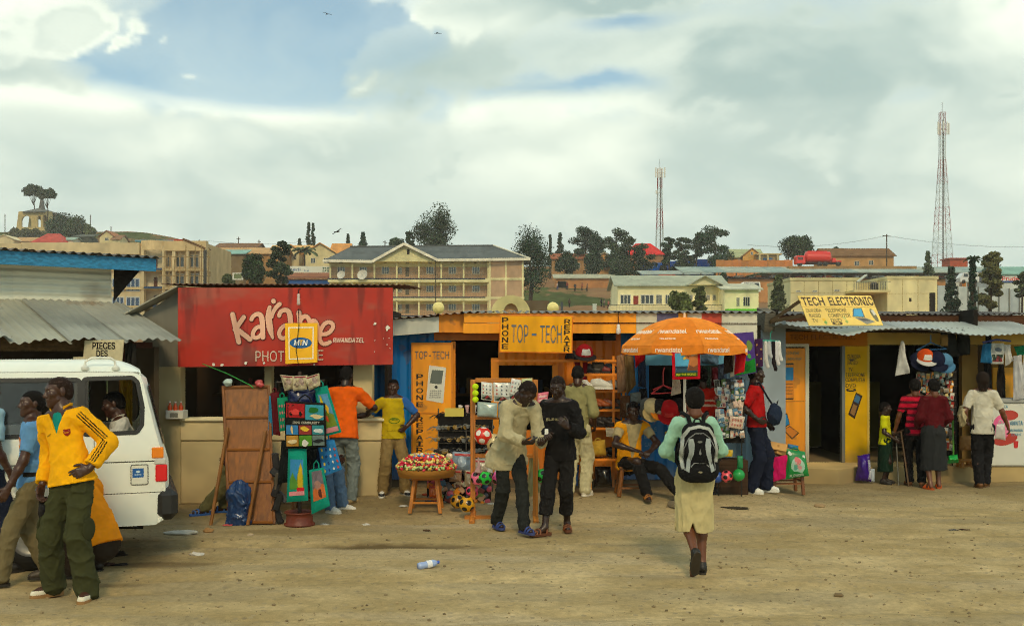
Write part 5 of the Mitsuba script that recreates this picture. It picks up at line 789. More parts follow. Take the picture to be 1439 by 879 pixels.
tote('tote_bag', 'square black bag printed with red car, palms and beach pictures', 'bag', [(400, 563), (457, 566), (459, 628), (401, 630)], 11.66, (24, 26, 26), rects([(.04, .66, .50, .96, (170, 36, 40)), (.52, .62, .96, .95, (60, 150, 170)), (.04, .30, .34, .50, (60, 130, 190)), (.36, .30, .66, .50, (150, 60, 60)), (.68, .30, .96, .50, (60, 140, 150)), (.04, .05, .34, .28, (190, 140, 60)), (.36, .05, .66, .28, (90, 150, 50)), (.68, .05, .96, .28, (110, 130, 130))]) +
     [(blob(.28, .78, .17, .06, 1), (224, 70, 66)), (blob(.16, .75, .035, .05, 2), (30, 24, 24)), (blob(.40, .75, .035, .05, 3), (30, 24, 24)), (blob(.72, .84, .12, .06, 4), (40, 110, 50)), (blob(.8, .70, .14, .05, 5), (220, 200, 150)), (blob(.19, .40, .03, .09, 6), (226, 196, 140)), (blob(.5, .42, .1, .05, 7), (230, 190, 60)), (blob(.82, .38, .12, .05, 8), (210, 220, 224)), (blob(.82, .15, .12, .05, 9), (40, 46, 50)), (blob(.5, .12, .08, .07, 10), (235, 235, 230)), (blob(.19, .15, .12, .05, 11), (240, 220, 170)), (uvtext('100% COMMUNITY', .5, .56, .05, .66), (200, 196, 180))], .05, BG, .08, hcol=(24, 22, 22))
tote('tote_bag', 'teal bag with yellow lettering hanging tilted at the stand right side', 'bag', [(441, 546), (460, 541), (480, 607), (456, 613)], 11.85, TEAL, [(Polygon([(.14, .16), (.9, .16), (.86, .84), (.2, .86)]), (90, 150, 190)), (Polygon([(.16, .16), (.9, .16), (.88, .40), (.5, .5), (.2, .36)]), (120, 140, 50)), (sbox(.14, .05, .9, .15), (230, 150, 160)), (blob(.36, .62, .09, .2, 3), (240, 210, 30)), (blob(.6, .55, .1, .1, 5), (240, 190, 40)), (blob(.44, .34, .1, .07, 6), (220, 80, 40))], .05, BG, .07, seed=4)
tote('tote_bag', 'blue patterned bag with small animals hanging low at the stand right side', 'bag', [(445, 616), (470, 617), (481, 659), (454, 669)], 11.95, (50, 130, 200), [(blob(.15+.23*(i % 4)+.05*(i // 4 % 2), .12+.19*(i//4), .05, .045, i), [(230, 200, 90), (210, 90, 90), (230, 235, 240), (30, 80, 150)][(i*7) % 4]) for i in range(18)], .03, BG, .08, seed=6)
tote('tote_bag', 'teal bag with green and yellow crocodile picture hanging at the bottom', 'bag', [(405, 629), (431, 630), (433, 703), (403, 705)], 11.72, TEAL, [(sbox(.16, .24, .84, .80), (60, 140, 196)), (Polygon([(.16, .24), (.84, .24), (.84, .5), (.62, .66), (.5, .4), (.3, .56), (.16, .42)]), (90, 150, 60)), (Polygon([(.56, .24), (.80, .24), (.8, .62), (.7, .74), (.56, .5)]), (206, 176, 40)), (sbox(.52, .20, .86, .27), (210, 40, 50)), (sbox(.14, .12, .86, .20), (230, 150, 160))], .06, BG, .10, seed=7)
tote('tote_bag', 'teal bag with orange and brown picture hanging askew at the bottom', 'bag', [(434, 660), (455, 656), (464, 710), (438, 722)], 11.82, TEAL, [(Polygon([(.18, .26), (.9, .26), (.84, .95), (.2, .95)]), (120, 110, 120)), (Polygon([(.18, .26), (.9, .26), (.88, .58), (.5, .7), (.2, .5)]), (204, 110, 60)), (blob(.5, .62, .2, .1, 3), (170, 130, 120)), (blob(.6, .40, .1, .12, 8), (90, 50, 40))], .05, BG, .09, seed=9)
tote('tote_bag', 'green floral bag hanging at the stand left side', 'bag', [(389, 559), (404, 557), (406, 604), (393, 606)], 11.9, (22, 140, 104), [(blob(.25+.25*(i % 3), .15+.2*(i//3), .07, .05, i), (220, 130, 140)) for i in range(12)], .03, BG, .05, seed=11)
tote('tote_bag', 'dark red bag hanging behind the green floral bag', 'bag', [(380, 552), (392, 550), (394, 612), (384, 610)], 12.05, (96, 22, 32), (), .03, BG, .05, seed=12)
tote('tote_bag', 'dark blue plastic bag bunched behind the picture bag handle', 'bag', [(405, 545), (444, 547), (442, 580), (404, 578)], 11.85, (24, 34, 84), (), .07, BG, .06, seed=13, rum=.05, mat='gloss')
tote('tote_bag', 'black cloth bag hanging in the shade between teal and picture bags', 'bag', [(396, 618), (446, 622), (444, 668), (390, 680)], 12.0, (20, 26, 26), (), .06, BG, .05, seed=14, rum=.04)
tote('tote_bag', 'navy bag hanging behind the blue patterned bag', 'bag', [(430, 622), (452, 622), (460, 680), (434, 690)], 12.05, (26, 40, 70), (), .05, BG, .05, seed=15, rum=.03)
for i, (px, lb) in enumerate((([(393, 526), (414, 528), (412, 546), (400, 549)], 'cream folded paper pack at the left on top of the bag stand'), ([(411, 528), (432, 527), (431, 547), (412, 549)], 'grey printed paper pack in the middle on top of the bag stand'), ([(428, 530), (449, 524), (450, 541), (434, 549)], 'cream crumpled paper pack at the right on top of the bag stand'))):
    tote('paper_pack', lb, 'paper pack', px, 11.8-.03*i, (200, 186, 152), [(blob(.3, .4, .2, .2, i), (170, 150, 130)), (blob(.65, .55, .2, .25, i+5), (186, 160, 150)), (sbox(.1, .86, .9, .95), (150, 60, 70))], .03, 'paper packs on the stand', seed=20+i, rum=.05)
# -- stool with sweets
def stool(t, c, w, h, col, splay=.06, seat=None, ply_=.03):
    if seat: part(t, 'seat', MB(pat='woodx').box(c[0]-w/2, c[0]+w/2, c[1]-w/2, c[1]+w/2, c[2]+h-ply_, c[2]+h, col, ch=.006), 'satin')
    L = {}
    for i in (-1, 1):
        for j in (-1, 1): a = np.array([c[0]+i*(w/2-.04), c[1]+j*(w/2-.04), c[2]+h-ply_-.001]); b = np.array([c[0]+i*(w/2-.04+splay), c[1]+j*(w/2-.04+splay), c[2]]); L[i, j] = (a, b); part(t, 'leg', MB(pat='woodz').bar(a, b, .042, .042, col, ch=.004), 'satin')
    for (p, q, k_) in (((-1, -1), (1, -1), .68), ((-1, 1), (1, 1), .68), ((-1, -1), (-1, 1), .6), ((1, -1), (1, 1), .6)): part(t, 'stretcher', MB(pat='woodx').bar(L[p][0]+(L[p][1]-L[p][0])*k_, L[q][0]+(L[q][1]-L[q][0])*k_, .03, .022, col), 'satin')
sc = foot(599, 722); sc[2] = gh(sc[0], sc[1]); t = thing('wooden_stool', 'orange brown wooden stool carrying the cardboard tray of sweets', 'stool'); stool(t, sc, .34, .42, (176, 108, 36), .05, True)
t = thing('cardboard_tray', 'round cardboard tray heaped with colourful wrapped sweets', 'tray'); c0 = sc+np.array([.0, -.0, .42])
m = MB(col=(176, 124, 60), pat='plaster'); th = np.arange(29)*2*np.pi/28; m.lathe([(0, .002), (.33, .002), (.36, .10), (.352, .10), (.325, .012), (0, .012)], n=22, M=mtr(*c0)); part(t, 'carton', m)
rs = np.random.default_rng(5); SW = [(226, 206, 120), (200, 40, 60), (214, 50, 80), (120, 150, 70), (226, 226, 220), (90, 60, 40), (236, 190, 60), (170, 190, 120), (60, 120, 180), (210, 70, 40)]
m = MB(pat='clean')
for i in range(900):
    a, r_ = rs.random()*2*np.pi, .36*np.sqrt(rs.random()); hh = .10+.155*(1-(r_/.37)**3)*(.7+.4*rs.random()); x, y = r_*math.cos(a), r_*math.sin(a)
    band = int((hh-.08)*30) % 4; col = SW[[0, 1, 2, 3, 5, 6, 9, 1, 5, 7][rs.integers(0, 10)]] if rs.random() < .55 else [SW[1], SW[7], SW[2], SW[0]][band] if hh < .24 else SW[[0, 4, 6, 8, 4][rs.integers(0, 5)]]
    m.ico((0, 0, 0), (.026, .015, .016), col, sub=0, M=mtr(c0[0]+x, c0[1]+y, c0[2]+hh)@rot('z', rs.random()*180)@rot('y', rs.uniform(-50, 50)))
part(t, 'sweets', m, 'gloss', 'heap of red, green, white and gold wrapped sweets', 'stuff')
m = MB(col=(150, 110, 60), pat='cloth'); m.lathe([(0, .05), (.30, .05), (.28, .12), (.18, .16), (0, .17)], n=20, M=mtr(*c0)); part(t, 'lining', m)
# -- sunglasses rack
t = thing('sunglasses_rack', 'sloping wire rack with rows of dark sunglasses beside the phone repair door', 'rack'); Yr = 13.25
rk = lambda px, py: at(px, py, Yr+(640-py)*.0035)
for py in (585, 602, 619, 636): part(t, 'rail', MB(col=(70, 66, 60)).tube([rk(618-(py-585)*.08, py+3), rk(693, py+3)], .007, n=6), 'metal')
for px in (616, 655, 692): part(t, 'upright', MB(col=(70, 66, 60)).tube([rk(px, 574), rk(px, 690)], .009, n=6), 'metal')
part(t, 'backing', MB(pat='cloth').poly(sbox(616, -640, 692, -580), pf(Yr+.16), .01, 0, (34, 32, 32))); part(t, 'card', MB().poly(sbox(625, -585, 652, -573), pf(Yr+.1), .006, 0, (196, 180, 90)), 'matte')  # black backing is an added sheet that darkens the gaps between the glasses
m = MB(pat='clean')
for r_, py in enumerate((583, 600, 617, 634)):
    for i in range(19):
        c = rk(619+3.9*i+rs.uniform(-1, 1)-(py-585)*.06, py+rs.uniform(-2, 2)); col = [(22, 20, 22), (36, 30, 28), (60, 56, 54), (150, 120, 60), (130, 134, 134)][rs.integers(0, 5) if r_ else rs.integers(0, 2)]
        M_ = mtr(*c)@rot('z', rs.uniform(20, 62))@rot('x', rs.uniform(-15, 15))@scl(1.35)
        for k in (-1, 1): m.tm(trimesh.creation.cylinder(.024, .006, sections=8), col, M=M_@mtr(.031*k, 0, 0)@rot('x', 90)@scl(1, .82, 1)); m.tube([(.055*k, 0, .01), (.06*k, .06, .01), (.062*k, .11, -.02)], .0035, (150, 146, 136) if rs.random() < .5 else col, n=4, M=M_)
        m.tube([(-.01, 0, .004), (.01, 0, .004)], .004, col, n=4, M=M_)
part(t, 'sunglasses', m, 'gloss', kind='stuff')
for i in range(5): c = rk(646+10.5*i, 577); m = MB(col=[(206, 196, 188), (190, 150, 150), (212, 206, 200)][i % 3]); m.lathe([(0, -.05), (.022, -.05), (.016, 0), (.026, .05), (.03, .07), (0, .075)], n=8, M=mtr(*c)@rot('y', rs.uniform(-12, 12))); solo('brush_bundle', ['white tipped brush bundle at the left of the row', 'pinkish brush bundle, second of the row', 'white brush bundle in the middle of the row', 'white tipped brush bundle, fourth of the row', 'pinkish brush bundle at the right of the row'][i]+' above the sunglasses', 'brush', m, 'satin', 'brush bundles above the sunglasses')
# -- heap of packaged toys below
t = thing('toy_net', 'net of packaged plastic toys and balls hanging below the sunglasses', 'toys'); m = MB(pat='clean'); TC = [(190, 150, 120), (200, 60, 70), (150, 160, 160), (210, 190, 160), (120, 60, 60), (60, 110, 150), (120, 150, 80), (226, 140, 40), (170, 170, 150), (90, 90, 100), (206, 90, 110)]
for i in range(190):
    px, py = 600+88*rs.random(), 640+66*rs.random(); w = rs.uniform(.02, .055); c = at(px, py, 13.15+.12*rs.random()); M_ = mtr(*c)@rot('z', rs.uniform(-40, 40))@rot('y', rs.uniform(-60, 60))
    if i % 3: m.box(-w, w, -.012, .012, -w*.7, w*.7, TC[rs.integers(0, 11)], ch=.008, M=M_)
    else: m.ico((0, 0, 0), (w, w*.5, w*.8), TC[rs.integers(0, 11)], sub=1, M=M_)
part(t, 'packets', m, 'gloss', kind='stuff'); part(t, 'backing', MB(pat='cloth').poly(sbox(600, -706, 690, -640), pf(13.3), .01, 0, (70, 56, 46)))
for px, py, w_, c_, lb in ((650, 648, 14, (130, 150, 170), 'round blue and grey toy packet in the net'), (676, 655, 11, (196, 186, 166), 'square pale toy packet in the net'), (665, 672, 12, (176, 160, 130), 'brown toy packet in the net'), (640, 668, 9, (150, 120, 96), 'tan toy packet in the net'), (612, 690, 9, (236, 110, 40), 'orange toy packet under the stool')):
    P = Pillow(q4([(px-w_, py-w_), (px+w_, py-w_*.9), (px+w_*.9, py+w_), (px-w_, py+w_*.9)], 13.05), .03, .03, px); m = P.body(MB(), c_); P.prints(m, [(blob(.5, .5, .25, .25, px), tuple(min(255, k+40) for k in c_)), (sbox(.1, .8, .9, .92), (190, 50, 50))]); solo('toy_packet', lb, 'toy packet', m, 'gloss', 'toy packets in the net')
def ball(label, c, r, col, spots=(26, 24, 24), mat='gloss', name='ball', group=None):
    ic = trimesh.creation.icosphere(subdivisions=4); ax_ = np.array(trimesh.creation.icosahedron().vertices); ax_ /= np.linalg.norm(ax_, axis=1)[:, None]; Rr = rot('z', c[0]*997 % 360)@rot('x', c[2]*777 % 360)
    m = MB(mtr(*c)@scl(r)@Rr); addc(m, (np.array(ic.vertices), np.array(ic.faces)), [col, spots], 'clean', lambda q: ((nrm2(q)@ax_.T).max(1) > .935).astype(int) if spots else np.zeros(len(q), int)); return solo(name, label, 'ball', m, mat, group)
def nrm2(q): return q/np.linalg.norm(q, axis=1, keepdims=True)
GB = 'toy footballs'
for px, py, r, Y, col, lb in ((656, 708, 11, 12.35, (206, 150, 20), 'yellow spotted football on the ground by the frame foot'), (643, 704, 10, 12.7, (180, 130, 30), 'half hidden yellow football behind the yellow one'), (664, 690, 9, 12.5, (226, 70, 110), 'pink spotted football above the yellow football'), (672, 671, 10.5, 12.3, (236, 110, 150), 'pink spotted football at the left of the hanging trio'), (682, 671, 9.5, 12.1, (30, 190, 60), 'green spotted football in the middle of the hanging trio'), (701, 671, 10.5, 12.2, (240, 90, 160), 'pink spotted football at the right of the hanging trio'), (763, 668, 10, 12.45, (40, 200, 70), 'green spotted football behind the man in black'),
        (1008, 670, 8, 13.4, (36, 76, 150), 'blue football under the packet rack'), (1021, 669, 8.5, 13.35, (216, 80, 90), 'pink spotted football under the packet rack'), (1038, 667, 8.5, 13.35, (30, 150, 70), 'green football under the packet rack')): ball(lb, at(px, py, Y), r*Y/FPX, col, group=GB, spots=None if 'blue' in lb or 'rack' in lb and 'green' in lb else (26, 24, 24))
ball('red football with white patch tied to the frame post', at(679, 612, 12.25), .10, (214, 44, 26), (226, 220, 210)); ball('cream spotted football tied to the frame post', at(693, 621, 12.3), .10, (200, 180, 130), (40, 34, 30)); ball('cream football with red spots below the other cream one', at(692, 640, 12.32), .085, (206, 186, 140), (190, 60, 40))
for px, py, lb in ((668, 543, 'topmost neon tennis ball on the left string'), (668, 552, 'middle neon tennis ball on the left string'), (668, 561, 'lowest neon tennis ball on the left string'), (738, 546, 'neon tennis ball at the frame right, left of a pair'), (745, 548, 'neon tennis ball at the frame right, right of a pair')): ball(lb, at(px, py, 12.2), .036, (190, 220, 30), None, 'matte', 'tennis_ball', 'tennis balls')
# -- timber frame with packed shirts
t = thing('goods_frame', 'light wooden frame stand hung with packed shirts and footballs', 'frame'); Yq = 12.4; LW = (176, 108, 40); Z = lambda py: gz(py, Yq); Xq = lambda px: gx(px, Yq)
part(t, 'post', MB(pat='woodz').box(Xq(661), Xq(668), Yq-.02, Yq+.03, .03, Z(533), LW, ch=.005), 'satin'); part(t, 'post', MB(pat='woodz').box(Xq(749), Xq(756), Yq-.02, Yq+.03, .03, Z(533), LW, ch=.005), 'satin')
for py in (534, 586, 640): part(t, 'crossbar', MB(pat='woodx').box(Xq(668), Xq(749), Yq-.012, Yq+.02, Z(py+3), Z(py-3), LW, ch=.004), 'satin')
for px in (664.5, 752.5): part(t, 'foot', MB(pat='woody').box(Xq(px)-.03, Xq(px)+.03, Yq-.35, Yq+.35, -.01, .045, LW, ch=.005), 'satin')
part(t, 'foot', MB(pat='woodx').box(Xq(653), Xq(697), Yq-.06, Yq-.023, .0, .05, LW, ch=.005), 'satin')
PK = [(sbox(.05, .05, .95, .30), (150, 156, 150)), (Polygon([(.1, .08), (.6, .3), (.95, .08)]), (150, 40, 46)), (Polygon([(.05, .1), (.5, .28), (.3, .05)]), (24, 60, 50)), (Polygon([(.4, .06), (.7, .2), (.95, .05)]), (20, 24, 26))]+[(blob(.2+.3*(i % 3), .42+.2*(i//3), .05, .045, i), [(190, 60, 60), (90, 100, 110), (60, 60, 64)][i % 3]) for i in range(9)]
for px, lb in (([(676, 536), (692, 538), (692, 563), (676, 561)], 'white printed shirt pack at the left end of the frame'), ([(693, 537), (717, 538), (716, 565), (694, 564)], 'white printed shirt pack in the middle of the frame'), ([(719, 531), (733, 534), (727, 566), (713, 560)], 'white printed shirt pack hanging tilted at the right')): tote('shirt_pack', lb, 'shirt pack', px, 12.3, (220, 220, 214), PK, .02, 'shirt packs on the frame', seed=px[0][0], mat='gloss')
tote('pillow_pack', 'pale blue plastic pillow pack below the shirt packs', 'pack', [(671, 564), (699, 566), (698, 586), (671, 585)], 12.33, (170, 190, 186), (), .04, seed=3, mat='gloss'); tote('pillow_pack', 'grey blue plastic pack beside the pale pillow pack', 'pack', [(700, 566), (722, 566), (722, 586), (700, 586)], 12.35, (130, 150, 160), (), .03, seed=5, mat='gloss')
tote('snack_pack', 'pale green packet hanging at the frame top right', 'packet', [(733, 532), (748, 531), (747, 548), (734, 549)], 12.25, (200, 206, 150), [(blob(.5, .5, .3, .3, 2), (226, 220, 180))], .03, seed=8, mat='gloss'); tote('snack_pack', 'pink striped packet beside the head of the man in black', 'packet', [(756, 552), (771, 550), (769, 566), (754, 570)], 12.3, (226, 110, 130), [(sbox(.1, .3, .9, .45), (240, 190, 190)), (sbox(.1, .6, .9, .75), (240, 190, 190))], .03, seed=9, mat='gloss'); tote('snack_pack', 'pale green wrapper bunch low on the frame right post', 'packet', [(744, 640), (756, 640), (760, 690), (740, 700)], 12.5, (170, 170, 120), (), .03, seed=10, rum=.05, mat='gloss')
for px, c, lb in ((672, (190, 150, 150), 'left'), (689, (200, 200, 190), 'middle'), (700, (200, 190, 180), 'right')): m = MB(col=c, pat='cloth'); m.tube([at(px, 642, 12.25), at(px+1, 655, 12.22), at(px-1, 664, 12.2)], [.006, .02, .045], n=7); solo('ball_net', f'little net bag above the {lb} football of the hanging trio', 'net', m)
# -- orange shoe shelf
t = thing('shoe_shelf', 'orange angle iron shelf with shoes beside the orange container wall', 'shelf'); Yh = 13.95; OI = (214, 122, 14); Xh = lambda px: gx(px, Yh); Zh = lambda py: gz(py, Yh)
for px, a, b, dy in ((817, 500, 600, 0), (828, 598, 684, -.25), (862, 500, 684, 0), (876, 548, 660, .0), (826, 500, 600, .3), (880, 520, 600, .3)): part(t, 'post', MB(pat='metal').box(Xh(px)-.016, Xh(px)+.016, Yh+dy-.014, Yh+dy+.014, max(Zh(b), .1), Zh(a), OI), 'satin')
for px0, px1, py, dy in ((690, 882, 505, -.03), (800, 872, 524.5, 0), (816, 882, 548, 0), (818, 882, 574.5, 0), (824, 884, 600, -.02), (828, 868, 641, -.25)):
    part(t, 'shelf_rail', MB(pat='metal').box(Xh(px0), Xh(px1), Yh+dy-.018, Yh+dy-.012+.02, Zh(py)-.03, Zh(py), OI), 'satin')
    if px0 > 800: part(t, 'shelf_board', MB(pat='woodx').box(Xh(px0), Xh(px1), Yh+dy+.01, Yh+dy+.33, Zh(py)-.028, Zh(py)-.01, (110, 66, 24)))
def shoe(label, px, py, Y, L, col, sole, yaw=-80, group='shoes on the shelf', tilt=0):
    c = at(px, py, Y); t = thing('shoe', label, 'shoe', group); M_ = mtr(*c)@rot('z', yaw)@rot('x', tilt)@scl(L/.28)
    out = unary_union([Point(0, .10).buffer(.034), Point(0, -.09).buffer(.044), Point(0, -.13).buffer(.034)]).convex_hull; sm = MB(M_, sole, 'clean'); sm.tm(trimesh.creation.extrude_polygon(out, .028, engine='earcut')); part(t, 'sole', sm, 'satin')
    v, f = sdf_mesh([Cone((0, .08, .07), (0, -.07, .05), .042, .042), Cone((0, -.07, .05), (0, -.125, .042), .042, .033), Cone((0, .06, .08), (0, .07, .125), .040, .042, cap=0), Cone((0, 0, .10), (0, -.05, .075), .034, .03)], .010, .02, None, [lambda P: .02-P[..., 2]]); m = MB(M_); m.add(v, f, col, 'clean'); part(t, 'upper', m, 'satin')
shoe('white high trainer, left one of the white pair on the shelf', 823, 546.5, 13.88, .26, (212, 208, 196), (226, 222, 210), 30); shoe('white trainer, right one of the white pair on the shelf', 843, 546.5, 13.9, .30, (206, 202, 190), (226, 222, 210), 76)
for i, (px, py, col, lb) in enumerate(((832, 573, (136, 66, 24), 'brown shoe at the left on the third shelf'), (842, 573, (150, 74, 26), 'brown shoe in the middle on the third shelf'), (855, 573.5, (110, 54, 24), 'dark brown shoe at the right on the third shelf'), (836, 598.5, (34, 28, 26), 'black shoe at the left on the fourth shelf'), (848, 598.5, (42, 34, 30), 'black shoe in the middle on the fourth shelf'), (862, 598.5, (30, 26, 26), 'black shoe at the right on the fourth shelf'), (868, 573.5, (60, 40, 28), 'dark shoe at the shelf end on the third shelf'))): shoe(lb, px, py, 14.0, .27, col, (30, 26, 24), 60+10*(i % 3))
def cap(label, c, s, col, brim, yaw=0, tilt=0, panel=None, group='caps', name='cap'):
    t = thing(name, label, 'cap', group); M_ = mtr(*c)@rot('z', yaw)@rot('x', tilt)@scl(s); m = MB(M_, col, 'cloth'); a = np.linspace(0, math.pi/2, 7); m.lathe([(math.cos(k)*.095, math.sin(k)*.105) for k in a], n=18); m.lathe([(.095, 0), (.091, -.012), (.085, 0)], n=18); part(t, 'crown', m)
    m = MB(M_, brim, 'cloth'); m.grid(lambda u, v: ((.09+.075*v*np.sin(u*math.pi)**.6)*np.cos(-math.pi*(.06+.88*u)), (.09+.075*v*np.sin(u*math.pi)**.6)*np.sin(-math.pi*(.06+.88*u)), -.004-.03*v*np.cos((u-.5)*2.4)+.018*v), 14, 5, thick=.004); part(t, 'peak', m)
    if panel: m = MB(M_, panel, 'cloth'); m.grid(lambda u, v: (.0975*np.cos(.15+.62*v)*np.sin((u-.5)*1.1), -.0975*np.cos(.15+.62*v)*np.cos((u-.5)*1.1), .1075*np.sin(.15+.62*v)), 8, 6, thick=.003); part(t, 'front_panel', m)
    return t
cap('red cap with grey top on the upper shelf rail', at(821, 497, 13.85), 1.25, (150, 18, 26), (40, 36, 36), 10, 20, (190, 190, 186)); cap('dark cap lying beside the red cap on the upper rail', at(804, 503, 13.9), 1.0, (34, 28, 30), (30, 26, 26), 60)
for px, col, lb in (([(832, 505), (848, 504), (850, 522), (831, 521)], (70, 66, 60), 'dark mesh bag hanging from the upper shelf rail'), ([(806, 503), (826, 505), (824, 540), (812, 538)], (120, 18, 28), 'red folded cloth hanging behind the shelf post')): tote('hanging_bag', lb, 'bag', px, 13.98, col, (), .03, seed=px[0][0])
tote('straw_bag', 'yellow straw bag lying on the lower shelf', 'bag', [(830, 620), (850, 617), (852, 640), (829, 641)], 13.75, (196, 158, 60), (), .07, handle=.03, rum=.03, seed=3); tote('black_holdall', 'black holdall on the ground under the lower shelf', 'bag', [(836, 655), (858, 655), (860, 683), (834, 684)], 13.8, (24, 24, 26), (), .1, rum=.03, seed=4, mat='gloss'); tote('folded_paper', 'grey folded newspaper sticking out of the shelf', 'newspaper', [(851, 600), (872, 602), (868, 614), (852, 613)], 13.7, (170, 166, 150), (), .012, seed=5)
tote('blue_bucket_bag', 'blue bag standing behind the man in olive shirt', 'bag', [(800, 652), (814, 652), (812, 682), (800, 682)], 13.9, (60, 100, 170), (), .06, seed=6)
# -- clothes on the container
def garment(label, px, Y, col, name='jacket', cat='jacket', th=.05, seed=0, group=None, prints=()): return tote(name, label, cat, px, Y, col, prints, th, group, seed=seed, rum=.06)
garment('tan jacket hanging at the left beside the shelf', [(866, 500), (877, 497), (884, 546), (868, 552)], 13.9, (150, 112, 84), seed=31); garment('olive brown jacket hanging right of the tan jacket', [(877, 498), (890, 500), (894, 540), (880, 556)], 13.85, (116, 92, 58), seed=32)
garment('dark blue jersey hanging under the umbrella left side', [(896, 500), (907, 498), (908, 545), (897, 543)], 13.85, (40, 52, 76), 'jersey', 'jersey', seed=33); garment('red jersey sleeve hanging over the dark blue jersey', [(891, 489), (908, 488), (906, 505), (893, 517)], 13.8, (180, 20, 34), 'jersey', 'jersey', .03, 34)
garment('grey bag hanging below the jackets', [(885, 552), (900, 550), (902, 566), (886, 567)], 13.85, (110, 116, 112), 'hanging_bag', 'bag', .05, 35); garment('faded blue jeans folded over the hatch flap', [(985, 490), (1012, 492), (1010, 512), (986, 510)], 13.88, (90, 116, 140), 'jeans', 'jeans', .03, 36); garment('grey cloth hanging in the hatch opening right side', [(992, 512), (1008, 512), (1007, 540), (998, 548)], 14.1, (120, 118, 112), 'cloth', 'cloth', .03, 37)
garment('pale blue cloth on the hatch opening right wall', [(1010, 500), (1020, 500), (1020, 560), (1008, 556)], 14.2, (110, 130, 140), 'cloth', 'cloth', .03, 38)
t, P = tote('beach_towel', 'purple and green printed towel hung on the container end wall', 'towel', [(1030, 468), (1059, 466), (1063, 523), (1034, 529)], 13.8, (84, 62, 140), [(Polygon([(.02, .02), (.98, .02), (.98, .36), (.6, .3), (.3, .42), (.02, .34)]), (30, 130, 50)), (blob(.35, .6, .22, .16, 2), (60, 120, 150)), (blob(.72, .68, .14, .12, 3), (120, 150, 80)), (blob(.3, .36, .08, .08, 5), (220, 190, 60)), (blob(.7, .42, .1, .06, 6), (70, 160, 90)), (blob(.5, .16, .2, .08, 7), (20, 100, 40)), (blob(.2, .84, .1, .06, 8), (110, 90, 170))], .012, seed=40)
tote('cloth_strip', 'purple starred cloth strip beside the printed towel', 'cloth', [(1060, 476), (1072, 476), (1072, 514), (1061, 518)], 13.9, (66, 34, 76), [(blob(.25+.5*(i % 2), .12+.17*i, .09, .035, i), (206, 150, 90)) for i in range(5)], .012, seed=41)
t = thing('sock_hanger', 'teal plastic hanger holding white and dark socks', 'hanger'); part(t, 'bar', MB(col=(50, 170, 150)).bar(at(1071, 478, 14.0), at(1096, 479, 14.0), .02, .015), 'gloss'); part(t, 'hook', MB(col=(50, 170, 150)).tube([at(1083, 478, 14.0), at(1083, 468, 14.0), at(1085, 465, 14.0)], .005, n=5), 'gloss')
for px, L_, col, lb in ((1076, 34, (220, 218, 214), 'white sock, first on the hanger'), (1081, 20, (196, 200, 206), 'short pale sock, second on the hanger'), (1087, 38, (34, 28, 34), 'dark sock, third on the hanger'), (1091, 30, (214, 212, 216), 'white sock, fourth on the hanger'), (1095, 24, (226, 226, 226), 'white sock at the right end of the hanger')):
    t = thing('sock', lb, 'sock', 'socks on the hanger'); a = at(px, 481, 13.98); v, f = sdf_mesh([Cone(a, a+np.array([.005, 0, -L_*.0093*.75]), .024, .026, fl=(np.array([0, 1., 0]), .5)), Cone(a+np.array([.005, 0, -L_*.0093*.75]), a+np.array([.03, 0, -L_*.0093]), .027, .024, fl=(np.array([0, 1., 0]), .5))], .008, .01); m = MB(); m.add(v, f, col, 'cloth'); put(t, m)
# -- umbrella
t = thing('parasol', 'orange market umbrella with white lettering on a white pole', 'umbrella'); uc = at(962, 446, 13.0); RU, RV = .775, .13; NU = 8; off_ = math.pi/8*.3
def can(a, r):  # canopy height with sag between ribs
    k = ((a-off_)/(2*np.pi/NU)) % 1.0; sg = 1-.06*np.sin(np.pi*k)**1.0*r; return sg
def cpt(a, r, dz=0): s = can(a, r)*RU*r; return [uc[0]+s*np.cos(a), uc[1]+s*np.sin(a), uc[2]-.345*r**2.15+dz]
for i in range(NU):
    a0, a1 = off_+i*2*np.pi/NU, off_+(i+1)*2*np.pi/NU; m = MB(col=[(244, 142, 50), (240, 134, 42)][i % 2], pat='cloth'); m.grid(lambda u, v: cpt(a0+(a1-a0)*u, .015+.985*v), 9, 12, thick=.003)
    m.grid(lambda u, v: [q+o for q, o in zip(cpt(a0+(a1-a0)*u, 1.0+0*v), (.012*np.cos(a0+(a1-a0)*u)*v, .012*np.sin(a0+(a1-a0)*u)*v, -v*(.085+.03*np.sin(u*np.pi))))], 9, 4, thick=.003); part(t, 'canopy_panel', m)
    am = a0; m = MB(col=(190, 186, 176)); m.tube([cpt(am, .05, -.02), cpt(am, .5, -.015), cpt(am, .98, -.012)], .006, n=5); m.tube([cpt(am, .5, -.015), (uc[0], uc[1], uc[2]-.45)], .005, n=5); part(t, 'rib', m, 'metal')
m = MB(col=(216, 212, 200)); m.tube([(uc[0], uc[1], .05), (uc[0], uc[1], uc[2]+.0)], .019, n=10); part(t, 'pole', m, 'satin'); m = MB(col=(226, 190, 150)); m.lathe([(.02, 0), (.016, .03), (.012, .06), (0, .065)], n=10, M=mtr(uc[0], uc[1], uc[2]-.005)); part(t, 'finial', m, 'satin')
part(t, 'base', MB(col=(90, 84, 74), pat='plaster').lathe([(0, .1), (.05, .1), (.06, .06), (.2, .05), (.21, 0.0)], n=18, M=mtr(uc[0], uc[1], gh(uc[0], uc[1]))), 'matte')
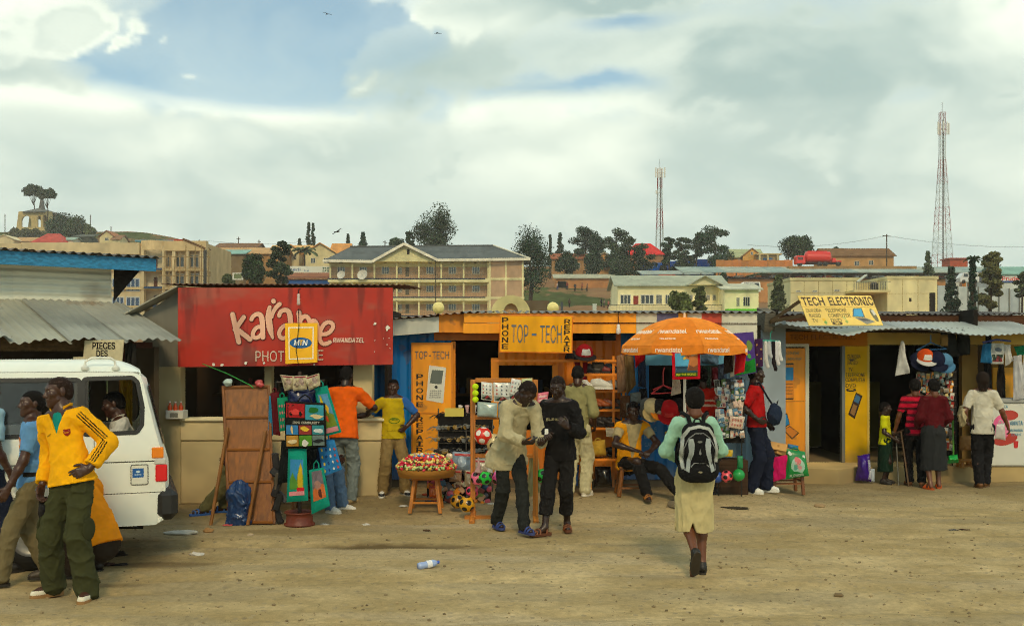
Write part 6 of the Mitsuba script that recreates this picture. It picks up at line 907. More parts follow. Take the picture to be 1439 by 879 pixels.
def wrapt(txt, ac, r0, h, w, valance=False, col=(236, 220, 200)):
    tt = text_t(txt, h, w); v = np.array(tt.vertices); tt = trimesh.Trimesh(v, tt.faces, process=False); v = np.array(tt.vertices)
    if valance: P_ = np.stack([np.array(q)+0*v[:, 0] for q in cpt(ac+v[:, 0]/RU, np.ones(len(v)))], 1); P_[:, 2] += v[:, 1]-.075; rad = .016+v[:, 2]; P_[:, 0] += rad*np.cos(ac+v[:, 0]/RU); P_[:, 1] += rad*np.sin(ac+v[:, 0]/RU)
    else: a = ac+v[:, 0]/(RU*r0); r = r0-v[:, 1]/RU; P_ = np.stack(cpt(a, r, .003+v[:, 2]), 1)
    return P_, tt.faces
m = MB(pat='clean')
for ac in (-math.pi/2-.42, -math.pi/2+.37, -math.pi/2-1.2, -math.pi/2+1.15):
    for a in (('rwandatel', ac, .78, .066, .36, False), ('TELECOMS', ac, .90, .018, .2, False)): P_, F_ = wrapt(*a); m.add(P_, F_, (238, 222, 204), flat=True)
    for a in (('rwandatel', ac+.02, 1, .05, .32, True),): P_, F_ = wrapt(*a); m.add(P_, F_, (238, 222, 204), flat=True)
part(t, 'lettering', m)
tote('picture_bag', 'red edged bag with an eagle and sea picture hanging from the umbrella', 'bag', [(944, 493), (984, 492), (984, 532), (945, 533)], 12.3, (206, 20, 40), [(sbox(.1, .13, .9, .92), (90, 170, 210)), (sbox(.1, .36, .9, .46), (40, 70, 90)), (sbox(.1, .13, .9, .37), (60, 90, 110)), (Polygon([(.52, .30), (.90, .30), (.90, .9), (.7, .92), (.55, .86), (.44, .80), (.40, .72), (.50, .72), (.6, .68), (.56, .5)]), (196, 120, 70)), (Polygon([(.44, .80), (.37, .74), (.40, .68), (.50, .72)]), (236, 190, 60)), (Polygon([(.52, .30), (.9, .30), (.9, .5), (.75, .42), (.6, .5)]), (130, 80, 56)), (Polygon([(.6, .86), (.78, .92), (.88, .86), (.7, .80)]), (226, 200, 170)), (blob(.56, .77, .02, .02, 3), (20, 20, 20)), (sbox(.1, .10, .9, .24), (60, 90, 30)), (uvtext('SEE THE WORLD', .5, .17, .07, .72), (226, 220, 60))], .03, handle=.06, hcol=(196, 20, 36), seed=44)
tote('red_bag', 'bright red bag hanging from the umbrella right rim', 'bag', [(1034, 488), (1050, 492), (1046, 522), (1032, 526)], 12.9, (210, 24, 36), (), .05, handle=.04, rum=.04, seed=45); tote('dark_stocking', 'dark grey stocking hanging from the umbrella right side', 'stocking', [(1018, 488), (1028, 488), (1030, 522), (1016, 526)], 13.0, (52, 44, 42), (), .03, rum=.03, seed=46); tote('white_scarf', 'narrow white scarf beside the dark stocking', 'scarf', [(1028, 492), (1033, 494), (1032, 528), (1026, 530)], 13.05, (206, 204, 196), (), .015, seed=47)
t = thing('cap_hanger', 'pink plastic hanger with caps below the umbrella', 'hanger'); m = MB(col=(206, 60, 70)); m.tube([at(915, 553, 13.3), at(932, 541, 13.3), at(950, 551, 13.3), at(915, 553, 13.3)], .009, n=6); m.tube([at(932, 541, 13.3), at(932, 522, 13.3), at(934, 516, 13.3)], .007, n=6); m.tube([at(918, 547, 13.15), at(932, 541, 13.3), at(946, 546, 13.5)], .008, n=6); part(t, 'frame', m, 'gloss')
cap('cream cap hanging at the left of the pink hanger', at(916, 571, 13.2), 1.15, (190, 174, 132), (176, 156, 110), 20, 80); cap('black and orange cap hanging in the middle of the pink hanger', at(927, 571, 13.15), 1.05, (34, 32, 34), (206, 120, 30), 10, 75, (150, 150, 144)); cap('red cap hanging at the right of the pink hanger', at(940, 574, 13.1), 1.2, (176, 18, 26), (150, 14, 22), -6, 75, (200, 60, 60)); cap('black cap hanging behind the umbrella pole', at(953, 570, 13.3), 1.1, (26, 24, 26), (24, 22, 24), -20, 75); cap('grey cap hanging behind the cream cap', at(909, 570, 13.4), 1.1, (96, 96, 92), (90, 90, 86), 30, 75)
garment('small pale cloth hanging by the umbrella pole', [(945, 533), (956, 533), (957, 552), (943, 556)], 13.2, (206, 190, 170), 'cloth', 'cloth', .02, 50)
t = thing('painted_lettering', 'faded white lettering on the blue container front below the hatch', 'lettering'); m = MB(); F9 = pf(14.395); m.text('MOBILE', F9, 896, -606, 6, (110, 160, 190), w=27); m.text('GSM', F9, 905, -616, 5.5, (110, 160, 190), w=14); m.text('CALL', F9, 906, -627, 5, (110, 160, 190), w=14); put(t, m, 'satin')
# -- packet racks
def packrack(label, cx, y0, y1, w, Y, seed, cols, n=130, name='packet_rack'):
    t = thing(name, label, 'rack'); r_ = np.random.default_rng(seed)
    for px in (cx-w*.4, cx+w*.4): part(t, 'upright', MB(col=(60, 58, 56)).tube([at(px, y0-4, Y+.05), (gx(px, Y+.05), Y+.05, gh(gx(px, Y), Y))], .009, n=6), 'metal')
    rows = int((y1-y0)/10)
    for i in range(rows): part(t, 'rail', MB(col=(80, 80, 78)).tube([at(cx-w/2, y0+10*i, Y), at(cx+w/2, y0+10*i, Y)], .005, n=5), 'metal')
    part(t, 'backing', MB(pat='cloth').poly(sbox(cx-w*.5, -y1, cx+w*.5, -y0+2), pf(Y+.08), .01, 0, (40, 36, 34)))
    m = MB(pat='clean')
    for i in range(rows):
        for j in range(int(w/6.5)):
            for q in range(2):
                px, py = cx-w/2+3+6.5*j+r_.uniform(-2, 2), y0+5+10*i+r_.uniform(-2.5, 2.5); ww, hh_ = r_.uniform(.02, .04), r_.uniform(.03, .055); col = cols[r_.integers(0, len(cols))]; M_ = mtr(*at(px, py, Y-.03-.05*q*r_.random()))@rot('z', r_.uniform(-35, 35))@rot('y', r_.uniform(-18, 18))@rot('x', r_.uniform(-15, 15))
                m.box(-ww, ww, -.004, .004, -hh_, hh_, col, M=M_); m.box(-ww*.7, ww*.7, -.016, -.004, -hh_*.8, hh_*.1, cols[r_.integers(0, len(cols))], ch=.004, M=M_)
    part(t, 'packets', m, 'gloss', kind='stuff'); return t
packrack('tall rack of small blister packets under the umbrella right side', 1026, 534, 622, 40, 13.5, 3, [(190, 196, 196), (110, 130, 150), (70, 100, 60), (200, 170, 150), (130, 60, 56), (60, 64, 70), (216, 210, 200), (90, 130, 160), (150, 150, 150)])
tote('card_pack', 'pale card of trinkets hanging at the rack middle', 'card', [(1026, 584), (1046, 586), (1043, 603), (1024, 600)], 13.38, (216, 190, 170), [(blob(.2+.2*(i % 4), .3+.4*(i//4), .07, .12, i), (190, 120, 110)) for i in range(8)], .015, seed=60, mat='gloss'); tote('card_pack', 'yellow card hanging near the rack bottom', 'card', [(1018, 631), (1030, 632), (1029, 641), (1018, 641)], 13.38, (214, 176, 40), (), .012, seed=61, mat='gloss'); tote('bottle_pack', 'green bottle standing near the rack bottom', 'bottle', [(1036, 640), (1044, 640), (1044, 658), (1036, 658)], 13.4, (30, 130, 80), (), .03, seed=62, mat='gloss')
c0 = at(1030, 650, 13.6); m = MB(pat='clean')
for i in range(16): m.ball(at(1000+9.5*(i % 8), 640+10*(i//8), 13.62), .03, [(36, 34, 34), (90, 60, 40), (60, 60, 66)][i % 3], n=6)
solo('dark_crate_stack', 'dark crates behind the balls under the rack', 'crate', MB(pat='woodx').box(gx(998, 13.75), gx(1050, 13.75), 13.7, 14.1, .05, gz(646, 13.75), (66, 50, 38)))
# -- trestle with bright bags beside the step
t = thing('low_table', 'small wooden table with pink cloth beside the red polo man', 'table'); tz = foot(1104, 683); tz[1] = 14.6; tz[0] = gx(1103, 14.6); tz[2] = gh(tz[0], 14.6); stool(t, tz, .42, .5, (128, 78, 44), .03, True)
tote('pink_cloth', 'bright pink cloth draped over the low table front', 'cloth', [(1086, 642), (1108, 638), (1104, 672), (1086, 676)], 14.28, (214, 26, 104), (), .03, rum=.05, seed=63); tote('flower_bag', 'green bag with white and pink flower print leaning on the low table', 'bag', [(1105, 630), (1131, 634), (1137, 668), (1104, 673)], 14.3, (24, 140, 66), [(blob(.48, .5, .34, .32, 2), (170, 210, 190)), (blob(.5, .62, .16, .14, 3), (220, 110, 110)), (blob(.4, .4, .1, .1, 4), (90, 170, 150)), (blob(.6, .38, .1, .09, 5), (226, 160, 160)), (uvtext('FLOWERS', .5, .1, .09, .6), (206, 226, 206)), (blob(.15, .86, .1, .06, 7), (220, 235, 220)), (blob(.85, .8, .08, .06, 8), (220, 235, 220))], .06, handle=.03, seed=64, mat='gloss')
m = MB(pat='plaster'); c = at(1096, 632, 14.4); m.box(-.12, .12, -.1, .1, -.07, .05, (186, 140, 84), ch=.004, M=mtr(*c)@rot('z', 25)@rot('y', 18)); m.box(-.11, .11, -.004, .004, -.06, .06, (196, 150, 92), M=mtr(*(c+(-.05, -.12, .06)))@rot('x', -40)@rot('y', 14)); solo('carton', 'open brown cardboard carton on the low table', 'carton', m)
tote('blue_packet', 'flat blue packet on the low table behind the flower bag', 'packet', [(1107, 623), (1122, 626), (1121, 632), (1107, 630)], 14.5, (40, 120, 170), (), .02, seed=66, mat='gloss')
tote('purple_bag', 'bulging purple plastic bag on the ground by the shop step', 'bag', [(1206, 640), (1222, 637), (1224, 676), (1203, 675)], 15.72, (66, 36, 140), [(sbox(.7, .1, .95, .8), (190, 190, 200))], .12, rum=.06, seed=67, mat='gloss'); tote('white_can', 'white paint can behind the purple bag', 'can', [(1222, 658), (1229, 658), (1229, 677), (1221, 677)], 15.75, (190, 200, 210), (), .05, seed=68)
tote('white_towel', 'white towel hanging by its corner in the doorway', 'towel', [(1266.5, 479), (1269, 479), (1278, 524), (1258, 528)], 15.9, (214, 212, 208), (), .05, rum=.06, seed=70)
t = thing('cap_hanger', 'blue wire hanger carrying caps in the right shop entrance', 'hanger'); m = MB(col=(50, 110, 160)); m.tube([at(1288, 492, 16.0), at(1308, 481, 16.0), at(1330, 490, 16.0), at(1288, 492, 16.0)], .01, n=6); m.tube([at(1308, 481, 16.0), at(1308, 470, 16.0)], .007, n=6); part(t, 'frame', m, 'gloss')
cap('orange and white cap on the blue hanger', at(1300, 502, 15.85), 1.3, (222, 84, 30), (206, 204, 200), 0, 30, (224, 222, 216)); cap('navy cap right of the orange cap', at(1315, 506, 15.85), 1.4, (26, 32, 60), (22, 28, 52), 0, 40); cap('dark blue cap left of the orange cap', at(1290, 506, 15.95), 1.3, (34, 40, 66), (30, 36, 60), 10, 40); cap('light blue cap at the right end of the blue hanger', at(1327, 508, 15.9), 1.3, (90, 140, 180), (80, 130, 170), -10, 45)
packrack('tall rack of toy packets in the right shop entrance', 1316, 522, 640, 56, 16.1, 8, [(206, 196, 180), (180, 60, 50), (226, 150, 60), (130, 120, 90), (150, 160, 160), (90, 70, 50), (226, 220, 210), (110, 140, 130), (70, 60, 56), (214, 190, 120)])
for px, lb in (([(1322, 468), (1342, 466), (1346, 500), (1324, 504)], 'black rucksack hanging under the awning, left one'), ([(1344, 466), (1362, 468), (1362, 498), (1346, 500)], 'black rucksack hanging under the awning, right one')): tote('rucksack', lb, 'rucksack', px, 16.2, (36, 38, 38), (), .1, 'rucksacks under the awning', .04, rum=.04, seed=px[0][0])
tote('straw_hat', 'straw hat hanging between caps and rucksacks', 'hat', [(1322, 470), (1332, 470), (1332, 486), (1321, 486)], 16.1, (150, 120, 70), (), .05, seed=71)
t = thing('clothes_hanger', 'blue plastic hanger with small shirts at the far right shop', 'hanger'); part(t, 'bar', MB(col=(50, 70, 150)).tube([at(1381, 481, 16.0), at(1400, 477, 16.0), at(1420, 479, 16.0)], .016, n=6), 'gloss')
for a in (dict(label='blue shirt at the left of the blue hanger', px=[(1381, 483), (1392, 482), (1393, 510), (1379, 509)], col=(40, 110, 160)), dict(label='white shirt with landscape print in the middle of the blue hanger', px=[(1392, 482), (1411, 482), (1411, 511), (1393, 511)], col=(196, 200, 196), prints=[(sbox(.1, .1, .9, .45), (60, 80, 70)), (Polygon([(.1, .1), (.5, .4), (.9, .2), (.9, .1)]), (150, 50, 60)), (blob(.5, .7, .25, .12, 2), (120, 130, 140))]), dict(label='white shirt hanging askew at the right of the blue hanger', px=[(1411, 484), (1420, 484), (1425, 506), (1414, 514)], col=(214, 214, 212))): garment(a['label'], a['px'], 15.95, a['col'], 'shirt', 'shirt', .02, a['px'][0][0], 'shirts on the blue hanger', a.get('prints', ()))
garment('long white shirt hanging at the right picture edge', [(1425, 500), (1436, 498), (1438, 560), (1424, 562)], 15.9, (196, 196, 200), 'shirt', 'shirt', .03, 72); garment('white vest half cut off by the right picture edge', [(1436, 498), (1449, 500), (1449, 558), (1437, 560)], 15.9, (206, 206, 208), 'shirt', 'shirt', .03, 73); garment('green cloth on a hanger at the right picture edge', [(1425, 487), (1445, 484), (1446, 500), (1428, 499)], 16.0, (26, 120, 84), 'cloth', 'cloth', .03, 74); garment('black trousers hanging between the shirts and the yellow board', [(1384, 470), (1394, 470), (1394, 560), (1384, 558)], 16.3, (28, 28, 32), 'trousers', 'trousers', .03, 75); garment('black dress hanging in front of the yellow board', [(1402, 512), (1412, 512), (1414, 560), (1400, 562)], 16.25, (40, 34, 32), 'dress', 'dress', .03, 76)
m = MB(pat='metal'); m.box(gx(1394, 16.45), gx(1424, 16.45), 16.42, 16.46, gz(562, 16.45), gz(516, 16.45), (214, 150, 26)); solo('yellow_board', 'yellow notice board leaning on the right shop wall', 'board', m, 'satin')
t = thing('chest_freezer', 'white chest freezer with a pink and red advert on its front', 'freezer'); Yz = 15.95; m = MB(pat='clean'); m.box(gx(1386, Yz), gx(1470, Yz), Yz, Yz+.55, .23, gz(566, Yz), (206, 206, 196), ch=.02); part(t, 'cabinet', m, 'satin'); part(t, 'lid', MB(pat='clean').box(gx(1385, Yz), gx(1471, Yz), Yz-.02, Yz+.56, gz(565.8, Yz), gz(560, Yz), (150, 152, 150), ch=.012), 'satin')
Fz = pf(Yz-.002); m = MB(pat='clean')
for pg, c in ((affinity.scale(Point(1418, -583).buffer(1), 13, 7), (176, 60, 50)), (affinity.scale(Point(1407, -600).buffer(1), 12, 17), (226, 96, 150)), (affinity.rotate(affinity.scale(Point(1413, -617).buffer(1), 17, 8), 14), (176, 56, 46)), (affinity.scale(Point(1409, -606).buffer(1), 8, 9), (236, 150, 180))): m.poly(pg, Fz, .002, 0 if c[1] < 90 else .002, c)
m.text('AMATA', Fz, 1419, -597, 6, (60, 130, 170), w=18, off=.004); m.text('MU RWANDA', Fz, 1419, -606, 3.6, (90, 150, 180), w=18, off=.004); m.text('ICYAYI', Fz, 1421, -612, 3.6, (90, 150, 180), w=14, off=.004); m.text('AMATA', Fz, 1400, -573, 4.5, (90, 150, 180), w=16, off=.004); m.poly(Polygon([(1424, -619), (1431, -619), (1430, -629), (1425, -629)]), Fz, .002, .004, (190, 40, 40)); part(t, 'advert', m, 'satin')
tote('pink_bag', 'pink plastic bag hanging from the hand of the woman in white', 'bag', [(1400, 596), (1412, 594), (1413, 618), (1398, 616)], 15.2, (206, 196, 190), (), .03, seed=77, handle=.05, mat='gloss'); m = MB(pat='woodz'); bx_ = (gx(1336, 15.9), 15.8); m.tube([(bx_[0], bx_[1], gz(640, 15.8)), (bx_[0]+.03, bx_[1]+.1, gz(590, 15.9))], .012, (90, 150, 60), n=6); solo('broom_stick', 'green broom handle leaning by the packet rack', 'broom', m); tote('green_bag', 'bright green plastic bag lying on the ledge', 'bag', [(1332, 640), (1346, 638), (1348, 650), (1331, 651)], 15.7, (30, 180, 80), (), .06, rum=.06, seed=78, mat='gloss')
tote('round_bag', 'tan round bag standing on a little stool by the ledge', 'bag', [(1350, 612), (1364, 612), (1366, 632), (1348, 632)], 15.9, (170, 124, 76), (), .08, rum=.02, seed=79); t = thing('low_stool', 'very low wooden stool under the tan round bag', 'stool'); stool(t, np.array([gx(1356, 15.9), 15.9, .22]), .22, .12, (150, 100, 40), .01, True)
t = thing('wooden_stool', 'dark wooden stool under the man in the yellow vest', 'stool'); q = np.array([gx(889, 13.5), 13.62]); stool(t, np.array([q[0], q[1], gh(*q)]), .34, .375, (120, 74, 32), .05, True)
for nm, px, Y, lb in (('wooden_stool', 362, 13.1, 'low stool under the seated person behind the display board'), ('wooden_stool', 431, 13.12, 'low stool under the person seated behind the bags')): t = thing(nm, lb, 'stool'); q = (gx(px, Y), Y+.06); stool(t, np.array([q[0], q[1], gh(*q)]), .32, .42, (110, 74, 36), .03, True)
# -- litter and stones
def rock(label, px, py, s, col, Y=None, sub=2, name='stone', cat='stone', mat='matte'): c = foot(px, py); z = gh(c[0], c[1]) if c[1] < 15.9 else 0; m = MB(pat='plaster'); m.ico((c[0], c[1], z+s[2]*.5), s, col, sub=sub, jit=.7, seed=int(px)); solo(name, label, cat, m, mat)
rock('largest flat brown rock before the right ledge', 1384, 672, (.16, .12, .09), (120, 88, 52)); rock('small rock left of the flat brown rock', 1358, 668, (.07, .06, .05), (110, 84, 54)); rock('brown rock at the ledge right of the flat one', 1420, 668, (.14, .1, .08), (116, 90, 58)); rock('grey rock at the ledge foot under the bags', 1330, 672, (.12, .09, .06), (104, 84, 58)); rock('broken brick on the dirt in the right yard', 912, 702, (.03, .03, .025), (150, 90, 60)); rock('tan stone alone on the right yard', 1152, 713, (.07, .05, .03), (186, 150, 110)); rock('small dark stone on the yard foreground right', 1178, 838, (.035, .03, .02), (90, 72, 50)); rock('brown dirt clod near the white wrapper', 293, 747, (.06, .04, .03), (150, 100, 50))
for px, py, w_, d_s, col, lb in ((257, 750, .17, .05, (206, 202, 190), 'crumpled white paper wrapper on the dirt behind the van'), (275, 779, .06, .03, (214, 208, 196), 'small white scrap on the dirt near the van'), (166, 779, .1, .04, (50, 40, 32), 'dark rag scrap by the squatting man'), (152, 793, .06, .03, (60, 36, 26), 'brown scrap left of the dark scraps'), (170, 793, .06, .02, (40, 36, 34), 'dark curled scrap by the squatting man'), (456, 735, .05, .02, (206, 204, 196), 'white scrap right of the bag stand'), (515, 737, .04, .02, (214, 210, 200), 'white scrap on the dirt before the vest boy'), (600, 746, .04, .02, (90, 70, 50), 'brown leaf scrap on the dirt before the stool'), (567, 718, .05, .02, (206, 206, 200), 'white wrapper by the ledge'), (1340, 745, .05, .015, (60, 70, 80), 'dark flattened scrap in the right yard'), (1356, 745, .06, .015, (70, 50, 36), 'brown flattened scrap in the right yard'), (1035, 720, .16, .03, (70, 62, 48), 'dark flat scrap on the dirt right of the student'), (352, 752, .04, .02, (190, 170, 140), 'pale scrap before the display board'), (320, 738, .05, .02, (200, 90, 90), 'pink scrap by the blue sack'), (868, 691, .1, .05, (190, 186, 180), 'crumpled white plastic by the stool of the seated man'), (931, 688, .07, .03, (180, 172, 160), 'pale crumpled wrapper at the container foot'), (912, 695, .05, .02, (206, 170, 40), 'yellow wrapper at the seated man feet'), (600, 708, .06, .03, (200, 90, 60), 'orange wrapper on the ground behind the stool legs'), (690, 716, .05, .02, (210, 206, 196), 'white scrap by the frame foot')):
    c = foot(px, py); m = MB(pat='cloth'); m.ico((0, 0, 0), (w_, d_s*1.6, d_s*.6), col, sub=2, jit=1.1, seed=int(px), M=mtr(c[0], c[1], gh(c[0], c[1])+d_s*.25)@rot('z', px*37 % 60-30)); solo('litter', lb, 'litter', m)
t = thing('plastic_bottle', 'crushed clear water bottle with blue cap lying on the dirt', 'bottle'); c = foot(602, 799); M_ = mtr(c[0], c[1], gh(c[0], c[1])+.035)@rot('z', -62)@rot('x', -84); m = MB(M_, (150, 170, 214), 'clean'); m.lathe([(0, -.10), (.030, -.10), (.034, -.08), (.030, -.03), (.035, 0), (.033, .05), (.022, .075), (.012, .085)], n=12); part(t, 'body', m, 'gloss'); m = MB(M_, (60, 90, 190), 'clean'); m.lathe([(.014, .083), (.014, .105), (0, .106)], n=10); part(t, 'cap', m, 'gloss'); m = MB(M_, (226, 226, 230), 'clean'); m.lathe([(.0345, -.02), (.0355, 0), (.034, .03)], n=12); part(t, 'label', m, 'satin')

for px, py, col, lb in ((829, 524, (60, 56, 54), 'grey trainer at the left on the second shelf'), (843, 524, (120, 40, 36), 'dark red trainer in the middle on the second shelf'), (857, 524, (40, 40, 48), 'navy trainer at the right on the second shelf'), (838, 640, (90, 60, 36), 'brown boot behind the straw bag'), (862, 641, (36, 32, 30), 'black boot at the right of the straw bag'), (828, 598.5, (80, 50, 30), 'brown sandal at the far left on the fourth shelf'), (864, 547, (150, 140, 126), 'beige trainer right of the white pair')): shoe(lb, px, py, 14.02, .27, col, (40, 36, 32), 70)
for lb, px, Y_, col in (('brown handbag hanging below the tan jacket', [(872, 556), (885, 555), (887, 588), (871, 586)], 13.85, (92, 60, 36)), ('black bag hanging left of the hatch opening', [(898, 546), (909, 545), (911, 584), (899, 586)], 13.9, (34, 32, 34)), ('dark green bag hanging in the hatch right side', [(986, 514), (998, 514), (999, 548), (985, 546)], 13.7, (36, 60, 46)), ('maroon bag hanging right of the dark green bag', [(1000, 516), (1010, 516), (1011, 546), (999, 548)], 13.75, (104, 26, 34)), ('denim bag hanging over the packet rack top', [(1008, 512), (1020, 510), (1021, 532), (1009, 533)], 13.45, (66, 84, 112)), ('yellow packet bunch hanging by the blue container edge', [(934, 606), (944, 604), (946, 634), (935, 636)], 13.7, (196, 160, 60)), ('grey cap bag hanging at the shelf right post', [(880, 566), (892, 566), (892, 584), (880, 584)], 13.7, (120, 122, 116))): tote('hanging_bag', lb, 'bag', px, Y_, col, [(blob(.5, .5, .25, .2, px[0][0]), tuple(min(255, k+34) for k in col))], .05, rum=.04, seed=px[0][0])
# ================================================================ minibus at the left
VO = np.array([-3.17, 9.8, 0.0]); VA, VBb = np.array([-.94, -.342, 0]), np.array([-.342, .94, 0]); VM = np.eye(4); VM[:3, 0], VM[:3, 1], VM[:3, 2], VM[:3, 3] = VA, VBb, [0, 0, 1], VO
def va(px): k = (px-719.5)/FPX; return (9.8*k+3.17)/(.342*k-.94)
def vz(px, py): a = va(px); return EYE+(HZ-py)*(9.8-.342*a)/FPX
def vp(px, py): return (va(px), vz(px, py))
WV, VWHITE = 1.66, (228, 232, 222)
def tum(v):
    v = np.array(v, float); z = v[:, 2]; t = np.clip(z-1.0, 0, 1); side = np.where(v[:, 1] < WV/2, 1, -1); v[:, 1] += side*(.16*t**1.4+.03*np.clip(.75-z, 0, 1)+.02*np.clip(.35-np.abs(v[:, 0]-.0), 0, 1)**2*6); return v
def skin(m, pg, b0, b1, col=None, pat='clean', size=.07):
    for g in getattr(pg, 'geoms', [pg]):
        t = trimesh.creation.extrude_polygon(g, 1, engine='earcut').subdivide_to_size(.5); v = np.array(t.vertices); t = trimesh.Trimesh(np.stack([v[:, 0], b0+(b1-b0)*v[:, 2], v[:, 1]], 1), t.faces[:, ::-1], process=False).subdivide_to_size(size, max_iter=20); m.add(tum(t.vertices), t.faces, col, pat, True)
t = thing('minibus', 'white minibus parked side-on at the left with rear quarter window open', 'van'); VT = t
rear = [vp(150, 523), vp(186, 523), vp(198, 527), vp(207, 560), vp(217, 600), vp(226, 632), vp(232, 652), vp(232.5, 690), (.03, .40), (.10, .36)]
side = Polygon(rear+[(4.3, .36), (4.35, .9), (3.9, 1.1), (3.3, 1.76)])
wq = Polygon([vp(117, 533), vp(186, 531), vp(193, 537), vp(200, 572), vp(199, 597), vp(192, 607), vp(117, 610)]).buffer(-.03).buffer(.03)
wl = Polygon([vp(111, 534), (1.95, vz(20, 535)), (1.95, vz(20, 613)), vp(111, 611)]).buffer(-.03).buffer(.03); wf = Polygon([(2.05, vz(20, 536)), (3.1, vz(20, 536)), (3.5, 1.16), (2.05, 1.16)]).buffer(-.03).buffer(.03)
arches = unary_union([Point(1.14, .31).buffer(.37), Point(3.45, .31).buffer(.37)]); full = side.difference(unary_union([wq, wl, wf, arches]))
seam = unary_union([LineString([(-.1, .945), (4.4, .945)]).buffer(.006), LineString([(.62, .38), (.62, 1.7)]).buffer(.0035), LineString([(1.98, .4), (1.98, 1.74)]).buffer(.004), LineString([(-.1, .66), (4.4, .66)]).buffer(.004)])
for b0, b1, nm in ((0, .03, 'near'), (WV-.03, WV, 'far')):
    m = MB(VM, VWHITE, 'clean'); skin(m, full.difference(seam if nm == 'near' else Point(9, 9).buffer(.01)), b0, b1); k_ = part(t, 'side_panel', m, 'gloss'); m = MB(VM, (120, 122, 114), 'clean')
    if nm == 'near': skin(m, full.intersection(seam), b0+.004, b1, (84, 84, 78)); part(k_, 'seam', m, 'satin')
    for w_ in (wq, wl, wf): m = MB(VM, (24, 25, 26), 'clean'); skin(m, w_.buffer(.022).difference(w_.buffer(-.016)), b0-.006 if nm == 'near' else b1+.006, b0+.01 if nm == 'near' else b1-.01); part(t, 'window_rubber', m, 'satin')
    for w_ in ((wl, wf) if nm == 'near' else (wq, wl, wf)): m = MB(VM, (200, 210, 205), 'clean'); g = w_.buffer(.0); tt = trimesh.creation.extrude_polygon(g, 1e-5, engine='earcut'); v = np.array(tt.vertices); ff = tt.faces[tt.face_normals[:, 2] > .5]; m.add(tum(np.stack([v[:, 0], (b0+b1)/2+0*v[:, 0], v[:, 1]], 1)), ff); part(t, 'window_glass', m, 'glass')
m = MB(VM, (26, 27, 28), 'clean'); skin(m, Polygon([vp(117, 533), vp(123, 533), vp(123, 610), vp(117, 610)]), .004, .03); skin(m, sbox(va(104), vz(104, 611), va(111)+.0, vz(104, 535)) if va(104) < va(111) else sbox(va(111), vz(111, 611), va(104), vz(104, 535)), .005, .03, (60, 62, 60)); part(t, 'window_pillar', m, 'satin')
zg = 1.755
def roofz(a, bb): q = np.abs(2*bb-1); edge = .115*(1-q**5.0); r_ = np.clip((a-.20)/.35, 0, 1); return zg+edge*(1-(1-r_)**2.2)-.0
m = MB(VM, VWHITE, 'clean'); m.grid(lambda u, v: ((.225+3.1*u**1.3), .125+(WV-.25)*v, roofz(.225+3.1*u**1.3, v)), 50, 40, thick=.02); part(t, 'roof', m, 'gloss')
m = MB(VM, (150, 152, 144), 'clean'); m.tube([(.24, .128, zg-.006), (.6, .126, zg), (3.3, .126, zg)], .012, n=6); part(t, 'gutter', m, 'satin')
rz = np.array([(zz, aa) for aa, zz in rear[1:]]); rz = rz[np.argsort(rz[:, 0])]
def reara(z): return np.interp(z, rz[:, 0], rz[:, 1])
m = MB(VM, VWHITE, 'clean'); m.grid(lambda u, v: (reara(.38+1.37*u)-.05*(1-np.abs(2*v-1)**4)+.0, .01+tumb(.38+1.37*u)+(WV-.02-2*tumb(.38+1.37*u))*v, .38+1.37*u), 24, 24, thick=.02) if False else m.grid(lambda u, v: (reara(.38+1.37*u)-.05*(1-np.abs(2*v-1)**4), .01+.16*np.clip(.38+1.37*u-1, 0, 1)**1.4+(WV-.02-.32*np.clip(.38+1.37*u-1, 0, 1)**1.4)*v, .38+1.37*u), 24, 24, thick=.02); part(t, 'tailgate', m, 'gloss')
m = MB(VM, (30, 32, 34), 'clean'); m.grid(lambda u, v: (reara(1.08+.55*u)-.058*(1-np.abs(2*(.1+.8*v)-1)**4)-.006, .2+(WV-.4)*v, 1.08+.55*u), 8, 12); part(t, 'rear_window', m, 'gloss')
m = MB(VM, (228, 232, 222), 'clean'); m.grid(lambda u, v: (4.3+.12*np.sin(v*np.pi)-.0-.95*np.clip((u-.5)*2, 0, 1), .05+(WV-.1)*v, .4+1.35*u), 16, 12, thick=.02); part(t, 'front_panel', m, 'gloss')
for z0_, z1_, c in ((vz(226, 643), vz(226, 628), (236, 130, 20)), (vz(226, 652), vz(226, 643.5), (196, 196, 190)), (vz(226, 676), vz(226, 652.5), (214, 20, 30))): m = MB(VM, c, 'clean'); zc_ = (z0_+z1_)/2; ar = float(reara(zc_)); m.box(ar-.018, ar+.085, -.008, .06, z0_, z1_, ch=.008); part(t, 'tail_light', m, 'gloss')
m = MB(VM, (34, 35, 36), 'clean'); m.box(-.10, .10, -.025, WV+.02, .40, vz(226, 688)+.01, ch=.06); part(t, 'bumper', m, 'satin')
fr = sbox(*vp(208, 680), *vp(184, 653)).buffer(-.015).buffer(.015); m = MB(VM, (216, 218, 206), 'clean'); skin(m, fr.buffer(-.005), -.006, .004); kf = part(t, 'fuel_flap', m, 'gloss'); m = MB(VM, (96, 96, 90), 'clean'); skin(m, fr.buffer(.004).difference(fr.buffer(-.004)), -.007, .004); part(kf, 'gap', m, 'satin')
m = MB(VM, (30, 90, 160), 'clean'); st = sbox(*vp(202, 670), *vp(186, 658)); skin(m, st, -.0085, -.004); cx_, cz_ = st.centroid.x, st.centroid.y; m2 = affinity.scale(Point(cx_, cz_+.012).buffer(1), .018, .011); skin(m, m2, -.010, -.0082, (190, 214, 226)); skin(m, sbox(cx_-.03, cz_-.018, cx_+.03, cz_-.011), -.010, -.0082, (180, 206, 222)); part(kf, 'sticker', m, 'satin')
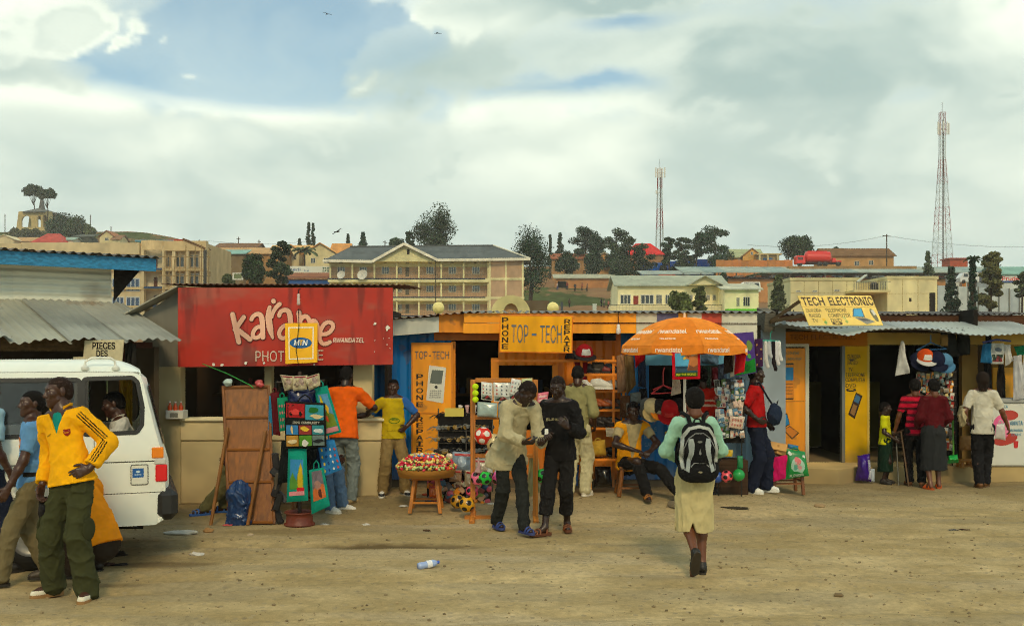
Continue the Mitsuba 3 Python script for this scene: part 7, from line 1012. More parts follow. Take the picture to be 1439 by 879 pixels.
m = MB(VM, (40, 40, 40), 'clean'); m.tube([(.2, .2, .33), (.9, .25, .36), (1.5, .3, .34)], .03, n=8); m.tube([(.15, .9, .36), (.5, .9, .36)], .06, n=8); m.box(.1, 4.1, .15, WV-.15, .34, .40, (30, 30, 30)); part(t, 'underbody', m, 'satin')
for a_ in (1.14, 3.45):
    for bq in (.0, WV-.2): m = MB(VM@mtr(a_, bq, .31)@rot('x', -90), (26, 25, 25), 'clean'); m.lathe([(.17, 0), (.21, -.0), (.29, .02), (.31, .06), (.31, .15), (.29, .19), (.17, .2)], n=28); kw = part(t, 'wheel', m, 'satin'); m = MB(VM@mtr(a_, bq, .31)@rot('x', -90), (150, 150, 146), 'clean'); m.lathe([(0, .03), (.06, .02), (.07, .05), (.15, .05), (.17, .01), (.18, .0)], n=24); part(kw, 'rim', m, 'metal')
m = MB(VM, (226, 226, 214), 'clean'); pts = [vp(118, 520), vp(119, 510), vp(128, 505), vp(140, 504.5), vp(155, 505), vp(161, 509), vp(163, 520)]; m.tube([(a_, .16, z_+.012) for a_, z_ in pts], .011, n=8); kr = part(t, 'roof_rail', m, 'gloss')
for px in (118.5, 162.5): m = MB(VM, (214, 214, 202), 'clean'); a_, z_ = vp(px, 521); m.box(a_-.035, a_+.035, .12, .20, z_-.01, z_+.05, ch=.02); part(kr, 'foot', m, 'gloss')
m = MB(VM, (50, 50, 52), 'clean'); m.box(.15, 4.0, .06, WV-.06, .40, .50, (44, 42, 40)); part(t, 'floor_pan', m)
for a_, w_ in ((.78, .5), (1.75, .5), (2.7, .5)):
    m = MB(VM, (72, 74, 78), 'cloth'); m.box(a_-.05, a_+.38, .15, WV-.15, .62, .80, ch=.04); m.box(a_-.18, a_-.05, .15, WV-.15, .78, 1.28, ch=.04); part(t, 'seat', m)
m = MB(VM, (206, 166, 40), 'cloth'); m.grid(lambda u, v: (va(119)-.06+.12*u-.35, WV-.20+.02*np.sin(u*15)-.12*np.clip(v-.2, 0, 1), 1.12+.55*v), 14, 6, thick=.004); part(t, 'curtain', m)
pV = VO+VA*.40+VBb*.40; P = person('man in white shirt sitting inside the minibus at the open rear window', (pV[0], pV[1]), -68, 1.68, 'b', dict(pel=(0, .1, .84), lean=(0, -.22), head=(-8, 14, 0), aL=(.2, -.34, 1.0), aR=(-.2, -.34, 1.0), fL=(.1, -.42, .56), fR=(-.1, -.42, .56)), top=dict(col=(212, 208, 196), sleeve=.9, hem=.06, loose=.03, wr=.03), bottom=dict(kind='trousers', col=(50, 48, 50)), shoes=dict(col=(30, 28, 28)), hair=SHORT, z=0.0)
part(P['key'], 'collar', collar(P, (212, 208, 196), .05, .07, 22, .015))
# ================================================================ town on the hillside behind
def many(m, Q, cols, pat='far'):
    """n quads (n,4,3) each with its own colour"""
    n = len(Q); c = np.clip(np.asarray(cols, float), 0, 255); u = np.stack([np.floor(c[:, 0])+.25+.5*c[:, 1]/255, PID[pat]+.25+.5*c[:, 2]/255], 1)
    f = np.arange(n)[:, None]*4+np.array([[0, 1, 2, 0, 2, 3]]); m.V.append(Q.reshape(-1, 3)); m.F.append(f.reshape(-1, 3)+m.n); m.U.append(np.repeat(u, 4, 0)); m.n += 4*n
def wins(t, L, Y, frame_=(200, 196, 180), glass=(40, 46, 50), name='window', bars=2):
    for px, py, w, h in L:
        x0, x1, z0, z1 = gx(px-w/2, Y), gx(px+w/2, Y), gz(py+h/2, Y), gz(py-h/2, Y); fr = max((x1-x0)*.07, .05); m = MB(pat='clean')
        m.box(x0, x1, Y-.02, Y+.05, z0, z1, glass)
        for a in np.linspace(x0, x1, bars+2): m.box(a-fr/2, a+fr/2, Y-.07, Y-.021, z0, z1, frame_)
        for a in (z0, z1-.0): m.box(x0-fr/2, x1+fr/2, Y-.075, Y-.0205, a-fr/2, a+fr/2, frame_)
        part(t, name, m, 'pane')
def house(label, cat, px0, px1, ye, yr, Y, wall, roofc, dep=8, kind='x', wl=(), gw=(), name='house', ov=.5, yb=None, doors=(), fr=(196, 190, 172)):
    t = thing(name, label, cat); x0, x1 = gx(px0, Y), gx(px1, Y); zb = min(float(hz(x0, Y)), float(hz(x1, Y)))-2.0 if yb is None else gz(yb, Y); ze = gz(ye, Y)
    m = MB(pat='far'); m.box(x0, x1, Y, Y+dep, zb, ze, wall)
    if kind == 'y': zr = gz(yr, Y-.3); m.tm(trimesh.creation.extrude_polygon(Polygon([(x0, 0), (x1, 0), ((x0+x1)/2, zr-ze-.1)]), dep), wall, M=np.array([[1, 0, 0, 0], [0, 0, 1, Y], [0, 1, 0, ze], [0, 0, 0, 1.]]))
    elif yr is not None and kind == 'x': zr = gz(yr, Y+dep/2); m.tm(trimesh.creation.extrude_polygon(Polygon([(0, 0), (dep, 0), (dep/2, zr-ze-.1)]), x1-x0), wall, M=np.array([[0, 0, 1, x0], [1, 0, 0, Y], [0, 1, 0, ze], [0, 0, 0, 1.]]))
    part(t, 'wall', m); m = MB(pat='far'); th = .16
    def slab(a, b, c, d): P = np.array([a, b, c, d], float); up = np.array([0, 0, th]); m.add(np.vstack([P, P+up]), [(3, 2, 1, 0), (4, 5, 6, 7), (0, 1, 5, 4), (1, 2, 6, 5), (2, 3, 7, 6), (3, 0, 4, 7)], roofc, flat=True)
    if kind == 'x': slab((x0-ov, Y-ov, ze-.05), (x1+ov, Y-ov, ze-.05), (x1+ov, Y+dep/2, zr), (x0-ov, Y+dep/2, zr)); slab((x0-ov, Y+dep/2, zr), (x1+ov, Y+dep/2, zr), (x1+ov, Y+dep+ov, ze-.05), (x0-ov, Y+dep+ov, ze-.05))
    elif kind == 'y': xm = (x0+x1)/2; slab((x0-ov, Y-ov, ze-.1), (xm, Y-ov, zr), (xm, Y+dep, zr), (x0-ov, Y+dep, ze-.1)); slab((xm, Y-ov, zr), (x1+ov, Y-ov, ze-.1), (x1+ov, Y+dep, ze-.1), (xm, Y+dep, zr))
    elif kind == 'hip':
        zr = gz(yr, Y+dep/2); k = min((x1-x0)*.3, dep/2); A, B, C, D = (x0-ov, Y-ov, ze), (x1+ov, Y-ov, ze), (x1+ov, Y+dep+ov, ze), (x0-ov, Y+dep+ov, ze); E_, F_ = (x0+k, Y+dep/2, zr), (x1-k, Y+dep/2, zr)
        m.add([A, B, F_, E_, C, D], [(0, 1, 2), (0, 2, 3), (1, 4, 2), (4, 5, 3), (4, 3, 2), (5, 0, 3), (0, 4, 1), (0, 5, 4)], roofc, flat=True)
    elif kind == 'mono': zr = gz(yr, Y+dep); slab((x0-ov, Y-ov, ze), (x1+ov, Y-ov, ze), (x1+ov, Y+dep+.3, zr), (x0-ov, Y+dep+.3, zr))
    elif kind == 'flat': m.box(x0-ov, x1+ov, Y-ov, Y+dep, ze+.003, ze+.3, roofc)
    part(t, 'roof', m); wins(t, wl, Y-.003, fr)
    for px, py, w, h, c in doors: part(t, 'door', MB(pat='clean').box(gx(px-w/2, Y), gx(px+w/2, Y), Y-.06, Y+.02, gz(py+h/2, Y), gz(py-h/2, Y), c))
    return t
# -- trees
def leaves(r_, cen, rad, n, size, col, var=.28, flat=1.0, up=.0):
    k = r_.integers(0, len(cen), n); d = r_.normal(size=(n, 3)); d /= np.linalg.norm(d, axis=1)[:, None]; p = cen[k]+d*(rad[k]*r_.random(n)**.45)[:, None]*np.array([1, 1, flat])
    a = r_.normal(size=(n, 3)); a /= np.linalg.norm(a, axis=1)[:, None]; b = np.cross(a, r_.normal(size=(n, 3))); b /= np.linalg.norm(b, axis=1)[:, None]+1e-9; s = size*(.6+.8*r_.random(n))[:, None]
    tone = (1+var*(r_.random(len(cen))[k]-.5)*1.2+var*(r_.random(n)-.5)*1.6)[:, None]; return np.stack([p-a*s*.5-b*s*.32, p+a*s*.5-b*s*.22, p+a*s*.55+b*s*.22, p-a*s*.45+b*s*.35], 1), np.asarray(col)*tone*np.array([1+.1*(r_.random()-.5), 1, 1])
TREE_N = [0]
def tree(label, px, yt, yb, w, Y, kind='round', col=(40, 54, 34), seed=1, cat='tree', dens=1.0, name=None, lean=0, group=None):
    r_ = np.random.default_rng(seed*31+7); t = thing(name or {'conifer': 'conifer', 'palm': 'palm_tree', 'shrub': 'shrub'}.get(kind, 'tree'), label, cat, group); u = Y/FPX; x = gx(px, Y); zt, zc = gz(yt, Y), gz(yb, Y); zg_ = float(hz(x, Y))-.3; W_ = w*u/2*1.12; H_ = zt-zc; col = np.array(col)*.88
    base = np.array([x, Y, min(zg_, zc)]); tr = MB(col=(62, 50, 40), pat='far'); m = MB(); ls = max(.22, 1.9*u)
    if kind in ('round', 'shrub', 'umbrella'):
        n = int({'round': 26, 'shrub': 16, 'umbrella': 16}[kind]); c = []
        while len(c) < n:
            q = r_.uniform(-1, 1, 3)
            if .25 < np.linalg.norm(q) < 1: c.append(q)
        c = np.array(c); c[:, 2] *= 1; taper = 1-.25*np.clip(c[:, 2:], 0, 1); cen = np.array([x, Y, zc+H_*.5])+c*np.array([W_*.78, W_*.78, H_*.40])*np.hstack([taper, taper, np.ones((n, 1))]); rad = (.25+.22*r_.random(n))*min(W_, H_*.8)*1.25
        if kind == 'umbrella': cen[:, 2] = zc+H_*(.45+.4*np.abs(c[:, 2])*(1-np.hypot(c[:, 0], c[:, 1])*.5)); rad *= .9
        Q, C_ = leaves(r_, cen, rad, int(6500*dens), ls*1.05, col); many(m, Q, C_)
        top = np.array([x, Y, zc+H_*.55]); tr.tube([base, base*.4+top*.6+(.1*W_, 0, 0), top], [max(.06*H_*.6, .07), .04*H_*.6+.04, .05], n=7)
        for k in range(min(n, 12)): tr.tube([base*.35+top*.65, (base*.35+top*.65+cen[k])/2+(0, 0, -.03*H_), cen[k]], [.03*H_*.4+.03, .05, .025], n=5)
    elif kind == 'conifer':
        n = 34; f = (np.arange(n)+.5)/n; a = r_.random(n)*6.28; rr_ = W_*(1.0-f)**.85*(.55+.5*r_.random(n)); cen = np.stack([x+rr_*.62*np.cos(a)+lean*f*H_, Y+rr_*.62*np.sin(a), zc+H_*f], 1); rad = np.maximum(rr_*.75, .16*W_+.15)
        Q, C_ = leaves(r_, cen, rad, int(2600*dens), ls*.9, col, flat=.7); many(m, Q, C_); tr.tube([base, (x+lean*H_*.5, Y, zc+H_*.5), (x+lean*H_, Y, zt-.02*H_)], [.02*H_+.06, .015*H_+.03, .02], n=6)
        for k in range(0, n, 2): tr.tube([(x+lean*f[k]*H_, Y, zc+H_*f[k]-.02*H_), cen[k]+(0, 0, .1)], [.05, .02], n=4)
    elif kind == 'pine':
        n = 19; f = .12+.88*(np.arange(n)/n); a = r_.random(n)*6.28; rr_ = W_*(.35+.65*r_.random(n))*(1-.45*f); cen = np.stack([x+rr_*np.cos(a), Y+rr_*np.sin(a), zc+H_*f+.05*H_*r_.random(n)], 1); rad = W_*(.32+.24*r_.random(n))
        Q, C_ = leaves(r_, cen, rad, int(4600*dens), ls*1.0, col, flat=.55); many(m, Q, C_); tr.tube([base, (x+.04*W_, Y, zc+H_*.5), (x, Y, zc+H_*.95)], [.022*H_+.06, .016*H_+.04, .03], n=6)
        for k in range(n): tr.tube([(x, Y, cen[k][2]-.06*H_), cen[k]], [.06, .03], n=4)
    elif kind == 'palm':
        top = np.array([x, Y, zt-.42*H_]); tr.tube([base, (base+top)/2+(.1, 0, 0), top], [.18, .15, .13], n=7)
        for k in range(16):
            a = 2*math.pi*k/16+r_.random()*.3; el = .2+.9*r_.random(); L = H_*.62; pts = [top+np.array([math.cos(a)*math.cos(el)*L*s_, math.sin(a)*math.cos(el)*L*s_, math.sin(el)*L*s_-.55*L*s_*s_]) for s_ in np.linspace(0, 1, 6)]; Q = []
            for p, q in zip(pts[:-1], pts[1:]): sd = nrm(np.cross(q-p, [0, 0, 1]))*.22*H_*.28; Q += [[p, q, q+sd-np.array([0, 0, .06*H_]), p+sd-np.array([0, 0, .06*H_])], [p, q, q-sd-np.array([0, 0, .06*H_]), p-sd-np.array([0, 0, .06*H_])]]
            Q = np.array(Q); many(m, Q, np.tile(col*(.8+.4*r_.random()), (len(Q), 1)))
    part(t, 'crown', m, 'leaf', kind=None); part(t, 'trunk', tr)
    return t
GD, GC, GO = (66, 84, 62), (70, 90, 74), (98, 110, 74)
TR = [('umbrella tree with flat dark crown rising behind the pavilion spire', 47, 258, 279, 25, 398, 'umbrella', GD), ('umbrella tree with thin bare trunk right of the pavilion spire', 66, 262, 285, 23, 385, 'umbrella', GD), ('dense dark bush right of the hilltop pavilion', 88, 304, 340, 44, 372, 'round', GD), ('bushy tree at the right end of the pavilion grove', 108, 306, 342, 34, 368, 'round', (72, 92, 62)), ('small tree beside the hilltop mast', 126, 314, 340, 16, 366, 'round', GO), ('grey green scrub below the hilltop pavilion', 38, 322, 336, 56, 378, 'shrub', (110, 116, 88)), ('low bush by the hilltop cream house', 149, 332, 344, 14, 350, 'shrub', GO),
    ('tall slim conifer, left one of a close pair', 434, 313, 352, 10, 262, 'conifer', GC), ('tall slim conifer, right one of a close pair', 440, 314, 352, 9, 262, 'conifer', GC), ('little conifer behind the orange roofed houses', 421, 336, 352, 8, 262, 'conifer', GC), ('small pointed conifer left of the grey roofed apartment block', 510, 327, 352, 17, 240, 'conifer', GC), ('thin bare conifer left of the pointed conifer', 489, 329, 352, 7, 250, 'conifer', GC), ('rounded low tree peeping over the apartment roof left side', 557, 335, 352, 20, 230, 'round', (86, 104, 84)), ('small bushy tree beside the big tree behind the apartment block', 576, 327, 352, 13, 232, 'pine', GD),
    ('biggest dark tree behind the apartment block roof', 610, 290, 358, 58, 228, 'round', GD), ('large dark tree right of the apartment block', 744, 320, 412, 62, 196, 'round', (62, 80, 58)), ('thin conifer right of the large dark tree', 773, 330, 372, 9, 262, 'conifer', GC), ('slim conifer among the ridge trees', 787, 328, 362, 16, 268, 'conifer', GC), ('sparse pine with open crown above the brown house', 822, 322, 366, 44, 262, 'pine', GC), ('sparse pine at the right of the brown house', 840, 332, 372, 28, 258, 'pine', GC), ('tall feathery tree left of the red roof', 866, 324, 388, 34, 250, 'pine', (82, 100, 76)), ('broad feathery tree before the red roof', 884, 334, 390, 34, 246, 'pine', GD),
    ('dark low tree before the brown house left side', 796, 352, 392, 30, 244, 'round', (64, 82, 60)), ('dark low tree before the brown house right side', 833, 350, 390, 26, 246, 'round', (68, 86, 64)), ('dark tree standing before the red roof', 902, 346, 392, 32, 240, 'pine', GD), ('thin tree right of the red roof', 940, 335, 386, 22, 244, 'pine', GD), ('dark bushy tree before the red tent left edge', 870, 356, 396, 30, 238, 'round', (68, 86, 64)), ('tree before the blue tarpaulin fence, left one', 958, 334, 388, 26, 242, 'pine', GD), ('tree before the blue tarpaulin fence, middle one', 978, 328, 388, 26, 240, 'pine', (68, 86, 66)), ('broad tree before the blue tarpaulin fence, right one', 1004, 320, 384, 50, 240, 'pine', (66, 84, 62)),
    ('round tree left of the red tanker', 1121, 335, 364, 44, 236, 'round', (70, 88, 62)), ('low tree top behind the brown house on the right ridge', 1178, 349, 362, 20, 252, 'shrub', GD), ('slim grey conifer before the right fence', 1304, 354, 384, 14, 150, 'conifer', (104, 116, 94)), ('dense cypress at the right slope, left one', 1337, 376, 446, 26, 96, 'conifer', (70, 88, 72)), ('tall dark cypress with palm like top on the right slope', 1367, 362, 450, 14, 92, 'conifer', (56, 74, 60)), ('feathery olive tree at the right slope', 1391, 356, 444, 34, 98, 'pine', (108, 112, 74)),
    ('dense dark tree before the brick wall, left one', 357, 356, 404, 34, 128, 'round', (68, 86, 64)), ('tall feathery tree before the white roadside sign', 394, 340, 404, 32, 124, 'pine', (70, 88, 68)), ('small olive shrub left of the white board', 321, 384, 402, 14, 140, 'shrub', GO), ('shrub before the white house balcony, left one', 955, 410, 444, 30, 100, 'round', (108, 118, 72)), ('shrub before the white house balcony, right one', 983, 404, 444, 20, 102, 'pine', (110, 118, 76)), ('conifer beside the white house right corner', 1094, 388, 446, 36, 100, 'conifer', (92, 102, 74)), ('young tree on the slope below the long brick shed', 867, 380, 410, 12, 190, 'conifer', GC), ('bush on the ridge by the market roof', 1016, 384, 398, 12, 185, 'shrub', GD), ('slim tree at the far right ridge', 1436, 384, 420, 20, 120, 'pine', (90, 102, 76))]
for i, a in enumerate(TR): tree(*a, seed=i+3, dens=1.25 if a[4] > 40 else .9)
tree('palm with grey green fronds before the orange roofed house', 428, 338, 374, 0, 190, 'palm', (92, 102, 78), 60); tree('palm like spiky head above the tall dark cypress', 1368, 354, 378, 0, 93, 'palm', (58, 72, 52), 61)
# -- apartment block with the grey roof
t = thing('apartment_block', 'three storey brick and cream apartment block with dark grey roof', 'building'); Y = 172.0; X = lambda p: gx(p, Y); Zz = lambda p: gz(p, Y); CR = (216, 208, 158); BRK = (184, 152, 122); zb = 1.0
m = MB(pat='far'); m.box(X(463), X(687), Y+1.5, Y+10, zb, Zz(368), BRK); part(t, 'brick_wall', m); m = MB(pat='far'); m.box(X(687), X(736), Y-.2, Y+10, zb, Zz(366), BRK); part(t, 'brick_wall', m)
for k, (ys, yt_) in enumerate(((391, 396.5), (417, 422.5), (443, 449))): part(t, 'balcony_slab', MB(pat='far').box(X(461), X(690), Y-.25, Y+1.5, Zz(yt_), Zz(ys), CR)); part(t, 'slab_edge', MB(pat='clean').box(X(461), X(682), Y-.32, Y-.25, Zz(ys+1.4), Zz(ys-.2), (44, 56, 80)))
m = MB(pat='far'); m.box(X(462), X(687), Y+1.2, Y+1.49, Zz(374), Zz(366), CR)
for ys in (396.5, 422.5): m.box(X(462), X(687), Y+1.2, Y+1.49, Zz(ys+4), Zz(ys), CR)
part(t, 'lintel_band', m)
cols_ = (464, 495, 526, 557.5, 588.5, 620, 651.5, 686)
for c in cols_: part(t, 'column', MB(pat='far').box(X(c-1.1), X(c+1.1), Y, Y+.3, zb, Zz(366), CR))
for c in (688.5, 711, 734.5): part(t, 'column', MB(pat='far').box(X(c-1.2), X(c+1.2), Y-.35, Y-.18, zb, Zz(365), CR))
for y_ in (392, 418.5): part(t, 'floor_band', MB(pat='far').box(X(686), X(737), Y-.33, Y-.19, Zz(y_+1.6), Zz(y_-1.6), CR))
WY = Y+1.49
for yc in (379.5, 405, 431):
    for i, c in enumerate(cols_[:-1]):
        mid = (c+cols_[i+1])/2
        if i == 3: wins(t, [(mid-11, yc+1, 5, 9)], WY); part(t, 'door', MB(pat='clean').box(gx(mid-3, WY), gx(mid+2, WY), WY-.06, WY+.02, gz(yc+9, WY), gz(yc-4, WY), (96, 90, 80)))
        else: wins(t, [(mid, yc, 10, 10)], WY, bars=2)
        a, b = X(c+1.1), X(cols_[i+1]-1.1); m = MB(pat='clean')
        zf_ = gz(yc+11.2, Y)
        for zz in (.25, .5, .75, 1.0): m.box(a, b, Y+.02, Y+.05, zf_+zz-.02, zf_+zz+.02, (120, 112, 96))
        for xx in np.linspace(a, b, 9)[1:-1]: m.box(xx-.018, xx+.018, Y+.025, Y+.045, zf_, zf_+1.0, (120, 112, 96))
        part(t, 'railing', m); part(t, 'vent', MB(pat='clean').box(gx(mid-2.5, WY), gx(mid+2.5, WY), Y+1.17, Y+1.2, gz(yc-11.2, Y), gz(yc-10.2, Y), (90, 76, 60)))
RC = (88, 94, 96); m = MB(pat='far'); ze = Zz(366.5)
def tri(m, P, f, c): m.add(np.array(P, float), f, c, flat=True)
rz_ = gz(347.5, Y+5.5); A, B, C, D = (X(455), Y-.9, ze), (X(745), Y-.9, ze+.25), (X(745), Y+11, ze+.25), (X(455), Y+11, ze); E_, F_ = (gx(492, Y+5), Y+5, rz_), (gx(693, Y+5), Y+5, rz_+.2)
tri(m, [A, B, F_, E_, C, D, ], [(0, 1, 2), (0, 2, 3), (1, 4, 2), (4, 5, 3), (4, 3, 2), (5, 0, 3)], RC); part(t, 'roof', m)
m = MB(pat='far'); ap = (gx(568, Y-1.5), Y-1.5, gz(342, Y-1.5)); l_, r_ = (gx(523, Y-1.5), Y-1.5, gz(367, Y-1.5)), (gx(615, Y-1.5), Y-1.5, gz(365, Y-1.5)); bk_ = (ap[0], Y+6, ap[2]); tri(m, [l_, ap, bk_, r_], [(0, 1, 2), (1, 3, 2)], RC); tri(m, [tuple(np.add(l_, (0, 0, -.3))), tuple(np.add(ap, (0, 0, -.3))), bk_, tuple(np.add(r_, (0, 0, -.3)))], [(0, 2, 1), (1, 2, 3)], RC); part(t, 'gable_roof', m)
m = MB(pat='far'); tri(m, [(gx(526, Y-.9), Y-.9, Zz(368)), (gx(612, Y-.9), Y-.9, Zz(368)), (gx(568, Y-.9), Y-.9, gz(344.5, Y-.9)), (gx(526, Y+1.4), Y+1.4, Zz(368)), (gx(612, Y+1.4), Y+1.4, Zz(368))], [(0, 1, 2), (0, 3, 4), (0, 4, 1)], CR); kg = part(t, 'gable_wall', m); part(kg, 'vent', MB(pat='clean').box(gx(572, Y-.95), gx(575.5, Y-.95), Y-.96, Y-.9, Zz(358), Zz(351), (50, 44, 40)))
m = MB(pat='far')
for p, q in ((A, tuple(l_)), (tuple(l_), tuple(ap)), (tuple(ap), tuple(r_)), (tuple(r_), B)): m.bar(np.array(p)+(0, -.12, -.05), np.array(q)+(0, -.12, -.05), .12, .42, (226, 220, 200))
part(t, 'fascia', m); m = MB(col=(226, 220, 200)); m.tube([np.array(B)+(0, 0, .1), np.array(F_)+(0, 0, .1)], .12, n=5); m.tube([np.array(F_)+(0, 0, .1), np.array(E_)+(0, 0, .1)], .12, n=5, col=(96, 98, 98)); part(t, 'ridge', m)
for px, w in ((510, 15), (480, 12)): m = MB(mtr(gx(px, Y-.6), Y-.6, Zz(387))@rot('x', 70)@rot('y', -14), (196, 194, 184)); R0 = w*Y/FPX/2; m.lathe([(R0*k, .35*R0*k*k) for k in (0, .3, .6, .85, 1)], n=20); m.tube([(0, 0, .02), (0, 0, .8*R0)], .03, n=5); m.tube([(0, 0, 0), (0, .3, -1)], .05, n=5); solo('satellite_dish', 'larger white satellite dish on the apartment balcony' if px == 510 else 'smaller dish at the apartment block left end', 'dish', m, 'satin')
part(t, 'drain_pipe', MB(col=(70, 66, 60)).tube([(X(612.5), Y-.5, zb), (X(612.5), Y-.5, Zz(366))], .07, n=6))
# -- concrete building at the left
t = thing('office_building', 'beige unfinished office building with scaffold poles at the left', 'building'); Y = 150.0; X = lambda p: gx(p, Y); Zz = lambda p: gz(p, Y); BE = (198, 180, 142); zb = 2.0
m = MB(pat='far'); m.box(X(-60), X(196), Y+.6, Y+14, zb, Zz(345), BE); m.box(X(226), X(288), Y+1.0, Y+14, zb, Zz(341), (186, 162, 120)); m.box(X(196), X(226), Y+2.2, Y+14, zb, Zz(345), (206, 196, 170)); part(t, 'wall', m)
for a, b, y0, dy in ((-60, 30, 342, .0), (30, 118, 340.5, .06), (118, 196, 341, .02)): part(t, 'parapet', MB(pat='far').box(X(a), X(b)-.02, Y+dy-.1, Y+.9, Zz(357), Zz(y0), BE))
m = MB(pat='far'); m.grid(lambda u, v: (X(196)+(X(230)-X(196))*u, Y+.6-.9*np.sin(u*math.pi), Zz(351)+(Zz(337.5)-Zz(351))*v), 14, 2, (206, 182, 138), thick=.3); part(t, 'parapet', m); part(t, 'parapet', MB(pat='far').box(X(230), X(289), Y+.2, Y+1.4, Zz(352), Zz(338), (200, 176, 132)))
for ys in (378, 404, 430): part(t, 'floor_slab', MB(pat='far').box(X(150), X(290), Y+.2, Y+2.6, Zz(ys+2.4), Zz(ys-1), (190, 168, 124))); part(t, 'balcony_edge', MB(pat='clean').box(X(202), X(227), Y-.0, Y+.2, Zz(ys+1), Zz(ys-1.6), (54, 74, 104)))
for c in (199, 229, 243, 262, 282): part(t, 'column', MB(pat='far').box(X(c-2.2), X(c+2.2), Y+.3, Y+1.2, zb, Zz(345), BE))
for yc in (367, 393, 419): wins(t, [(236, yc, 8, 15), (252.5, yc, 13, 16), (272.5, yc, 14, 17)], Y+.98, (180, 160, 124), (52, 56, 56), bars=1); part(t, 'door', MB(pat='clean').box(X(209)-.0, X(214), Y+2.1, Y+2.25, Zz(yc+9), Zz(yc-5), (90, 58, 44)))
wins(t, [(187, 400, 18, 17), (187, 426, 18, 17), (166, 400, 16, 17), (166, 426, 16, 17)], Y+.58, (170, 176, 180), (36, 56, 90), bars=2)
part(t, 'roof_sheet', MB(pat='far').box(X(184), X(240), Y+1.5, Y+10, Zz(338)+.02, Zz(335.5), (96, 140, 160))); m = MB(pat='far'); m.box(X(232), X(256), Y+1.6, Y+10, Zz(338)+.02, Zz(334.5), (176, 60, 50)); m.bar((X(256), Y+1.6, Zz(335.5)), (X(288), Y+1.6, Zz(349)), 3, .3, (110, 84, 60)); part(t, 'roof_sheet', m)
t = thing('scaffolding', 'thin wooden scaffold poles standing before the office building', 'scaffolding')
for c in (234, 241, 248, 256, 264, 270, 277, 286, 292, 296): part(t, 'pole', MB(col=(150, 124, 84)).tube([(X(c), Y-1.5, zb), (X(c)+.15, Y-1.4, Zz(345+(c*7 % 22)))], .07, n=5))
for y_ in (362, 388, 412): part(t, 'ledger', MB(col=(150, 124, 84)).tube([(X(228), Y-1.42, Zz(y_)), (X(300), Y-1.42, Zz(y_+.5))], .06, n=5))
m = MB(col=(70, 70, 68)); m.tube([(X(294), Y-2, zb), (X(294), Y-2, Zz(353))], .22, n=8); solo('concrete_pole', 'dark grey post standing right of the scaffold', 'post', m)
# -- houses and sheds
house('brown brick building with rusty roof behind the red sign', 'building', 290, 396, 357, 349, 205, (158, 118, 74), (170, 136, 96), 10, 'x', [(346, 360, 8, 5)], yb=None); house('low house with brown roof at the middle left skyline', 'house', 304, 360, 348, 342.5, 250, (150, 112, 76), (112, 84, 62), 9, 'x'); house('low shed with faded teal roof above the brick building', 'shed', 300, 342, 357.5, 350.5, 203, (120, 100, 72), (120, 156, 150), 6, 'mono')
house('cream house with small orange gable at the left', 'house', 398, 420, 354, 344, 214, (206, 190, 146), (196, 146, 92), 8, 'y', [(405, 362, 5, 6), (414, 362, 5, 6)]); house('cream house with wide orange tan gable', 'house', 428, 472, 357, 341.5, 212, (214, 198, 150), (204, 150, 92), 9, 'y', [(440, 366, 6, 7), (458, 366, 6, 7)]); house('tan roofed house joining the two orange gables', 'house', 380, 432, 356, 345.5, 218, (190, 160, 110), (202, 160, 104), 8, 'x'); house('orange roofed house at the right of the gables', 'house', 466, 488, 356, 343, 220, (206, 190, 140), (200, 140, 80), 7, 'x')
t = house('roadside shop with white name board and blue front', 'shop', 398, 466, 392, 383, 178, (150, 110, 80), (130, 84, 60), 8, 'mono'); Y = 177.4; m = MB(pat='clean'); m.box(gx(396, Y), gx(470, Y), Y-.1, Y, gz(383, Y), gz(374, Y), (216, 216, 204)); kn = part(t, 'name_board', m); m = MB(); Fq = pf(Y-.102); m.text('cogedi', Fq, 398, -381, 4.6, (40, 90, 150), w=24, depth=.02); m.text('s.a', Fq, 427, -381, 2.6, (40, 90, 150), w=7, depth=.02); m.text('DI', Fq, 453.5, -381.5, 6, (20, 84, 60), w=9, bold=True, depth=.02); part(kn, 'lettering', m); part(t, 'blue_front', MB(pat='clean').box(gx(398, 178), gx(466, 178), 177.9, 177.98, gz(401, 178), gz(393.5, 178), (40, 84, 150)))
m = MB(pat='clean'); m.poly(sbox(327, -393, 342, -383).difference(sbox(329, -391.5, 340, -384.5)), pf(139), .1, 0, (206, 206, 196)); m.poly(sbox(329, -391.5, 340, -384.5), pf(139), .04, .02, (110, 120, 90)); m.box(gx(334, 139.1), gx(335, 139.1), 139.02, 139.12, 0, gz(393, 139), (120, 116, 104)); solo('backboard', 'white framed board on a post before the brick building', 'board', m)
house('long low brick shed with grey roof on the dirt slope', 'shed', 781, 866, 391.5, 386, 231, (176, 122, 76), (150, 150, 132), 7, 'mono', doors=[(790, 401, 12, 12, (24, 22, 20))]); house('brown house with rusty roof among the ridge trees', 'house', 776, 830, 364, 357, 258, (160, 122, 80), (140, 84, 58), 9, 'x', [(775.5+8, 373, 6, 7), (812, 373, 6, 7)]); house('tan gabled house right of the rusty roofed house', 'house', 836, 862, 362, 355, 252, (184, 138, 84), (206, 196, 170), 9, 'y', [(849, 370, 6, 3)])
t = house('red pyramid roofed hall behind the trees', 'hall', 880, 934, 358, 342, 276, (150, 110, 76), (206, 44, 42), 10, 'hip'); house('tan brick house with pale green roof and orange gable', 'house', 1032, 1072, 362, 351, 240, (196, 146, 84), (160, 168, 130), 9, 'x', [(1040, 366, 5, 4)]); house('orange gable end right of the pale green roof', 'house', 1044, 1070, 360, 349, 238.5, (212, 160, 84), (150, 112, 80), 1.2, 'y', [(1056.5, 356, 3, 4)], ov=.3)
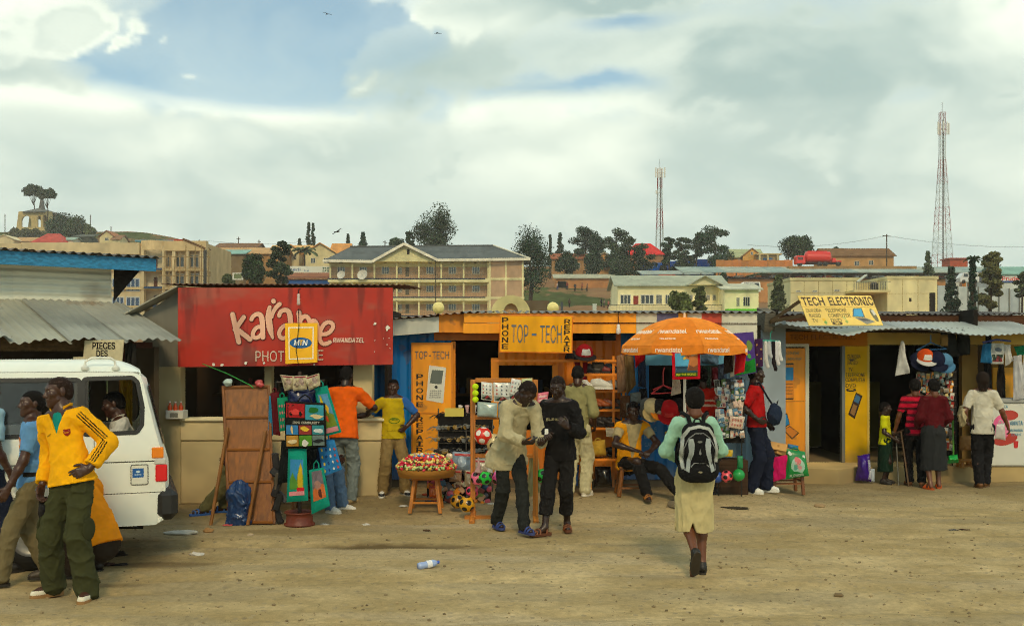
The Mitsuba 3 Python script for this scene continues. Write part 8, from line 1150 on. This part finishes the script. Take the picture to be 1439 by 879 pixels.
t = house('flat concrete porch with blue doors on the right ridge', 'porch', 1066, 1095, 358, None, 236, (150, 130, 96), (196, 176, 130), 6, 'flat', doors=[(1075, 368, 5, 12, (60, 100, 140)), (1083, 368, 5, 12, (60, 100, 140))]); 
for c in (1067.5, 1079, 1093): part(t, 'column', MB(pat='far').box(gx(c-1.2, 235), gx(c+1.2, 235), 234.8, 235.2, 12, gz(358, 235), (196, 180, 136)))
t = thing('brick_wall', 'long orange brick compound wall on the right ridge', 'wall'); 
for i in range(9): part(t, 'wall_panel', MB(pat='far').box(gx(1006+12*i, 232)+.03, gx(1018+12*i, 232), 232+.04*(i % 2), 232.3, 14, gz(365+(i % 2)*.6, 232), (182+6*(i % 3), 122, 70)))
house('long brown house with dull brown roof on the right ridge', 'house', 1160, 1256, 360, 350, 236, (184, 140, 88), (116, 84, 54), 9, 'x', [(1204, 370, 6, 6), (1224, 369, 6, 6)]); house('small red brick hut beside the tall tower foot', 'hut', 1335, 1360, 364, 363.5, 262, (168, 76, 48), (150, 70, 46), 5, 'flat'); 
t = thing('market_hall', 'long open market hall with grey green sheet roof on the ridge', 'market hall'); Y = 204
for i in range(16): x0 = gx(958+31*i, Y); m = MB(pat='far'); a = gz(383.5, Y); b = gz(375.8, Y+9); x1 = gx(958+31*(i+1), Y)+.1; m.add([(x0, Y-.5, a), (x1, Y-.5, a), (x1, Y+9, b), (x0, Y+9, b), (x0, Y-.5, a+.15), (x1, Y-.5, a+.15), (x1, Y+9, b+.15), (x0, Y+9, b+.15)], [(3, 2, 1, 0), (4, 5, 6, 7), (0, 1, 5, 4), (1, 2, 6, 5), (2, 3, 7, 6), (3, 0, 4, 7)], [(132, 146, 140), (120, 138, 136), (140, 148, 138)][i % 3], flat=True); part(t, 'roof_sheet', m)
for i in range(20): part(t, 'post', MB(pat='clean').box(gx(960+25*i, Y)-.1, gx(960+25*i, Y)+.1, Y, Y+.2, 8, gz(383.5, Y), (120, 112, 100)))
part(t, 'back_wall', MB(pat='far').box(gx(958, Y), gx(1452, Y), Y+8, Y+8.3, 8, gz(384, Y), (70, 60, 52))); rs2 = np.random.default_rng(4); m = MB(pat='clean')
for i in range(160): x = gx(960+490*rs2.random(), Y); w_ = rs2.uniform(.3, 1.1); m.box(x, x+w_, Y+.5+3*rs2.random(), Y+1.5+3*rs2.random(), 12, gz(388-rs2.random()*2.4, Y), [(206, 206, 200), (190, 60, 50), (210, 130, 60), (180, 190, 200), (120, 100, 90), (226, 224, 216)][rs2.integers(0, 6)])
part(t, 'market_goods', m, kind='stuff'); t2 = thing('market_platform', 'flat dark edged roof terrace in front of the market hall', 'terrace'); part(t2, 'edge_beam', MB(pat='far').box(gx(925, 196), gx(1452, 196), 195.7, 196.4, gz(391.5, 196), gz(389.5, 196), (40, 40, 42))); part(t2, 'wall', MB(pat='far').box(gx(925, 196), gx(1330, 196), 196.4, 197, 4, gz(391, 196), (186, 132, 84)))
house('orange retaining house with low roof above the white house', 'shed', 905, 1000, 386.5, 381, 215, (170, 120, 80), (132, 142, 138), 8, 'mono')
t = thing('tarpaulin_fence', 'bright blue tarpaulin fence behind the ridge trees', 'fence')
for i in range(7): part(t, 'sheet', MB(pat='far').box(gx(900+16*i, 250)+.02, gx(916+16*i, 250), 250+.05*(i % 2), 250.15, 10, gz([372, 369, 367, 366, 365, 364, 364][i], 250), [(24, 92, 196), (30, 104, 206), (20, 84, 186)][i % 3]))
m = MB(pat='far'); m.box(gx(878, 214), gx(906, 214), 213, 218, gz(397, 214), gz(391.5, 214), (60, 70, 150)); m.box(gx(925, 208), gx(948, 208), 207, 209, gz(389, 208), gz(386.5, 208), (196, 80, 50)); solo('market_tarpaulin', 'blue and red tarpaulins over stalls above the white house', 'tarpaulin', m)
# white house with balcony
t = house('white house with grey roof and long balcony', 'house', 868, 1019, 402, 388.5, 140, (226, 216, 172), (150, 156, 140), 10, 'x', [(879, 420.5, 14, 12.5), (909.5, 420.5, 18, 12.5), (926, 420.5, 8, 12.5), (939, 420.5, 8, 12.5), (961, 419, 5, 7), (970.5, 418, 5, 7), (979, 418, 5, 7), (995, 418, 4.5, 7), (1003.5, 418, 4, 7)], doors=[(893.5, 421.5, 7, 12, (130, 50, 40))]); Y = 140
m = MB(pat='far'); m.tm(trimesh.creation.extrude_polygon(Polygon([(gx(970, 138.5), gz(400, 138.5)), (gx(1012, 138.5), gz(400, 138.5)), (gx(990, 138.5), gz(388, 138.5))]), 1.2), (226, 216, 172), M=np.array([[1, 0, 0, 0], [0, 0, 1, 138.4], [0, 1, 0, 0], [0, 0, 0, 1.]])); part(t, 'gable_wall', m); m = MB(pat='far'); m.bar((gx(966, 138.3), 138.6, gz(400, 138.3)), (gx(990, 138.3), 138.6, gz(387.3, 138.3)), 1.6, .14, (170, 174, 160)); m.bar((gx(990, 138.3), 138.6, gz(387.3, 138.3)), (gx(1016, 138.3), 138.6, gz(400, 138.3)), 1.6, .14, (170, 174, 160)); part(t, 'gable_roof', m)
part(t, 'balcony_floor', MB(pat='far').box(gx(857, 138), gx(1018, 138), 137.5, 140, gz(446, 138), gz(430, 138), (220, 208, 164))); m = MB(pat='clean'); m.box(gx(857, 137.5), gx(1018, 137.5), 137.42, 137.5, gz(428.5, 137.5), gz(427.7, 137.5), (60, 56, 60))
for i in range(36): xx = gx(857+4.6*i, 137.5); m.box(xx-.04, xx+.04, 137.43, 137.49, gz(438, 137.5), gz(428.5, 137.5), (206, 196, 160))
part(t, 'railing', m)
t = house('cream side wing of the white house with green awning', 'house', 1018, 1066, 407, 400, 136, (232, 222, 176), (166, 168, 150), 10, 'x', [(1037, 424, 4, 12), (1049, 423.5, 9, 12.5)]); part(t, 'awning', MB(pat='clean').box(gx(1021, 134.8), gx(1067, 134.8), 134, 135.8, gz(439, 134.8), gz(434, 134.8), (96, 196, 40)))
# cream building under the tilted sign
t = house('cream panelled building behind the tilted electronics sign', 'building', 1111, 1207, 394, None, 112, (206, 194, 148), (190, 180, 136), 10, 'flat', ov=.1); Y = 112; m = MB(pat='clean')
for c in (1130, 1150, 1170, 1190): m.box(gx(c, Y)-.03, gx(c, Y)+.03, Y-.02, Y, 3, gz(395, Y), (160, 144, 100))
m.box(gx(1111, Y), gx(1207, Y), Y-.02, Y-.004, gz(411.5, Y), gz(411, Y), (160, 144, 100)); part(t, 'joint', m); wins(t, [(1122, 409, 6, 1.5), (1145, 409, 6, 1.5), (1176, 408, 7, 2)], Y, bars=0)
t = house('cream block with balcony and water tank on the right', 'building', 1247, 1317, 392, None, 110, (224, 212, 162), (208, 198, 150), 10, 'flat', doors=[(1310, 425, 8, 28, (40, 34, 28)), (1279, 421, 3, 5, (60, 50, 40))], ov=.1); Y = 110; m = MB(pat='clean')
for c in (1268, 1290): m.box(gx(c, Y)-.03, gx(c, Y)+.03, Y-.02, Y, 3, gz(393, Y), (184, 166, 112))
m.box(gx(1247, Y), gx(1304, Y), Y-.02, Y-.004, gz(412.5, Y), gz(412, Y), (184, 166, 112)); part(t, 'joint', m); part(t, 'balcony_floor', MB(pat='far').box(gx(1196, Y), gx(1247, Y), Y-1, Y+4, gz(411, Y), gz(408, Y), (214, 200, 146))); part(t, 'back_wall', MB(pat='far').box(gx(1200, Y), gx(1247, Y), Y+4, Y+4.3, 2, gz(394, Y), (196, 180, 130))); m = MB(pat='clean')
for i in range(14): xx = gx(1200+3.4*i, Y-.9); m.box(xx-.03, xx+.03, Y-.95, Y-.89, gz(408, Y), gz(396, Y), (130, 124, 110))
m.box(gx(1200, Y), gx(1247, Y), Y-.96, Y-.88, gz(396.6, Y), gz(396, Y), (130, 124, 110)); part(t, 'railing', m); wins(t, [(1229, 428, 9, 14)], Y+3.98); m = MB(col=(30, 30, 32)); m.lathe([(0, 0), (.42, 0), (.42, .75), (.3, .85), (.1, .9), (0, .9)], n=16, M=mtr(gx(1228, Y+1), Y+1, gz(408, Y))); solo('water_tank', 'black water tank on the cream block balcony', 'tank', m, 'satin'); solo('sheet_awning', 'tilted pale sheet leaning over the cream balcony edge', 'sheet', MB(pat='far').bar(at(1205, 396, Y-1), at(1217, 386, Y-1), .8, .12, (190, 196, 186)))
# right fence, shop with red lettering
t = thing('sheet_fence', 'pale blue white sheet fence on the right slope', 'fence')
for i in range(9): part(t, 'sheet', MB(pat='far').box(gx(1317+14.5*i, 134)+.02, gx(1331.5+14.5*i, 134), 134+.04*(i % 2), 134.12, 5, gz(401+.9*i*.8, 134), [(176, 184, 186), (166, 176, 180), (184, 190, 188)][i % 3])); part(t, 'post', MB(pat='clean').box(gx(1317+14.5*i, 133.9)-.06, gx(1317+14.5*i, 133.9)+.06, 133.85, 133.97, 5, gz(400+.7*i, 133.9), (120, 120, 112)))
t = house('shop with teal roof and red lettered board at the right edge', 'shop', 1404, 1460, 386, 376, 172, (196, 200, 196), (120, 156, 146), 8, 'x'); Y = 171.9; m = MB(pat='clean'); m.box(gx(1406, Y), gx(1458, Y), Y-.12, Y-.02, gz(396.5, Y), gz(387, Y), (222, 220, 214)); m.box(gx(1406, Y), gx(1458, Y), Y-.14, Y-.121, gz(396.5, Y), gz(394.5, Y), (30, 70, 140)); kn = part(t, 'name_board', m); m = MB(); m.text('Prudence', pf(Y-.122), 1408, -394, 5.4, (200, 40, 40), w=40, bold=True, depth=.02); part(kn, 'lettering', m)
def vehicle(label, cat, px0, px1, yb, Y, H_, body, glass=(40, 46, 52), name='parked_car', cabl=.3):
    t = thing(name, label, cat); x0, x1 = gx(px0, Y), gx(px1, Y); L = x1-x0; z0 = gz(yb, Y); m = MB(pat='clean'); m.tm(trimesh.creation.extrude_polygon(Polygon([(0, .25), (L, .25), (L, H_*.55), (L*.97, H_), (L*.2, H_), (L*.04, H_*.6), (0, H_*.5)]), 1.7), body, M=np.array([[1, 0, 0, x0], [0, 0, 1, Y], [0, 1, 0, z0], [0, 0, 0, 1.]])); part(t, 'body', m, 'gloss')
    for i in range(3): part(t, 'window', MB(pat='clean').box(x0+L*(.2+.25*i), x0+L*(.41+.25*i), Y-.02, Y+.02, z0+H_*.6, z0+H_*.9, glass), 'pane')
    for a in (.2, .8): m = MB(mtr(x0+L*a, Y-.02, z0+.3)@rot('x', -90), (30, 28, 28)); m.lathe([(0, 0), (.3, 0), (.32, .1), (.3, .22), (0, .22)], n=14); part(t, 'wheel', m, 'satin')
    return t
vehicle('white minibus parked on the slope behind the white house', 'van', 1040, 1069, 412, 158, 1.7, (222, 222, 214)); vehicle('white car parked before the market at the right', 'car', 1349, 1376, 398, 168, 1.7, (206, 206, 204)); vehicle('dark parked truck at the far right below the market', 'truck', 1376, 1400, 398, 170, 2.0, (70, 70, 80))
# tanker
t = thing('tanker_lorry', 'red tanker lorry parked on the right ridge', 'lorry'); Y = 212.; s0 = Y/FPX; zb = gz(375, Y); RD = (214, 48, 34); x0 = gx(1117, Y); m = MB(mtr(gx(1131, Y), Y, zb+.95+1.0)@rot('y', 90), RD, 'clean'); L = gx(1167, Y)-gx(1131, Y); m.lathe([(0, 0), (.8, .03), (1.1, .2), (1.12, .4), (1.12, L-.4), (1.1, L-.2), (.8, L-.03), (0, L)], n=24); part(t, 'tank', m, 'gloss'); m = MB(pat='clean'); m.box(x0, x0+1.9, Y-1.1, Y+1.1, zb+.5, zb+2.2, RD, ch=.2); k_ = part(t, 'cab', m, 'gloss'); part(k_, 'window', MB(pat='clean').box(x0+.3, x0+1.3, Y-1.13, Y-1.09, zb+1.3, zb+1.9, (90, 40, 40)), 'pane')
part(t, 'chassis', MB(pat='clean').box(x0+.3, gx(1180, Y), Y-.9, Y+.9, zb+.55, zb+.85, (60, 30, 28))); m = MB(pat='clean'); m.box(gx(1168, Y), gx(1173, Y), Y-.9, Y+.9, zb+.86, zb+1.7, RD, ch=.1); m.box(gx(1173, Y)+.05, gx(1181, Y), Y-.9, Y+.9, zb+.86, zb+1.2, RD, ch=.1); part(t, 'pump_box', m, 'gloss'); part(t, 'walkway', MB(pat='clean').box(gx(1135, Y), gx(1162, Y), Y-.3, Y+.3, zb+3.06, zb+3.2, (190, 40, 30)))
for a in (1122, 1150, 1158, 1176): m = MB(mtr(gx(a, Y), Y-1.05, zb+.5)@rot('x', -90), (30, 26, 26)); m.lathe([(0, 0), (.46, 0), (.5, .1), (.48, .3), (0, .3)], n=16); part(t, 'wheel', m, 'satin')
solo('dirt_bank', 'brown earth bank under the parked tanker', 'bank', MB(pat='far').box(gx(1100, 214), gx(1275, 214), 209, 232, 12, gz(375, 212)-.05, (150, 116, 78)))
# -- lattice towers
def tower(label, px, yb, yt, wb, wt, Y, nb, ants):
    t = thing('lattice_tower', label, 'tower'); x = gx(px, Y); zb, zt = float(hz(x, Y))-.5, gz(yt, Y); u = Y/FPX; zb0 = gz(yb, Y); n = nb*3; RW = [(150, 62, 56), (176, 180, 178)]
    wd = lambda z: (wb+(wt-wb)*min(max((z-zb0)/(zt-zb0), 0)/.72, 1))*u/2; lev = np.linspace(zb, zt, n+1)
    for b in range(nb):
        m = MB(col=RW[b % 2], pat='clean')
        for k in range(3*b, 3*b+3):
            a, c = lev[k], lev[k+1]; wa, wc = wd(a), wd(c); P = [np.array([x+i*wa, Y+j*wa, a]) for i, j in ((-1, -1), (1, -1), (1, 1), (-1, 1))]; Q = [np.array([x+i*wc, Y+j*wc, c]) for i, j in ((-1, -1), (1, -1), (1, 1), (-1, 1))]
            for i in range(4): m.tube([P[i], Q[i]], .075, n=4, cap=False); m.tube([P[i], Q[(i+1) % 4]], .032, n=3, cap=False); m.tube([P[(i+1) % 4], Q[i]], .032, n=3, cap=False); m.tube([Q[i], Q[(i+1) % 4]], .032, n=3, cap=False)
        part(t, 'lattice_section', m, 'satin')
    part(t, 'cable_ladder', MB(col=(70, 66, 64), pat='clean').box(x+.05, x+.35, Y-.2, Y+.0, zb, zt-2, (84, 78, 74)))
    for i, (dx, y0, y1, ww) in enumerate(ants): m = MB(col=(214, 212, 204), pat='clean'); xx = x+dx*u; m.box(xx-ww*u/2, xx+ww*u/2, Y-wd(zt)-.4, Y-wd(zt)-.1, gz(y1, Y), gz(y0, Y), ch=.05); m.box(min(xx, x), max(xx, x), Y-.1, Y+.1, gz((y0+y1)/2, Y)-.06, gz((y0+y1)/2, Y)+.06); part(t, 'antenna', m, 'satin')
    m = MB(col=(120, 116, 110)); m.tube([(x, Y, zt-1), (x, Y, zt+14*u)], .06, n=5); part(t, 'lightning_rod', m, 'satin')
tower('tall red and white lattice mast at the right', 1324, 372, 158, 22, 6.5, 285, 7, [(-7.5, 172, 190, 1.8), (-5, 174, 191, 1.6), (5, 172, 190, 1.6), (7.5, 174, 190, 1.8), (0, 171, 186, 1.6)]); tower('shorter lattice mast with antennas at the middle right', 927, 348, 237, 10, 6, 330, 5, [(-6, 236, 250, 1.8), (-3, 237, 251, 1.6), (0, 236, 250, 1.8), (3, 237, 251, 1.6), (6.5, 236, 250, 1.8), (-5, 268, 273, 2.2)])
def pole(label, px, yt, Y, r=.12, arm=0): x = gx(px, Y); t = thing('utility_pole', label, 'pole'); part(t, 'shaft', MB(col=(84, 72, 60)).tube([(x, Y, float(hz(x, Y))-1), (x, Y, gz(yt, Y))], r, n=6)); (part(t, 'crossarm', MB(col=(84, 72, 60)).bar(np.array([x-arm, Y, gz(yt+2, Y)]), np.array([x+arm, Y, gz(yt+3, Y)]), .15)) if arm else None)
for px, yt, Y, lb, ar in ((1246, 329, 232, 'wooden power pole behind the long brown house', .9), (335, 333, 262, 'power pole on the skyline above the brick building', .5), (364, 337, 262, 'second skyline pole right of the other', .4), (541, 338, 240, 'power pole left of the apartment gable', .5), (280, 337, 220, 'thin pole behind the scaffolded building', 0), (7, 301, 395, 'thin pole left of the pavilion', 0), (127, 302, 366, 'leaning mast beside the hilltop bush', 0), (156, 318, 352, 'thin mast behind the hilltop cream house', 0)): pole(lb, px, yt, Y, .14 if Y > 300 else .12, ar)
def wire(label, pts): m = MB(col=(80, 84, 84)); m.tube(pts, .035, n=3); solo('power_line', label, 'wire', m)
def sag(a, b, s, n=10): a, b = np.array(a), np.array(b); return [a+(b-a)*k+np.array([0, 0, -s*4*k*(1-k)]) for k in np.linspace(0, 1, n)]
wire('power line right of the long brown house pole', sag(at(1246, 331, 232), at(1480, 346, 232), 1.0)); wire('power line left of the long brown house pole', sag(at(1050, 344, 236), at(1246, 331, 232), 1.2)); wire('thin power line above the brick building', sag(at(290, 338, 262), at(440, 338, 262), .8))
# -- hilltop pavilion and neighbours
t = thing('hilltop_pavilion', 'arched stone pavilion with flared spire roof on the hilltop', 'pavilion'); Y = 392.; u = Y/FPX; xc = gx(48, Y); zb, ze = gz(322, Y)-4, gz(297, Y); m = MB(pat='far')
arch = lambda px, w, y0, y1: Polygon([(px-w/2, y1), (px-w/2, y0+w*.6)]+[(px-w/2*math.cos(a), y0+w*.6-w*.6*math.sin(a)) for a in np.linspace(0, math.pi, 12)]+[(px+w/2, y0+w*.6), (px+w/2, y1)])
for dy in (0, 9):
    pg = Polygon([(26, 297), (72, 297), (75, 324), (22.5, 324)]).difference(unary_union([arch(37, 13.5, 303, 319), arch(55, 4.5, 303, 319), arch(63, 6, 302, 319)])); m = MB(pat='far'); m.poly(affinity.scale(pg, 1, -1, origin=(0, 0)), pf(Y), .8, -dy-.8, (190, 168, 116)); part(t, 'arcade', m)
m = MB(pat='far'); m.lathe([(0, gz(297, Y)+2.0), (7.1, gz(297.5, Y)), (7.3, gz(298.5, Y)), (0, gz(298.5, Y))], (96, 98, 96), n=6, M=mtr(xc, Y+5, 0)); part(t, 'roof', m); m = MB(pat='far'); m.lathe([(1.45, gz(297, Y)+1), (1.15, gz(290, Y)), (.75, gz(281, Y)), (.35, gz(272, Y)), (0, gz(268, Y))], (92, 92, 92), n=8, M=mtr(gx(50.5, Y), Y+5, 0)); part(t, 'spire', m)
m = MB(pat='far'); m.tube([(gx(38, Y), Y+5, zb), (gx(38, Y), Y+5, gz(308, Y)), (gx(38, Y), Y+5, ze)], [.4, .5, 1.1], (120, 104, 76), n=8); part(t, 'inner_pillar', m)
house('red hip roofed house below the pavilion', 'house', 44, 88, 341, 328, 340, (206, 196, 166), (176, 72, 62), 10, 'hip'); house('pale house at the far left below the hilltop', 'house', -8, 20, 337, 330, 345, (206, 190, 150), (196, 184, 150), 9, 'y'); house('tan roofed house between pale and red roofed houses', 'house', 20, 48, 339, 334, 350, (190, 160, 120), (176, 140, 100), 8, 'x'); house('cream house with brown gable at the hilltop right end', 'house', 140, 160, 333, 324, 345, (206, 190, 142), (150, 100, 70), 9, 'y', [(150, 336, 5, 4)]); house('small cream house stepping down the hill', 'house', 157, 168, 337, 331, 343, (206, 190, 142), (130, 96, 70), 8, 'x'); house('dark sheet hut under the hilltop trees', 'hut', 104, 128, 333, 330, 352, (60, 66, 60), (80, 84, 80), 6, 'mono'); house('small white house beside the red hip roof', 'house', 86, 103, 337.5, 334, 345, (206, 200, 176), (130, 150, 140), 7, 'x')
# -- arch gate and globe lamps just behind the shops
t = thing('arch_gate', 'pale concrete arch rising behind the phone repair shop roof', 'arch'); Ya = 60.; pg = affinity.scale(Polygon([(688, 520), (690, 440)]+[(717.5-27.5*math.cos(a), 440-25.5*math.sin(a)) for a in np.linspace(.1, math.pi-.1, 20)]+[(745, 440), (747, 520)]).difference(Polygon([(706, 520), (707, 440)]+[(718-10.5*math.cos(a), 440-14*math.sin(a)) for a in np.linspace(.1, math.pi-.1, 14)]+[(729, 440), (730, 520)])), 1, -1, origin=(0, 0)); part(t, 'arch_ring', MB(pat='far').poly(pg, pf(Ya), .8, -.8, (206, 196, 140))); part(t, 'panel', MB(pat='far').poly(affinity.scale(sbox(706, 426, 730, 520), 1, -1, origin=(0, 0)), pf(Ya), .1, -.5, (196, 160, 120)))
for px, lb in ((616, 'cream globe lamp behind the blue container roof'), (777, 'cream globe lamp behind the orange container roof')): t = thing('globe_lamp', lb, 'lamp'); c = at(px, 432.5, 22); part(t, 'globe', MB(pat='clean').ball(c, .122, (232, 216, 140), n=16), 'satin'); part(t, 'post', MB(col=(90, 88, 84)).tube([(c[0], c[1], 0), (c[0], c[1], c[2]-.11)], .035, n=8), 'satin')
m = MB(pat='clean'); m.box(gx(833, 120), gx(838.5, 120), 120, 120.3, gz(450, 120), gz(426.5, 120), (190, 196, 186)); solo('white_marker', 'white upright marker board on the grass slope', 'marker', m); m = MB(pat='far'); m.box(gx(738, 130), gx(772, 130), 130, 131, 0, gz(422, 130), (96, 80, 58)); solo('mud_wall', 'dark mud wall right of the apartment block foot', 'wall', m); solo('cabin_post', 'dark post beside the globe lamp on the slope', 'post', MB(pat='clean').box(gx(788, 118), gx(791, 118), 118, 118.3, 0, gz(424, 118), (70, 76, 84)))
# -- far people walking on the dirt slope
def walker(label, px, py, Y, shirt, legs): return person(label, (gx(px, Y), Y), (px*47) % 360, 1.68, 'd', dict(fL=(.08, -.16, .085), fR=(-.08, .16, .1)), top=dict(col=shirt, sleeve=1.6, hem=.1, loose=.03), bottom=dict(kind='trousers', col=legs, loose=.02), fine=3.2, group='people on the dirt slope', z=float(hz(gx(px, Y), Y)))
for a in ((808, 0, 226, (60, 50, 50), (40, 40, 50), 'distant person in dark clothes on the upper path, left of two'), (818, 0, 227, (150, 60, 60), (50, 46, 50), 'distant person in red top by the long brick shed wall'), (825, 0, 226, (70, 70, 80), (40, 36, 40), 'distant person in grey top by the long brick shed wall'), (800, 0, 206, (90, 70, 60), (46, 40, 40), 'distant person in brown walking on the lower dirt path'), (783, 0, 227, (206, 196, 190), (60, 70, 120), 'distant person in white top by the shed doorway'), (797, 0, 228, (120, 50, 50), (40, 40, 60), 'distant person in maroon right of the shed doorway'), (849, 0, 205, (150, 130, 120), (60, 50, 60), 'distant person in pale top by the slope path end'), (855, 0, 204, (190, 120, 110), (80, 50, 56), 'distant person in pink by the slope path end'), (845, 0, 206, (50, 44, 44), (36, 32, 36), 'distant person in black by the slope path end')): walker(a[5], a[0], a[1], a[2], a[3], a[4])
# -- birds
def bird(label, px, py, Y, span, yaw, roll, fl):
    t = thing('bird', label, 'bird', None); M_ = mtr(*at(px, py, Y))@rot('z', yaw)@rot('y', roll)@scl(span); m = MB(M_, (44, 38, 34), 'clean')
    m.tube([(0, -.20, 0), (0, -.15, .005), (0, -.02, 0), (0, .12, 0), (0, .17, 0)], [.012, .03, .05, .03, .012], n=8); part(t, 'body', m)
    for sd in (-1, 1):
        m = MB(M_, (40, 34, 30), 'clean'); m.grid(lambda u, v: (sd*.5*u, (-.07+.05*u*u)+(.17-.10*u+.02*np.sin(u*9))*v, fl*u*(1.2-u)+.01*np.sin(v*3)), 10, 5, thick=.006); part(t, 'wing', m)
    m = MB(M_, (44, 36, 30), 'clean'); m.grid(lambda u, v: ((u-.5)*(.06+.12*v), .14+.16*v-.03*np.abs(u-.5), 0*u), 5, 4, thick=.006); part(t, 'tail', m)
bird('dark kite gliding low above the orange roofed houses', 474, 325.5, 70, 1.0, 60, -28, .12); bird('small dark bird high at the upper middle left', 460, 20, 90, .8, 30, 8, .2); bird('small dark bird high right of the other', 615, 46.5, 90, .85, -40, 10, -.25)

# ================================================================ thin air over the town
scene['air'] = {'type': 'homogeneous', 'albedo': {'type': 'rgb', 'value': [.95, .95, .95]}, 'sigma_t': .0004}
scene['haze'] = {'type': 'cube', 'to_world': T().translate([0, 288, 34]).scale([830, 338, 40]), 'bsdf': {'type': 'null'}, 'interior': {'type': 'ref', 'id': 'air'}}
labels['haze'] = {'label': 'thin haze in the air over the town', 'category': 'haze', 'kind': 'stuff'}; scene['camera']['medium'] = {'type': 'ref', 'id': 'air'}
